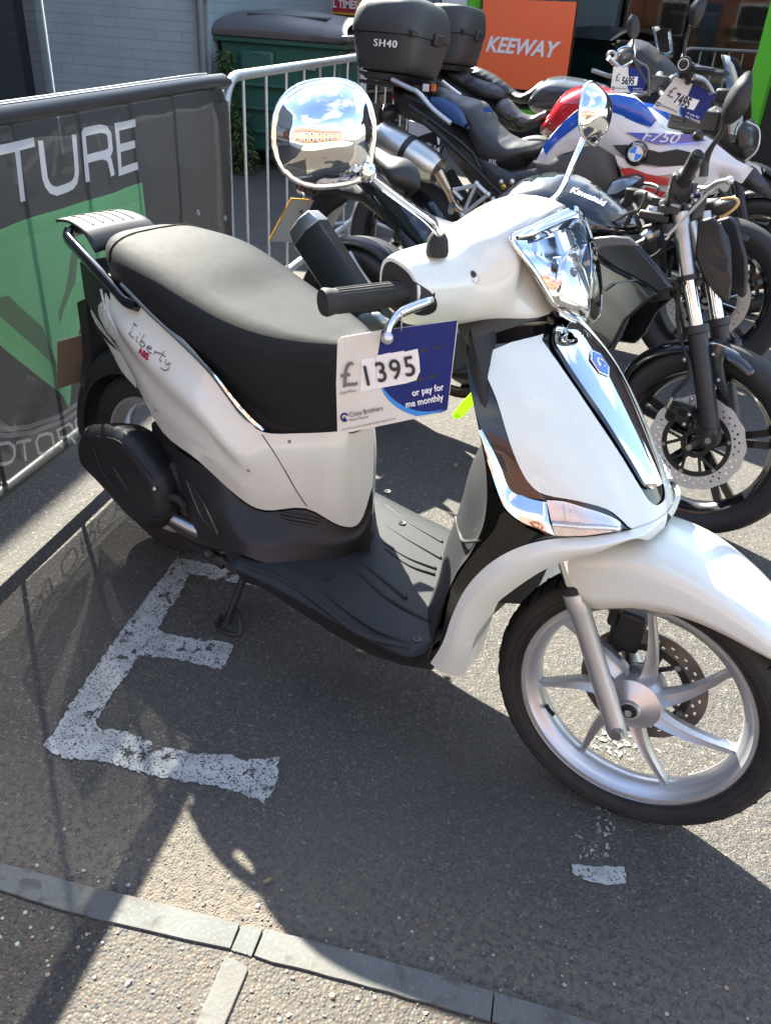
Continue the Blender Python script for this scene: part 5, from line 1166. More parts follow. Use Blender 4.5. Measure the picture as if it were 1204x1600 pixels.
# exhaust silencer with black guard
mp = [(133, 677), (145, 665), (180, 664), (215, 686), (246, 724), (262, 748), (268, 775), (268, 808), (256, 824), (236, 823), (208, 804), (167, 757), (136, 724), (130, 693)]
mn = V(.06, -1, .10).normalized(); md = mn.dot(V(.0, -.185, .35))
MP = [at(x, y, mn, md) for x, y in mp]
sil = mesh('silencer', puff(MP, mn, .034, .032, .0055, 3, Tb=.085), mat('silencer_guard', (.012, .013, .015), .42, spec=.35, rvar=(9, .6), var=(7, .5, (.028, .028, .03))), scoot, smooth=60)
slot = [at(x, y, mn, md+.030) for x, y in [(172, 724), (182, 728), (196, 752), (214, 772), (221, 779), (212, 776), (194, 765), (180, 747)]]
mesh('guard_slot', puff(slot, mn, .007, .007, .005, 2), TINK, sil)
mesh('guard_bolt', [ball(at(242, 764, mn, md+.034), .0075, 12), ball(at(147, 727, mn, md+.022), .0045, 10)], STEEL, sil)
mesh('exhaust_pipe', tube([V(.20, -.17, .27), V(.32, -.14, .25), V(.44, -.08, .27), V(.52, -.03, .33)], .017, 12, 5), STEEL, scoot)
mesh('engine_case', [loft([[V(x, y0, z0), V(x, y0, z1), V(x, y1, z1), V(x, y1, z0)] for x, y0, y1, z0, z1 in [(.02, -.10, -.06, .22, .34), (.12, -.13, -.05, .20, .36), (.26, -.15, .12, .20, .42), (.38, -.14, .12, .22, .44), (.44, -.10, .10, .26, .42)]], 3, 1), lathe([(0, -.02), (.04, -.02), (.055, 0), (.055, .02), (0, .02)], V(.30, -.12, .33), (0, -1, 0), 30)], ENG, scoot, bevel=.012)
mesh('engine_duct', [loft([[V(x, -w_, z0), V(x, -w_, z1), V(x, .1, z1), V(x, .1, z0)] for x, w_, z0, z1 in [(.08, .10, .36, .45), (.2, .13, .34, .50), (.32, .15, .32, .52)]], 3)], ENGB, scoot, bevel=.01)
mesh('crankcase_hose', tube([Y(250, 769, -.165), Y(262, 776, -.172), Y(276, 779, -.172), Y(290, 790, -.160)], .009, 10, 4), RUBBER, scoot)
mesh('wheel_stay', tube([V(0, -.09, .272), V(.08, -.10, .30), V(.18, -.11, .36)], [.02, .018, .02], 8, 3), ENGB, scoot)
mesh('transmission_case', [loft([[V(x, .07, z0), V(x, .07, z1), V(x, .15, z1), V(x, .15, z0)] for x, z0, z1 in [(-.08, .20, .32), (0, .18, .36), (.25, .19, .37), (.40, .22, .40), (.46, .26, .38)]], 3)], ENG, scoot, bevel=.02)
mesh('shock_absorber', [tube([V(-.01, .11, .30), V(.02, .11, .66)], .012, 10), tube([V(-.005+.02*k/40*1.2+.028*math.cos(k*.9), .11+.028*math.sin(k*.9), .36+.24*k/60) for k in range(60)], .004, 6)], ENGB, scoot)
mesh('guard_rib', [tube([at(x, y, mn, md+.0345) for x, y in q], .0022, 6, 4) for q in ([(150, 682), (186, 690), (216, 722), (238, 750)], [(146, 700), (160, 736), (190, 775), (226, 806), (250, 812)])], BLACKP, sil)
mesh('body_screw', [ball(p, .0035, 10) for p in on(bodysh, [(388, 735), (452, 690), (244, 640)], .0005)], mat('screw_grey', (.25, .25, .25), .4, metal=.8), body)
mesh('control_cable', [tube([HP(640, 452, -.225), HP(655, 462, -.215), HP(668, 470, -.20), HP(676, 474, -.19)], .0035, 8, 3), tube([HP(636, 440, -.225), HP(648, 446, -.215), HP(662, 455, -.20)], .003, 8, 3)], RUBBER, hb)

# triangular air duct on the cowl
dt = on(ucs, [(284, 742), (294, 746), (312, 768), (328, 795), (345, 838), (326, 824), (306, 795), (292, 765)], .0025)
if len(dt) > 5: mesh('cowl_duct', mir(flatpoly(dt)), TINK, scoot); mesh('duct_bar', [s for q in ([(287, 744), (305, 766), (322, 793), (340, 834)], [(292, 752), (304, 783), (318, 812), (342, 836)]) for s in mir(tube(on(ucs, q, .004), .0016, 6, 3))], BADGE, scoot)
# air slots under the body panel
for k in range(3):
    q = on(ucs, [(432+6*k, 800+6*k), (455, 804+6*k), (480, 808+6*k), (500-4*k, 813+5*k)], .002)
    if len(q) > 2: mesh('cowl_slot', mir(tube(q, .003, 6, 3)), TINK, scoot)
# centre stand
mesh('stand_bracket', [tube([Y(303, 848, -.13), Y(330, 866, -.145), Y(352, 882, -.14)], [.020, .017, .015], 10, 3), tube([Y(345, 870, -.14), Y(372, 893, -.13)], .012, 8)], ENGB, scoot)
mesh('stand_bolt', lathe([(0, .01), (.009, .01), (.010, 0), (0, 0)], Y(328, 863, -.165), (0, -1, 0), 6), STEEL, scoot)
for sg in (-1, 1):
    mesh('stand_leg', [tube([V(.40, sg*.07, .20), V(.385, sg*.11, .10), V(.375, sg*.145, .012)], .010, 8, 3), tube([V(.345, sg*.135, .010), V(.375, sg*.175, .009), V(.43, sg*.155, .012), V(.40, sg*.13, .05), V(.365, sg*.125, .03)], .006, 8, 3)], ENGB, scoot)
mesh('stand_bar', tube([V(.40, -.08, .19), V(.40, .08, .19)], .010, 8), ENGB, scoot)

# ------------------------------------------------------------------ price card hanging from the brake lever
tg = thing('price_tag', 'blue and white price card reading 1395 hung from the white scooter brake lever', 'price tag', HP(610, 505, -.262), 'price tags hung on the bikes')
# the card plane: unproject corners at a plane facing the viewer's side
cn = V(.62, -.76, .12).normalized(); cd = cn.dot(HP(627, 505, -.265))
def CP(x, y, o=0.): return at(x, y, cn, cd+o)
cor = [(527, 535), (533, 527), (596, 516), (714, 500), (715, 506), (699, 640), (692, 645), (534, 678), (527, 674), (525, 600)]
mesh('card', [prism([CP(*p) for p in cor], -cn*.0016)], TCREAM, tg, smooth=0, bevel=.0)
nv = [(596, 516.5), (714, 500.5), (698.5, 640), (690, 644), (650, 650), (628, 642), (605, 622), (596, 608), (590, 590), (589, 560)]
mesh('navy_field', flatpoly([CP(*p, .0005) for p in nv]), TNAVY, tg, smooth=0)
mesh('cyan_arc', patch([[CP(594, 604, .0007), CP(604, 622, .0007), CP(622, 638, .0007), CP(648, 649, .0007), CP(672, 647, .0007), CP(692, 641, .0007)], [CP(597, 604, .0007), CP(608, 618, .0007), CP(626, 632, .0007), CP(650, 641.5, .0007), CP(672, 643, .0007), CP(692, 640, .0007)]], 1, 4), TCYAN, tg, smooth=0)
dg = [[(564, 562), (586, 558), (589, 606), (563, 613)], [(587, 556), (609, 551), (612, 603), (589, 607)], [(609, 552), (631, 548), (634, 599), (612, 603)], [(631, 550), (652, 545), (654.5, 560), (656, 580), (650, 594), (634, 599)]]
for k, q in enumerate(dg): mesh('digit_card', [prism([CP(*p, .0012+.0003*k) for p in q], -cn*.0006)], CARDW, tg, smooth=0)
def ctext(body, x0, y0, x1, y1, hpx, mt, o=.0028, fx=None, **k):
    a, b = CP(x0, y0, o), CP(x1, y1, o); upv = CP(x0+3, y0-30, o)-a; s_ = (CP(x0+hpx*.1, y0-hpx, o)-a).length/.70
    cu = bpy.data.curves.new('m', 'FONT'); cu.body = body; t = bpy.data.objects.new('m', cu); COL.objects.link(t); bpy.context.view_layer.update(); wd = t.dimensions.x; bpy.data.objects.remove(t)
    return text('lettering', body, s_, a, b-a, upv, mt, tg, ext=.0001, sx=fx or (b-a).length/(wd*s_), **k)
for ch, a, b in (('1', (566, 604), (586, 600)), ('3', (589, 598), (608, 594)), ('9', (611, 594), (630, 590)), ('5', (633, 589), (652, 585))): ctext(ch, *a, *b, 31, TINK, o=.0045, fx=.86, bold=.0005)
ctext('£', 532, 606, 556, 602, 38, mat('card_grey', (.12, .12, .12), .5))
ctext('or pay for', 644, 619, 693, 609, 10, TWHITE, bold=.0003); ctext('me monthly', 634, 637, 692, 625, 10, TWHITE, bold=.0003)
ctext('Close Brothers', 546, 652, 598, 641, 7.5, TINK); ctext('Motor Finance', 546, 659, 575, 652.5, 4, TINK); ctext('Cash Price', 531, 617, 556, 612, 4.5, TINK)
ctext('Over 18s only. Terms and conditions apply. Subject to status.', 534, 673, 618, 655, 2.6, TINK)
mesh('finance_mark', [tube([CP(538+5.2*math.cos(a), 652+5.8*math.sin(a), .0012) for a in [-.9*math.pi/2-math.pi*1.3+k*math.pi*.16 for k in range(11)]], .0014, 6, 2), flatpoly([CP(534, 659, .001), CP(538, 650, .001), CP(542, 658, .001)])], TNAVY, tg)
for q in ([(658, 545), (668, 543), (668, 548), (658, 550)], [(677, 542), (689, 539), (689, 543), (678, 546)], [(650, 592), (661, 589), (661, 594), (650, 597)], [(671, 587), (682, 584), (682, 589), (671, 592)]): mesh('card_slot', flatpoly([CP(*p, .0011) for p in q]), TINK, tg, smooth=0)
mesh('split_ring', [tube([CP(627, 500, .004)+V(0, 0, .013*math.cos(a))+cn*.007*math.sin(a) for a in [k*math.pi/6 for k in range(12)]], .0009, 6, 1, True), tube([CP(627, 507, .004)+V(0, 0, .010*math.cos(a))+cn*.006*math.sin(a) for a in [k*math.pi/6 for k in range(12)]], .0009, 6, 1, True)], GALV, tg)
# ------------------------------------------------------------------ parked motorcycles: each has its own upright plane, slightly leaned on its stand
class Bike:
    def __init__(s, name, label, fa, ra, lean, group='motorcycles parked in a row'):
        s.fa, s.ra = Vector(fa), Vector(ra); d = s.fa-s.ra; d.z = 0; d.normalize(); a = V(-d.y, d.x, 0)
        s.d = d; s.n = (a*math.cos(lean)-V(0, 0, 1)*math.sin(lean)).normalized(); s.u = s.d.cross(s.n).normalized(); s.dd = s.n.dot(s.fa)
        s.root = thing(name, label, 'motorcycle', V((s.fa.x+s.ra.x)/2, (s.fa.y+s.ra.y)/2, 0), group)
    def P(s, x, y, w=0.): return at(x, y, s.n, s.dd-w)
    def PL(s, l, w=0.): return [s.P(p[0], p[1], p[2] if len(p) > 2 else w) for p in l]
    def Q(s, a, z, w=0.): return s.fa+s.d*a+s.u*((z-s.fa.z)/s.u.z)-s.n*w     # a: along from the front axle, z: height in the plane
    def R(s, sh): return refl(sh, s.n, s.dd)
    def both(s, sh): return Pair([sh, s.R(sh)])
    def m(s, name, sh, mt, par=None, **k): return mesh(name, sh, mt, par or s.root, **k)
    def slab(s, px, w, T=.01, Rr=.02, cell=.014, sm=2, Tb=.012): return puff(s.PL(px, w), -s.n, T, Rr, cell, sm, Tb=Tb)
    def plate(s, px, w, T=.012): return prism(s.PL(px, w), -s.n*T)
    def core(s, px, T, Rr=.06, cell=.02, sm=2): return puff(s.PL(px, 0), -s.n, T, Rr, cell, sm)
def calip(b, c, mt=ENGB):
    b.m('brake_caliper', [box(c, (.07, .05, .05), None, (b.d, b.n, b.u)), lathe([(0, -.012), (.017, -.012), (.019, 0), (0, 0)], c-b.n*.025+b.u*.012+b.d*.012, -b.n, 14), lathe([(0, -.012), (.017, -.012), (.019, 0), (0, 0)], c-b.n*.025-b.u*.012-b.d*.018, -b.n, 14)], mt, bevel=.006)
BG2 = mat('bike_black_paint', (.008, .009, .012), .12, coat=.8, rvar=(15, .2)); BKP = mat('bike_black_plastic', (.016, .016, .018), .38, rvar=(12, .5))
BSEAT = mat('bike_seat', (.020, .020, .022), .5, bump=(500, .4, .001)); BRUB = mat('bike_rubber', (.017, .017, .018), .65, bump=(200, .4, .001)); BRIM = mat('black_rim', (.010, .010, .011), .2, coat=.4)
PBLUE = mat('petrol_black', (.012, .018, .026), .22, coat=.4)

# ---------- black naked motorcycle
K = Bike('motorcycle', 'black naked motorcycle with a silver toothed front brake disc directly behind the white scooter', (1.046, 1.159, .29), (-.306, 1.176, .29), .12)
tK, rK, _ = wheel(K.root, K.fa, K.n, .292, .055, .220, .040, 5, R(20), BRUB, BRIM, .035, 'twin', grooves=False, sw=.022); tK.name = 'front_tyre'; rK.name = 'front_rim'
tK, rK, _ = wheel(K.root, K.ra, K.n, .300, .072, .222, .055, 5, R(10), BRUB, BRIM, .05, 'twin', grooves=False, sw=.022); tK.name = 'rear_tyre'; rK.name = 'rear_rim'
WDISC = mat('bright_disc', (.72, .72, .70), .4, metal=.6)
disc(K.root, K.fa, -K.n, .048, .100, .142, WDISC, 30, wavy=True, spider=6)
disc(K.root, K.ra, -K.n, .06, .075, .11, WDISC, 20, spider=5)
def fork(b, w, px, r_low, r_up, low_m=BKP, up_m=CHROME):
    p = [b.P(x, y, w) for x, y in px]   # axle end, collar, stanchion top, top clamp
    for sg in (1, -1):
        q = p if sg == 1 else [v-2*(v.dot(b.n)-b.dd)*b.n for v in p]
        f = b.m('fork_leg', [tube([q[0], q[0].lerp(q[1], .92), q[0].lerp(q[1], .93), q[1]], [r_low, r_low*1.02, r_low*1.28, r_low*1.25], 18)], low_m, smooth=40)
        b.m('fork_tube', tube([q[1], q[2]], r_up, 16), up_m, f); b.m('fork_clamp', [tube([q[2], q[2].lerp(q[3], .08)], r_up*1.5, 14)], ENGB, f); b.m('fork_upper', tube([q[2].lerp(q[3], .08), q[3]], r_up*1.12, 16), STEEL, f)
    return p
fp = fork(K, .095, [(1109, 672), (1087, 508), (1075, 438), (1062, 332)], .027, .0195)
K.m('axle_clamp', [lathe([(0, -.01), (.022, -.01), (.024, 0), (.024, .03), (0, .03)], K.P(1108, 687, .115), K.n, 20), tube([K.P(1108, 687, .10), K.P(1109, 668, .10)], .028, 14)], BKP); K.m('axle_bolt', lathe([(0, -.018), (.009, -.018), (.010, 0), (0, 0)], K.P(1108, 687, .112), K.n, 8), STEEL)
K.m('axle', tube([K.Q(0, .29, .11), K.Q(0, .29, -.11)], .009, 10), STEEL)
calip(K, K.P(1062, 645, .085)); 
K.m('caliper_bracket', [tube([K.P(1075, 648, .07), K.P(1100, 655, .085)], .012, 8), tube([K.P(1078, 640, .08), K.P(1095, 675, .09)], .008, 8)], ENGB)
K.m('caliper_bolt', [ball(K.P(x, y, .115), .0075, 10) for x, y in ((1076, 648), (1080, 623), (1068, 663), (1043, 636), (1069, 562))], STEEL)
K.m('brake_hose', tube([K.P(1046, 634, .12), K.P(1052, 615, .12), K.P(1074, 590, .125), K.P(1077, 570, .12), K.P(1066, 540, .11), K.P(1058, 500, .10), K.P(1060, 440, .09)], .006, 8, 4), RUBBER); K.m('hose_fitting', tube([K.P(1042, 636, .12), K.P(1050, 620, .12)], .0075, 8), STEEL)
fo = [K.P(x, y, 0) for x, y in [(978, 596), (985, 572), (1004, 552), (1032, 538), (1068, 530), (1107, 530), (1140, 539), (1168, 554), (1190, 572)]]
def fend(b, pts, c, drop, hw, thick=.003):
    rws = []
    for p in pts:
        rad = (c-p).normalized(); rws.append([p+rad*drop*k - b.n*w for w, k in ((-hw, 1), (-hw*.92, .45), (-hw*.6, .1), (0, 0), (hw*.6, .1), (hw*.92, .45), (hw, 1))])
    return patch(rws, 3, 3)
K.m('front_mudguard', fend(K, fo, K.fa, .030, .065), BG2, solid=.003, smooth=60)
K.m('mudguard_stay', K.both(K.slab([(1107, 540), (1130, 542), (1129, 570), (1134, 600), (1136, 627), (1119, 604), (1110, 575)], .085, .004, .01)), PBLUE)
K.m('stay_bolt', [ball(K.P(x, y, .093), .006, 10) for x, y in ((1113, 554), (1121, 594))], STEEL)
tank = K.core([(760, 330), (788, 300), (815, 281), (850, 270), (885, 270), (915, 279), (948, 302), (975, 326), (992, 345), (999, 368), (985, 385), (930, 395), (860, 400), (790, 380)], .115, .085)
K.m('fuel_tank', tank, BG2, smooth=60)
tk = K.root.children[-1]
a_, b_ = K.P(890, 297, .10), K.P(950, 327, .10)
bvh = BVHTree.FromPolygons([Vector(v) for v in tank[0]], tank[1])
a_ = bvh.ray_cast(CC, ray(889, 300))[0]; b_ = bvh.ray_cast(CC, ray(951, 328))[0]; c_ = bvh.ray_cast(CC, ray(893, 290))[0]
cu_n = (b_-a_).cross(c_-a_).normalized(); cu_n = cu_n if cu_n.dot(CC-a_) > 0 else -cu_n
text('lettering', 'Kawasaki', .036, a_+cu_n*.002, b_-a_, c_-a_, TWHITE, tk, sx=(b_-a_).length/(.036*4.35), bold=.0012, target=tank)
K.m('tank_trim', K.slab([(880, 392), (935, 372), (985, 368), (1000, 366), (1003, 378), (985, 392), (930, 402), (890, 405)], .11, .01, .02), BKP)
K.m('radiator_shroud', K.both(K.plate([(925, 372), (955, 369), (985, 371), (1003, 385), (1030, 416), (1054, 448), (1034, 457), (1008, 441), (968, 421), (938, 400), (925, 390)], .142, .024)), PBLUE, smooth=25, bevel=.008)
K.m('shroud_top', K.both(K.plate([(930, 371), (960, 368), (986, 371), (1001, 385), (975, 384), (945, 386), (932, 398)], .150, .020)), mat('sunlit_grey', (.10, .104, .108), .35), smooth=25, bevel=.005)  # sunlit top faces of the black shroud, light put into the grey
K.m('lower_shroud', K.both(K.plate([(930, 400), (965, 421), (1006, 441), (1030, 458), (1010, 473), (980, 500), (962, 535), (945, 552), (915, 548), (905, 500), (915, 440)], .11, .02)), BG2, smooth=25, bevel=.007)
K.m('shroud_crease', K.both(tube(K.PL([(937, 456), (955, 443), (996, 437)], .148), .0025, 6)), STEEL)
eng = K.core([(700, 480), (760, 430), (900, 400), (985, 420), (985, 480), (960, 545), (900, 590), (800, 605), (720, 600), (690, 540)], .13, .05)
K.m('engine', [eng]+[box(K.P(x, y, .12), (sx, .10, sz), None, (K.d, K.n, K.u)) for x, y, sx, sz in ((800, 500, .16, .16), (860, 470, .12, .2))], ENG, smooth=40)
K.m('engine_cover', [lathe([(0, -.05), (.065, -.05), (.075, -.035), (.080, 0), (0, 0)], K.P(718, 545, .14), K.n, 30), lathe([(0, -.03), (.05, -.03), (.055, 0), (0, 0)], K.P(770, 560, .14), K.n, 24)], mat('engine_cover_grey', (.07, .075, .08), .35, metal=.4))
K.m('cooling_fin', [box(K.P(880, 430+k*9, .10), (.16, .16, .006), None, (K.d, K.n, K.u)) for k in range(8)], ENG)
K.m('exhaust_header', tube([K.P(925, 520, .09), K.P(900, 570, .10), K.P(850, 600, .11), K.P(760, 612, .12), K.P(700, 608, .12), K.P(640, 560, .14), K.P(590, 500, .18)], .019, 12, 5), mat('burnt_steel', (.16, .09, .06), .35, metal=.9))
K.m('belly_pan', K.core([(720, 600), (800, 605), (880, 590), (930, 560), (940, 575), (880, 615), (800, 635), (730, 625)], .10, .03), BKP)
K.m('frame_spar', K.both(tube(K.PL([(1010, 380), (960, 400), (880, 415), (790, 420), (740, 440)], .11), .018, 8, 4)), ENGB)
# tail, seat
K.m('rider_seat', K.core([(632, 300), (648, 318), (675, 336), (710, 348), (745, 352), (790, 345), (800, 362), (760, 385), (715, 392), (680, 380), (650, 356), (630, 325)], .115, .05), BSEAT, smooth=60)
K.m('pillion_seat', K.core([(570, 232), (590, 231), (612, 243), (636, 248), (650, 264), (656, 290), (650, 300), (635, 305), (612, 290), (590, 262), (572, 246)], .085, .035), BSEAT, smooth=60)
K.m('tail_panel', K.both(K.slab([(520, 248), (560, 240), (585, 262), (610, 292), (635, 310), (655, 340), (690, 382), (720, 395), (740, 420), (700, 425), (655, 400), (620, 365), (590, 330), (560, 290), (520, 268)], .075, .02, .03)), BG2, smooth=50)
K.m('side_panel', K.both(K.slab([(622, 355), (665, 395), (720, 405), (760, 420), (740, 470), (700, 470), (650, 420), (630, 390)], .10, .015, .02)), BKP)
K.m('tail_light', K.core([(462, 290), (478, 284), (510, 286), (512, 300), (480, 304), (466, 302)], .05, .02), mat('smoked_red', (.05, .008, .01), .15, coat=1))
K.m('tail_underside', K.core([(468, 296), (520, 275), (580, 290), (620, 340), (600, 345), (560, 315), (500, 312)], .06, .03), BKP)
K.m('plate_hanger', [K.core([(500, 300), (540, 296), (545, 312), (520, 330), (500, 345), (470, 338), (462, 328), (480, 318)], .02, .012, .012)]+[tube([K.P(470, 330, .05), K.P(470, 330, -.05)], .008, 8)], BKP)
kax = K.P(473, 318, .02)
kp_ = [K.P(455, 310, .10), K.P(420, 377, .115), K.P(505, 392, -.11), K.P(527, 322, -.11)]
pb = K.m('number_plate', prism([kp_[0], kp_[1], kp_[1]+(K.d*.10-K.n*0)+K.n*.20-V(0, 0, 0), kp_[0]+K.d*.10+K.n*.20], K.d*-.003), mat('plate_face', (.42, .41, .38), .5), smooth=0)
K.m('plate_edge', tube([kp_[0]+K.d*.035+K.n*.07, kp_[0], kp_[1]], .0032, 6), mat('plate_orange', (.75, .38, .02), .4), pb)
for w_ in (.13, -.13): K.m('rear_indicator', [tube([K.P(490, 300, .03 if w_ > 0 else -.03), K.P(478, 290, w_)], .008, 8), puff([K.P(478, 290, w_)+K.d*.035*math.cos(a)+K.u*.018*math.sin(a) for a in [k*math.pi/6 for k in range(12)]], -K.n, .014, .015, .006, 1)], BKP)
# exhaust
mc = [K.P(478, 352, .20), K.P(486, 366, .20), K.P(530, 440, .195), K.P(572, 500, .19), K.P(592, 520, .185)]
def hexsec(p, t, r, a=1.25):
    t = t.normalized(); s_ = K.n; v_ = t.cross(s_).normalized(); pr = [(-.55, 1.0), (.55, 1.0), (1.0, .35), (.9, -.7), (.35, -1.05), (-.35, -1.05), (-.9, -.7), (-1.0, .35)]
    return [p+s_*x*r*.85+v_*y*r*a for x, y in pr]
t_ = mc[3]-mc[1]
mu = K.m('silencer', loft([hexsec(mc[1].lerp(mc[3], k), t_, .060) for k in (0, .5, 1)], 1), mat('silencer_black', (.020, .022, .024), .35, metal=.3, rvar=(9, .5)), bevel=.004, smooth=30)
K.m('silencer_cap', [loft([hexsec(mc[1]-t_.normalized()*.055, t_, .044), hexsec(mc[1]-t_.normalized()*.050, t_, .052), hexsec(mc[1]-t_.normalized()*.002, t_, .062), hexsec(mc[1]+t_.normalized()*.004, t_, .062)], 1), lathe([(.014, -.004), (.02, -.006), (.02, .01)], mc[1]-t_.normalized()*.055, t_, 16)], STEEL, mu, bevel=.003)
K.m('heat_guard', [K.slab([(551, 503), (560, 489), (592, 487), (608, 503), (600, 517), (566, 520)], .235, .012, .01, .01, 1)], STEEL, mu, bevel=.003)
K.m('silencer_stay', [tube([K.P(545, 395, .16), K.P(562, 425, .16), K.P(585, 455, .15)], .011, 8, 3), tube([K.P(545, 395, .15), K.P(575, 440, .12)], .008, 6)], STEEL)
K.m('swing_arm', K.both(tube([K.ra-K.n*.09, K.ra.lerp(K.P(720, 560, 0), .5)-K.n*.10, K.P(720, 560, .10)], [.022, .025, .03], 8, 3)), ENGB)
K.m('rear_hugger', fend(K, [K.ra+K.d*.33*math.cos(a)+K.u*.33*math.sin(a) for a in [R(30+k*14) for k in range(8)]], K.ra, .03, .07), BKP, solid=.003)
K.m('footpeg', [tube([K.P(690, 590, .12), K.P(690, 596, .20)], .011, 8), tube([K.P(600, 540, .12), K.P(598, 545, .19)], .010, 8)], RUBBER)
K.m('side_stand', tube([K.Q(-.72, .22, -.10), K.Q(-.70, .03, -.30)], .010, 8), ENGB)
# head, clamps, bars
K.m('head_stock', [tube([K.P(1018, 350, 0), K.P(1030, 470, 0)], .030, 14), box(K.P(1040, 338, .0), (.09, .20, .025), None, (K.d, K.n, K.u)), box(K.P(1052, 438, .0), (.10, .21, .03), None, (K.d, K.n, K.u))], ENGB, bevel=.006)
K.m('ignition', [lathe([(0, .02), (.022, .02), (.026, .012), (.026, 0), (0, 0)], K.P(1022, 334, .04), K.u, 20), tube([K.P(996, 378, .08), K.P(1012, 368, .08), K.P(1024, 362, .06)], [.012, .018, .016], 10, 3)], STEEL)
K.m('handlebar', [tube([K.P(1078, 262, .33), K.P(1062, 290, .26), K.P(1045, 312, .14), K.P(1035, 318, .05), K.P(1020, 310, -.05), K.P(1000, 302, -.14), K.P(985, 312, -.26), K.P(975, 318, -.33)], .011, 12, 4), box(K.P(1035, 325, 0), (.045, .09, .05), None, (K.d, K.n, K.u))], ENGB)
K.m('grip', tube([K.P(1089, 243, .37), K.P(1086, 249, .36), K.P(1070, 278, .29)], [.017, .0175, .0165], 14, 2), RUBBER)
K.m('bar_end', lathe([(0, -.012), (.008, -.012), (.009, -.006), (.014, -.006), (.016, 0), (.016, .012), (0, .012)], K.P(1088, 244, .375), (K.P(1070, 278, .29)-K.P(1089, 243, .37)), 18), ENGB)
K.m('grip', tube([K.P(990, 306, -.22), K.P(975, 318, -.33)], .017, 12), RUBBER)
K.m('switch_box', [box(K.P(1063, 288, .265), (.05, .05, .05), rz(.3)), box(K.P(1072, 300, .235), (.04, .035, .05)), box(K.P(1056, 305, .22), (.045, .04, .04), rz(.5)), box(K.P(990, 306, -.2), (.05, .045, .045)), tube([K.P(1074, 270, .30), K.P(1066, 284, .28)], .021, 14)], ENGB, bevel=.006)
K.m('brake_reservoir', [lathe([(0, .022), (.022, .022), (.024, .018), (.022, 0), (0, -.005)], K.P(1080, 308, .21), K.u, 20), box(K.P(1048, 326, .10), (.05, .05, .02), rz(.2))], BKP, bevel=.003)
K.m('brake_lever', [tube([K.P(1092, 296, .24), K.P(1106, 294, .27), K.P(1120, 285, .31), K.P(1137, 281, .345)], [.009, .007, .0055, .005], 10, 4), ball(K.P(1139, 282, .35), .010)], SILVER)
K.m('clutch_lever', tube([K.P(1003, 302, -.2), K.P(995, 306, -.26), K.P(985, 318, -.34)], .006, 8, 3), SILVER)
# mirrors
K.m('mirror_stem', [tube([K.P(1098, 276, .24), K.P(1101, 250, .24), K.P(1112, 228, .26), K.P(1128, 205, .28), K.P(1132, 186, .30)], [.011, .0105, .0065, .006, .0055], 10, 4), tube([K.P(1020, 308, -.18), K.P(1028, 294, -.18), K.P(1016, 288, -.2), K.P(1004, 287, -.22)], .005, 8, 3)], BKP)
m1 = [K.P(x, y, .30) for x, y in [(1126, 182), (1128, 164), (1137, 145), (1152, 127), (1168, 115), (1179, 112), (1184, 124), (1184, 150), (1178, 172), (1163, 186), (1146, 195), (1133, 193)]]
K.m('mirror', puff(m1, (-.35, -.9, .1), .018, .03, .010, 2, Tb=.006), BKP, smooth=60)
m2 = [K.P(x, y, -.22) for x, y in [(944, 300), (955, 281), (972, 275), (998, 271), (1006, 277), (1003, 292), (985, 302), (963, 309), (948, 308)]]
mm = K.m('mirror', puff(m2, -K.n, .004, .01, .012, 1, Tb=.03), BKP, smooth=60)
K.m('mirror_glass', puff([K.P(x, y, -.2155) for x, y in [(948, 299), (957, 284), (973, 278), (996, 274), (1002, 279), (983, 291), (963, 302), (950, 304)]], -K.n, .001, .01, .02, 1), mat('mirror_glass2', (.85, .86, .9), .02, metal=1), mm)
# headlamp shroud, instruments, indicator, cables
K.m('headlight_shroud', K.both(K.plate([(1092, 345), (1115, 338), (1128, 352), (1135, 380), (1142, 405), (1144, 440), (1141, 468), (1133, 473), (1116, 455), (1098, 428), (1088, 400)], .068, .02)), BKP, smooth=22, bevel=.007)
K.m('headlight', K.core([(1100, 350), (1126, 348), (1140, 380), (1143, 430), (1135, 462), (1115, 455), (1100, 410)], .062, .015, .014, 1), BKP)
K.m('headlight_facet', [K.plate([(1100, 392), (1117, 382), (1139, 408)], .086, .006), K.plate([(1106, 410), (1139, 428), (1142, 440), (1134, 470), (1120, 445)], .086, .006)], mat('brown_sheen', (.030, .026, .022), .35))
K.m('instruments', box(K.P(1075, 322, .0), (.05, .16, .08), rz(0), None), BKP, bevel=.01)
for w_ in (.16, -.16):
    o = K.m('indicator', [puff([K.P(x, y, .19) for x, y in [(1111, 318), (1125, 311), (1143, 309), (1153, 313), (1150, 323), (1131, 337), (1116, 337)]], -K.n, .014, .02, .008, 1)] if w_ > 0 else [puff([K.P(x-20, y, -.15) for x, y in [(1111, 318), (1125, 311), (1143, 309), (1153, 313), (1150, 323), (1131, 337)]], -K.n, .014, .02, .008, 1)], BKP, smooth=60)
    if w_ > 0: K.m('lens', tube(K.PL([(1125, 312), (1143, 310), (1152, 314), (1149, 323), (1131, 337), (1124, 339)], .19), .0045, 8, 3), AMBER, o)
K.m('cable', [tube(K.PL(q, .06), .005, 6, 4) for q in ([(1080, 320), (1060, 350), (1045, 375), (1020, 400), (990, 405)], [(1085, 325), (1065, 370), (1040, 390), (1010, 410)], [(1120, 295), (1135, 310), (1128, 330), (1110, 345)], [(960, 345), (990, 330), (1010, 335), (1030, 345)], [(1050, 400), (1045, 440), (1060, 480), (1070, 530)], [(1010, 300), (1000, 325), (985, 335), (975, 355)])]+[tube([K.P(978, 320, -.3), K.P(985, 312, -.2), K.P(1000, 340, -.1), K.P(1012, 370, -.03)], .005, 6, 4)], RUBBER)
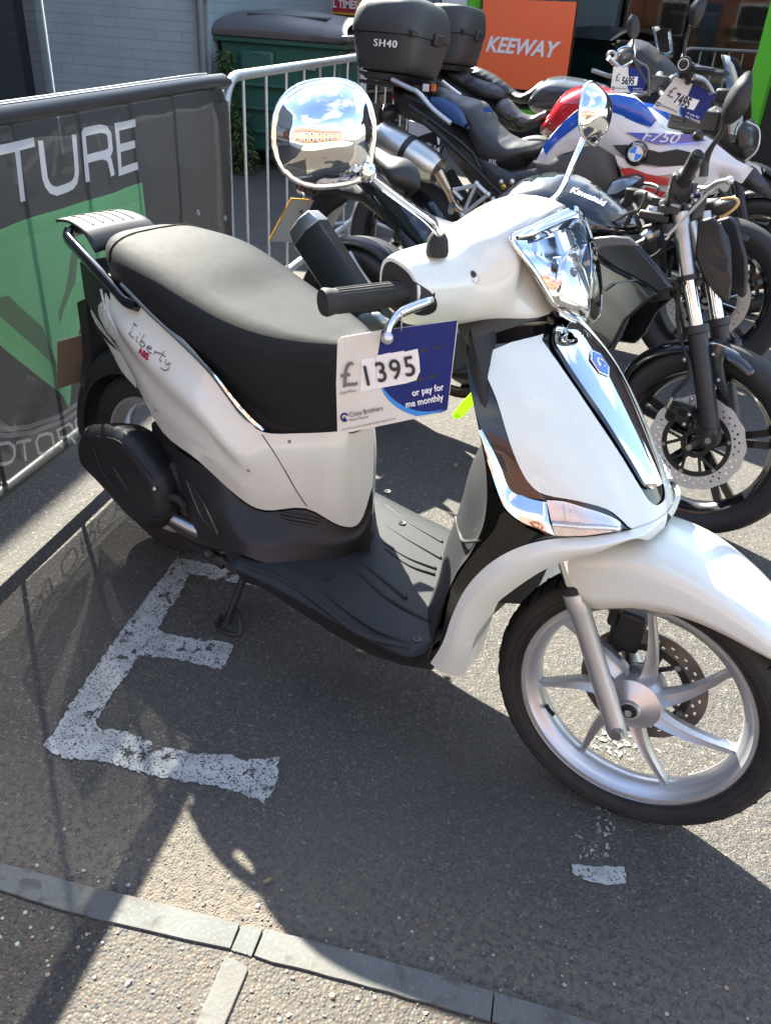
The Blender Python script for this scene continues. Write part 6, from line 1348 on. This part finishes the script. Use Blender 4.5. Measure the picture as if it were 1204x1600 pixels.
K.m('switch_button', [ball(K.P(x, y, .27), .006, 8) for x, y in ((1080, 306), (1085, 313), (1076, 322), (1088, 300))], STEEL)
tgk = thing('price_tag', 'price card seen edge-on, hung from the black motorcycle front brake lever', 'price tag', K.P(1073, 330, .24), 'price tags hung on the bikes')
e0, e1 = K.P(1108, 297, .26), K.P(1041, 368, .28)
vd = (K.P(1075, 330, .27)-CC).normalized(); dn_ = (vd+V(0, 0, -.10)).normalized()
mesh('card', prism([e0, e1, e1+dn_*.12, e0+dn_*.12], V(.0, 0, .0018)), TCREAM, tgk, smooth=0); mesh('print', prism([e0+V(0, 0, .0022), e1+V(0, 0, .0022), e1+dn_*.07+V(0, 0, .0022), e0+dn_*.07+V(0, 0, .0022)], V(0, 0, .0008)), mat('card_violet', (.10, .11, .48), .4), tgk, smooth=0)
mesh('split_ring', tube([e0+V(.02*math.cos(a), 0, .02*math.sin(a)) for a in [k*math.pi/6 for k in range(12)]], .0009, 6, 1, True), GALV, tgk)
# fluorescent tag hanging from the black motorcycle
ft = thing('key_fob', 'fluorescent yellow-green tag hanging beside the white scooter leg shield', 'tag', Y(733, 620, .35))
fn = V(.5, -.85, .15).normalized(); fdd = fn.dot(Y(722, 640, .30))
mesh('tag', prism([at(x, y, fn, fdd) for x, y in [(706, 648), (720, 630), (735, 614), (744, 612), (748, 622), (738, 634), (724, 650), (716, 655), (708, 654)]], -fn*.002), mat('fluorescent', (.42, .85, .01), .4, emit=((.4, .9, .0), .15)), ft); mesh('eyelet', tube([at(714+3*math.cos(a), 650+2*math.sin(a), fn, fdd+.001) for a in [k*math.pi/4 for k in range(8)]], .0008, 5, 1, True), TINK, ft)  # faint glow added to the tag's colour; it is no lamp
mesh('cord', tube([at(742, 616, fn, fdd), Y(760, 590, .3), V(.95, .0, .80)], .0012, 5), RUBBER, ft)

# ---------- white and blue adventure motorcycle with top case
B = Bike('motorcycle', 'white and blue adventure motorcycle with red stripes, a price card and a black top case', (.582, 2.527, .33), (-.96, 2.35, .33), .12)
tB, rB, _ = wheel(B.root, B.fa, B.n, .340, .055, .245, .035, 5, R(30), BRUB, BRIM, .04, 'twin', grooves=False, sw=.022); tB.name = 'front_tyre'; rB.name = 'front_rim'
tB, rB, _ = wheel(B.root, B.ra, B.n, .325, .075, .225, .055, 5, R(10), BRUB, BRIM, .05, 'twin', grooves=False, sw=.024); tB.name = 'rear_tyre'; rB.name = 'rear_rim'
disc(B.root, B.fa, -B.n, .06, .135, .175, DISC, 28, spider=6, carrier=STEEL); disc(B.root, B.fa, B.n, .06, .125, .16, DISC, 20, spider=6)
fork(B, .10, [(1108, 462), (1092, 400), (1075, 330), (1052, 240)], .030, .021, ENGB, STEEL)
calip(B, B.P(1078, 440, .10)); B.m('axle', tube([B.fa-B.n*.11, B.fa+B.n*.11], .012, 10), STEEL)
B.m('front_mudguard', fend(B, B.PL([(1040, 400), (1062, 368), (1090, 350), (1122, 342), (1150, 352), (1178, 366)]), B.fa, .035, .07), BKP, solid=.003, smooth=60)
Wp = [(836, 254), (848, 230), (880, 197), (912, 171), (945, 151), (985, 159), (1010, 178), (1040, 204), (1075, 211), (1102, 212), (1122, 228), (1150, 250), (1176, 263), (1158, 287), (1125, 272), (1112, 300), (1075, 308), (1020, 308), (978, 284), (958, 243), (932, 226), (900, 234), (872, 242), (856, 256)]
B.m('white_fairing', B.both(B.slab(Wp, .17, .03, .045, .02, 1)), PWHITE, smooth=50)
fr_ = B.root.children[-1]
B.m('blue_stripe', B.both(B.slab([(847, 229), (880, 190), (911, 164), (942, 148), (962, 147), (992, 153), (1010, 166), (1025, 188), (1016, 198), (985, 190), (956, 176), (938, 176), (903, 196), (868, 222), (852, 242)], .195, .010, .02, .016, 1)), BLUE, fr_, smooth=50)
B.m('air_inlay', B.both(B.plate([(957, 227), (985, 226), (1030, 238), (1058, 233), (1079, 238), (1086, 250), (1076, 258), (1030, 260), (1002, 256), (972, 243)], .203, .008)), BKP, fr_, smooth=50)
B.m('blue_decal', B.both(B.plate([(978, 207), (1030, 208), (1082, 210), (1104, 220), (1060, 224), (1025, 225), (1000, 218)], .202, .006)), BLUE, fr_)
B.m('silver_panel', B.both(B.plate([(960, 240), (985, 256), (1020, 262), (1078, 262), (1104, 270), (1104, 300), (1060, 306), (1010, 304), (975, 284)], .199, .008)), mat('champagne', (.5, .47, .42), .3, coat=.5), fr_)
B.m('white_spear', B.both(B.plate([(962, 243), (985, 252), (1020, 263), (1078, 258), (1082, 268), (1020, 276), (985, 268), (966, 258)], .205, .010)), PWHITE, fr_)
B.m('red_stripe', B.both(B.plate([(968, 264), (985, 262), (1012, 272), (1046, 278), (1042, 290), (1008, 284), (975, 274)], .209, .010))+B.both(B.plate([(1000, 300), (1010, 292), (1040, 300), (1030, 310), (1006, 308)], .209, .010)), RED, fr_)
text('lettering', 'F750', .052, B.P(1000, 219, .2105), B.P(1053, 224.0, .2105)-B.P(1000, 219, .2105), B.u, TWHITE, fr_, sx=1.45, ext=.0003, shear=.3)
rc = B.P(993, 240, .222)
rd = B.m('roundel', lathe([(0, .008), (.040, .008), (.046, .006), (.049, 0), (.049, -.012)], rc, -B.n, 32), BG2, fr_)
B.m('roundel_ring', lathe([(.027, .0095), (.031, .0095)], rc, -B.n, 32), SILVER, rd)
def quadr(a0): return flatpoly([rc-B.n*.0098]+[rc-B.n*.0098+(B.d*math.cos(a)+B.u*math.sin(a))*.027 for a in [a0+k*math.pi/12 for k in range(7)]])
B.m('roundel_blue', [quadr(math.pi/2), quadr(-math.pi/2)], mat('roundel_blue', (.02, .25, .75), .3), rd, smooth=0); B.m('roundel_white', [quadr(0), quadr(math.pi)], TWHITE, rd, smooth=0)
text('lettering', 'BMW', .018, rc-B.n*.0098+B.u*.029-B.d*.021, B.d, B.u, TWHITE, rd, ext=.0002, sx=1.05)
B.m('beak', B.core([(1150, 272), (1166, 262), (1180, 262), (1207, 302), (1206, 312), (1184, 303), (1156, 290)], .09, .05), mat('beak_grey', (.030, .034, .038), .45), smooth=50)
B.m('fuel_tank', B.core([(845, 238), (880, 190), (915, 162), (950, 146), (992, 150), (1020, 180), (1040, 205), (1040, 240), (980, 260), (880, 262)], .165, .10), PWHITE, smooth=60)
B.m('side_cover', B.both(B.slab([(836, 256), (858, 250), (876, 240), (903, 226), (934, 216), (958, 240), (966, 282), (985, 300), (930, 300), (880, 296), (840, 275)], .16, .025, .03, .02, 1)), mat('warm_grey_plastic', (.075, .07, .065), .5), smooth=50)
B.m('chassis_core', B.core([(665, 165), (740, 210), (830, 265), (960, 290), (1060, 270), (1090, 300), (1040, 340), (960, 380), (860, 400), (780, 380), (760, 320), (700, 240)], .10, .06, .03), ENG)
B.m('engine', [box(B.Q(-.62, z, 0), (.42, sx, .14), None, (B.d, B.n, B.u)) for z, sx in ((.30, .34), (.43, .38))]+[box(B.Q(-.50, .58, 0), (.26, .3, .2), None, (B.d, B.n, B.u)), lathe([(0, -.03), (.09, -.03), (.1, 0), (0, 0)], B.Q(-.68, .36, .18), B.n, 24)], ENG, bevel=.02)
B.m('engine_fitting', [ball(B.P(x, y, .15), r_, 10) for x, y, r_ in ((787, 291, .018), (798, 296, .015), (806, 290, .013), (776, 318, .012))], CHAIN); B.m('engine_bracket', [ball(B.P(x, y, .16), r_, 10) for x, y, r_ in ((783, 284, .012), (800, 284, .014), (770, 312, .015), (760, 326, .012), (745, 330, .014))], SILVER)
B.m('rear_fork_frame', B.both(tube(B.PL([(662, 190), (700, 222), (750, 270), (786, 306)], .13), .014, 8, 2)), ENGB)
B.m('pannier_frame', B.both(tube(B.PL([(640, 165), (690, 200), (740, 240), (760, 290)], .11), .012, 8, 2)), BKP)
st_ = B.core([(658, 134), (690, 136), (722, 149), (758, 159), (768, 172), (780, 192), (800, 210), (826, 220), (852, 221), (845, 238), (825, 258), (805, 272), (775, 276), (748, 250), (738, 215), (715, 185), (680, 160)], .14, .05, .018)
B.m('seat', st_, BSEAT, smooth=60); se = B.root.children[-1]
text('lettering', '83L', .03, B.P(762, 256, .15), B.d, B.u, mat('tag_grey', (.4, .4, .4), .5), se, ext=.0004, bold=.001)
B.m('seat_badge', B.slab([(754, 168), (765, 168), (767, 175), (756, 176)], .145, .004, .006, .01, 1), mat('badge_navy', (.02, .08, .35), .4), se)
B.m('lower_side_panel', B.both(B.slab([(745, 245), (800, 270), (840, 262), (905, 298), (860, 330), (820, 318), (765, 283)], .15, .015, .02, .018, 1)), mat('dark_side', (.028, .028, .03), .4))
B.m('tail_cover', B.both(B.slab([(664, 151), (690, 152), (712, 162), (724, 177), (734, 202), (710, 193), (690, 178)], .15, .008, .02, .012, 1)), NAVYT, smooth=50)
B.m('grab_bar', tube(B.PL([(612, 124), (640, 138), (652, 144), (676, 170), (704, 193)], .17), .011, 10, 4), SILVER); B.m('grab_bar', tube(B.PL([(690, 128), (700, 136), (719, 150)], -.17), .011, 10, 3), SILVER)
B.m('tail_unit', B.core([(618, 130), (655, 135), (690, 160), (725, 205), (700, 215), (660, 195), (622, 178), (615, 150)], .07, .03), BKP); B.m('tail_light', B.core([(614, 138), (628, 140), (626, 152), (622, 165), (615, 162)], .045, .012), REDL)
B.m('plate_holder', B.core([(590, 168), (618, 163), (622, 175), (610, 200), (598, 196)], .05, .012), BKP)
B.m('number_plate', box(B.P(595, 190, 0), (.004, .22, .16), None, (B.d, B.n, B.u)), PLB)
B.m('rear_mudguard', B.core([(584, 165), (612, 163), (622, 172), (600, 178), (586, 174)], .08, .02), BKP)
ex = [B.P(593, 208, .20), B.P(640, 238, .20), B.P(684, 268, .20)]; te = (ex[2]-ex[0]).normalized()
sx_ = B.m('silencer', lathe([(.0, -.01), (.035, -.01), (.055, 0), (.070, .02), (.074, .10), (.074, (ex[2]-ex[0]).length*.9), (.06, (ex[2]-ex[0]).length), (.0, (ex[2]-ex[0]).length)], ex[0], te, 28), ALU, smooth=40)
B.m('silencer_band', lathe([(.0755, 0), (.0765, .003), (.0755, .03)], ex[0].lerp(ex[1], .9), te, 28), BKP, sx_)
B.m('exhaust_pipe', tube([ex[2], B.P(702, 300, .17), B.P(715, 325, .15), B.P(760, 350, .12)], [.03, .022, .020, .020], 12, 4), TITAN)
B.m('footpeg_hanger', [tube(B.PL(q, .19), .0095, 8) for q in ([(744, 287), (762, 304)], [(762, 304), (722, 336)], [(744, 287), (722, 336)], [(744, 289), (708, 297)], [(708, 297), (722, 312)])]+[ball(B.P(x, y, .19), .014, 10) for x, y in ((744, 287), (762, 304), (722, 336))], SILVER)
B.m('footpeg', tube([B.P(706, 320, .19), B.P(704, 330, .27)], .016, 8), STEEL)
B.m('swing_arm', B.both(tube([B.ra-B.n*.11, B.P(770, 350, .11)], [.028, .035], 8)), ENGB); B.m('rear_shock', [tube([B.P(700, 270, .02), B.P(730, 320, .02)], .03, 10)], AMBER if False else ENGB)
B.m('screen', [patch([[B.Q(-.02, .94, w_*1.0)-B.d*8*w_*w_*.3 for w_ in (-.15, -.08, 0, .08, .15)], [B.Q(-.06, 1.10, w_*1.0)-B.d*8*w_*w_*.3 for w_ in (-.16, -.09, 0, .09, .16)], [B.Q(-.15, 1.24, w_*1.0)-B.d*8*w_*w_*.3 for w_ in (-.13, -.07, 0, .07, .13)]], 4, 4)], SMOKE, solid=.003, smooth=60)
B.m('nose', B.core([(1118, 165), (1150, 180), (1176, 186), (1185, 200), (1180, 240), (1162, 256), (1140, 246), (1110, 215), (1080, 205), (1060, 190)], .09, .02, .014, 1), BKP, smooth=40)
B.m('headlight', B.core([(1142, 195), (1168, 188), (1186, 202), (1182, 234), (1163, 252), (1146, 236), (1138, 216)], .10, .012, .012, 1), mat('lamp_dark', (.02, .02, .022), .35, coat=.1), smooth=60)
B.m('headlight_rim', tube(B.PL([(1166, 190), (1185, 202), (1182, 234), (1163, 252)], .095), .003, 8, 3), SILVER)
B.m('instruments', [box(B.P(1075, 165, 0), (.05, .22, .14), None, (B.d, B.n, B.u)), box(B.P(1090, 190, 0), (.2, .2, .08), None, (B.d, B.n, B.u))], BKP, bevel=.01)
B.m('handlebar', tube([B.P(1068, 101, .40), B.P(1075, 118, .34), B.P(1068, 150, .2), B.P(1060, 172, .05), B.P(1050, 168, -.05), B.P(1030, 140, -.2), B.P(1030, 118, -.38)], .013, 12, 4), ENGB)
B.m('grip', tube([B.P(1068, 101, .40), B.P(1075, 118, .34)], .019, 12), RUBBER); B.m('grip', tube([B.P(1030, 125, -.3), B.P(1030, 118, -.38)], .019, 12), RUBBER)
B.m('bar_end', [lathe([(0, -.02), (.012, -.02), (.014, -.01), (.026, -.01), (.028, 0), (0, 0)], B.P(1068, 101, .41), B.n, 22)], ENGB); B.m('bar_end_ring', lathe([(.017, -.0125), (.020, -.0125), (.020, -.0105)], B.P(1068, 101, .41), B.n, 22), SILVER)
B.m('hand_guard', puff([B.P(x, y, .38) for x, y in [(1060, 97), (1072, 92), (1085, 99), (1110, 106), (1136, 112), (1136, 121), (1100, 119), (1070, 110)]], (.1, -.9, .4), .02, .02, .012, 2), BKP)
B.m('brake_lever', tube([B.P(1084, 120, .34), B.P(1100, 126, .3), B.P(1112, 145, .27), B.P(1104, 146, .27)], .009, 8, 3), STEEL)
B.m('switch_box', [box(B.P(1083, 138, .25), (.08, .06, .07)), box(B.P(1030, 130, -.24), (.07, .06, .06)), box(B.P(1130, 150, .2), (.06, .05, .05))], ENGB, bevel=.01)
B.m('mirror_stem', [tube([B.P(1068, 92, .33), B.P(1070, 66, .33), B.P(1078, 40, .34)], .007, 8, 3), tube([B.P(1010, 130, -.3), B.P(988, 90, -.3), B.P(989, 62, -.3)], .006, 8, 3)], BKP)
B.m('mirror', [puff([B.P(x, y, .35) for x, y in [(1078, 42), (1074, 18), (1083, 2), (1103, -6), (1100, 18), (1088, 42)]], -B.n, .02, .03, .012, 2)], BKP, smooth=60); B.m('mirror', [puff([B.P(x, y, -.3) for x, y in [(981, 55), (978, 38), (986, 22), (997, 28), (999, 48), (991, 62)]], -B.n, .02, .03, .012, 2)], BKP, smooth=60)
B.m('front_indicator', [tube([B.P(1095, 210, .1), B.P(1090, 212, .2)], .008, 8), ball(B.P(1090, 212, .215), .022, 12)], BKP)
B.m('side_stand', tube([B.Q(-.85, .25, -.12), B.Q(-.82, .03, -.34)], .012, 8), ENGB)
# top case
def case(b, a0, z0, mt, rackm, txt=None, wid=.215, ln=.20, hh=.33, par=None):
    def rg(z, l, w_, cx=0., ex=.75):
        c = b.Q(a0+cx, z); o = []
        for k in range(24):
            a = 2*math.pi*k/24; cc, s_ = math.cos(a), math.sin(a); o.append(c+b.d*l*math.copysign(abs(cc)**ex*1, cc)*(.88 if cc > 0 else 1)-b.n*w_*math.copysign(abs(s_)**ex, s_))
        return o
    base = [rg(z0, ln*.62, wid*.75, 0, .5), rg(z0+.01, ln*.80, wid*.86, 0, .5), rg(z0+.07, ln*.93, wid*.93, 0, .5), rg(z0+.155, ln*1.0, wid, 0, .5)]
    lidr = [rg(z0+.158, ln*1.03, wid*1.03, 0, .5), rg(z0+.19, ln*1.04, wid*1.03, 0, .5), rg(z0+.25, ln*.99, wid*.98, 0, .55), rg(z0+.295, ln*.86, wid*.86, 0, .6), rg(z0+hh-.01, ln*.55, wid*.6, 0, .7), rg(z0+hh, ln*.2, wid*.25, 0, .8)]
    t = b.m('top_case', loft(base, 2), mt, par, smooth=50); b.m('case_lid', loft(lidr, 3), mt, t, smooth=50)
    b.m('case_catch', [box(b.Q(a0+ln*.93, z0+.16, 0), (.03, .08, .05), None, (b.d, b.n, b.u)), box(b.Q(a0+ln*.8, z0+.165, wid*.9), (.03, .03, .03), None, (b.d, b.n, b.u))], rackm, t, bevel=.006)
    b.m('case_plate', loft([rg(z0-.03, ln*.7, wid*.7, 0, .5), rg(z0-.005, ln*.85, wid*.85, 0, .5)], 1), rackm, t)
    if txt: text('lettering', txt, .042, b.Q(a0-.03, z0+.100, wid+.002), b.d, b.u, TWHITE, t, ext=.003, sx=1.25, sp=1.15)
    return t
CASEM = mat('case_black', (.028, .029, .030), .5, bump=(500, .4, .001), rvar=(7, .6))
case(B, -1.70, 1.055, CASEM, BKP, 'SH40')
B.m('luggage_rack', [tube([B.Q(-1.60, .97, w_), B.Q(-1.45, .93, w_)], .012, 8) for w_ in (-.1, .1)]+[box(B.Q(-1.70, 1.01, 0), (.3, .25, .015), None, (B.d, B.n, B.u))], ENGB)
B.m('reflector', [box(B.P(665, 137, .1), (.03, .01, .03))], TWHITE); B.m('reflector', [box(B.P(677, 137, .1), (.02, .01, .03))], mat('orange', (.7, .15, .02), .4))

# ---------- red motorcycle and grey motorcycle further back
def simple(name_label, fa, ra):
    b = Bike('motorcycle', name_label, fa, ra, .10)
    t, r, _ = wheel(b.root, b.fa, b.n, .30, .058, .222, .04, 5, 0, BRUB, BRIM, .04, 'twin', grooves=False, sw=.02); t.name = 'front_tyre'; r.name = 'front_rim'
    t, r, _ = wheel(b.root, b.ra, b.n, .315, .075, .225, .055, 5, 0, BRUB, BRIM, .05, 'twin', grooves=False, sw=.02); t.name = 'rear_tyre'; r.name = 'rear_rim'
    b.m('engine', [box(b.Q(-.62, .38, 0), (.42, .34, .34), None, (b.d, b.n, b.u))], ENG, bevel=.04)
    b.m('frame', [tube([b.Q(-1.0, .78, w_), b.Q(-.7, .6, w_), b.Q(-.35, .82, w_)], .018, 8) for w_ in (-.1, .1)]+[tube([b.ra-b.n*w_, b.Q(-.85, .42, w_)], .025, 8) for w_ in (-.1, .1)], ENGB)
    b.m('fork_leg', [tube([b.fa-b.n*w_, b.Q(-.30, .95, w_)], .024, 10) for w_ in (-.1,)], ENGB); b.m('fork_leg', [tube([b.fa-b.n*w_, b.Q(-.30, .95, w_)], .024, 10) for w_ in (.1,)], ENGB)
    b.m('front_mudguard', fend(b, [b.fa+b.d*.34*math.cos(a)+b.u*.34*math.sin(a) for a in [R(20+k*18) for k in range(8)]], b.fa, .03, .065), BKP, solid=.003)
    return b
C3 = simple('red-tanked motorcycle half hidden behind the white and blue one, with a small round mirror', (.45, 3.60, .30), (-.95, 3.42, .315))
C3.m('fuel_tank', C3.core([(842, 206), (852, 186), (868, 160), (885, 142), (908, 134), (940, 134), (975, 150), (1000, 175), (990, 215), (930, 225), (870, 220)], .15, .09), RED, smooth=60)
LS = mat('sunlit_seat', (.045, .045, .045), .45, bump=(500, .4, .001))  # lighter copy of the bike seat colour with the sunlight painted in
C3.m('rider_seat', C3.core([(770, 168), (785, 153), (800, 158), (814, 174), (834, 180), (858, 170), (855, 184), (836, 200), (812, 200), (790, 188), (776, 178)], .13, .04), LS, smooth=60)
C3.m('pillion_seat', C3.core([(694, 110), (716, 104), (735, 118), (756, 126), (776, 133), (790, 146), (784, 160), (758, 158), (730, 142), (704, 128)], .11, .04), BSEAT, smooth=60)
C3.m('tail_unit', C3.core([(640, 110), (690, 108), (740, 140), (790, 170), (830, 205), (780, 200), (720, 165), (650, 135)], .08, .04), BKP)
C3.m('mirror', [puff(C3.PL([(961, 104), (959, 90), (966, 78), (978, 73), (988, 77), (990, 88), (982, 98), (970, 104)], .3), -C3.n, .03, .03, .012, 2), tube(C3.PL([(988, 92), (1000, 100), (1012, 110), (1013, 150)], .3), .008, 8, 3)], mat('mirror_grey', (.10, .10, .10), .2, metal=.4), smooth=60); C3.m('mirror_ring', tube(C3.PL([(961, 104), (959, 90), (966, 78), (978, 73), (989, 77), (991, 88), (982, 99), (970, 105)], .32), .006, 8, 2, True), CHROME)
C3.m('bar_end', tube([C3.P(955+7*math.cos(a), 88+7*math.sin(a), .34) for a in [k*math.pi/6 for k in range(12)]], .008, 8, 1, True), STEEL)
C3.m('handlebar', [tube(C3.PL([(950, 90, .36), (985, 120, .25), (1010, 128, .1), (1030, 120, -.1), (1030, 100, -.34)]), .013, 10, 4), tube(C3.PL([(985, 150), (1010, 145), (1040, 128), (1058, 116)], .1), .012, 8, 3)], STEEL)
C3.m('cockpit', C3.core([(978, 70), (1000, 62), (1025, 75), (1052, 100), (1060, 125), (1020, 150), (985, 140)], .10, .04), BKP, smooth=40)
C3.m('screen', patch([C3.PL([(1028, 82, .12), (1040, 88, .0), (1052, 84, -.14)]), C3.PL([(1022, 60, .13), (1036, 62, .02), (1050, 62, -.12)]), C3.PL([(1018, 42, .11), (1034, 42, .02), (1048, 46, -.10)])], 3, 4), CLEARS, solid=.003)
case(C3, -1.94, 1.06, CASEM, BKP, None, .17, .15, .30)
C4 = simple('black motorcycle farthest from the scooter, just in front of the shop window', (.05, 4.55, .30), (-1.35, 4.40, .315))
C4.m('seat', C4.core([(722, 103), (745, 104), (775, 118), (800, 138), (818, 146), (838, 132), (852, 124), (850, 140), (825, 162), (800, 158), (770, 138), (740, 122)], .12, .04), BSEAT, smooth=60)
C4.m('fuel_tank', C4.core([(824, 158), (838, 138), (856, 122), (885, 119), (930, 128), (955, 140), (940, 165), (880, 180), (835, 178)], .15, .08), mat('graphite', (.05, .055, .06), .25, coat=.6), smooth=60)
C4.m('handlebar', tube(C4.PL([(925, 110, .36), (960, 120, .15), (985, 110, -.3)]), .013, 10, 4), STEEL)
C4.m('headlight', C4.core([(985, 120), (1010, 118), (1020, 140), (1005, 160), (985, 150)], .09, .04), BKP)
# price cards on the two bikes
def card(b, lbl, P4, wfrac, price, w, name='price_tag'):
    n = V(.45, -.87, .2).normalized(); d = n.dot(b.P(*P4[0], w)); q = [at(x, y, n, d) for x, y in P4]      # TL TR BR BL
    t = thing(name, lbl, 'price tag', (q[0]+q[1])/2, 'price tags hung on the bikes')
    mesh('card', prism(q, -n*.002), TCREAM, t, smooth=0)
    def bi(u_, v_, o=.001): return q[0].lerp(q[1], u_).lerp(q[3].lerp(q[2], u_), v_)+n*o
    pts = [bi(wfrac, 0), bi(1, 0), bi(1, 1), bi(.62, 1), bi(.52, .86), bi(.46, .62), bi(.48, .4)]
    mesh('navy_field', flatpoly(pts), TNAVY, t, smooth=0); mesh('cyan_arc', tube([bi(.46, .62), bi(.52, .86), bi(.62, .995)], .0025, 5, 3), TCYAN, t)
    mesh('digit_strip', flatpoly([bi(.26, .40, .002), bi(.75, .36, .002), bi(.75, .70, .002), bi(.28, .74, .002)]), CARDW, t, smooth=0)
    h = (q[3]-q[0]).length; xd = q[1]-q[0]; yd = q[0]-q[3]; L_ = xd.length
    text('lettering', price, h*.40, bi(.29, .68, .003), xd, yd, TINK, t, ext=.0002, bold=.002, sx=L_*.44/(h*.40*2.35))
    text('lettering', '£', h*.42, bi(.08, .56, .003), xd, yd, mat('ink', (.1, .1, .1), .5), t, ext=.0002); text('lettering', 'or pay for\nme monthly', h*.10, bi(.66, .86, .003), xd, yd, TWHITE, t, ext=.0002); text('lettering', 'Close Brothers', h*.09, bi(.10, .88, .003), xd, yd, TINK, t, ext=.0002)
    mesh('finance_mark', lathe([(.004, 0), (.008, .0005)], bi(.06, .86, .002), n, 12), TNAVY, t)
    mesh('string', tube([bi(.55, .03), bi(.5, -.12), bi(.45, -.25)+V(0, .02, 0)], .0015, 5), RUBBER, t)
card(B, 'price card reading 7495 hung from the handlebar of the white and blue motorcycle', [(1055, 120), (1118, 147), (1093, 192), (1018, 168)], .42, '7495', .32)
card(C3, 'price card reading 5695 hung below the small round mirror of the red motorcycle', [(958, 104), (1012, 106), (1005, 146), (953, 143)], .42, '5695', .34)
# white board between the bikes
wbd = thing('white_board', 'white printed board standing between the rear wheel of the adventure motorcycle and the barrier', 'board', Y(660, 245, 2.95)); 
bc = [Y(638, 188, 2.95), Y(684, 200, 2.95), Y(682, 262, 2.95), Y(637, 250, 2.95)]
mesh('panel', prism(bc, (0, .02, 0)), SW, wbd, smooth=0); mesh('support', [tube([bc[3], V(bc[3].x, 3.1, 0)], .01, 6), tube([bc[2], V(bc[2].x, 3.1, 0)], .01, 6)], BKP, wbd)
mesh('black_print', flatpoly([Y(x, y, 2.947) for x, y in [(650, 215), (668, 208), (682, 205), (682, 228), (668, 222), (655, 226)]]), TINK, wbd, smooth=0); text('lettering', 'M', .13, Y(668, 240, 2.946), (1, 0, 0), (0, 0, 1), TINK, wbd, shear=.3)
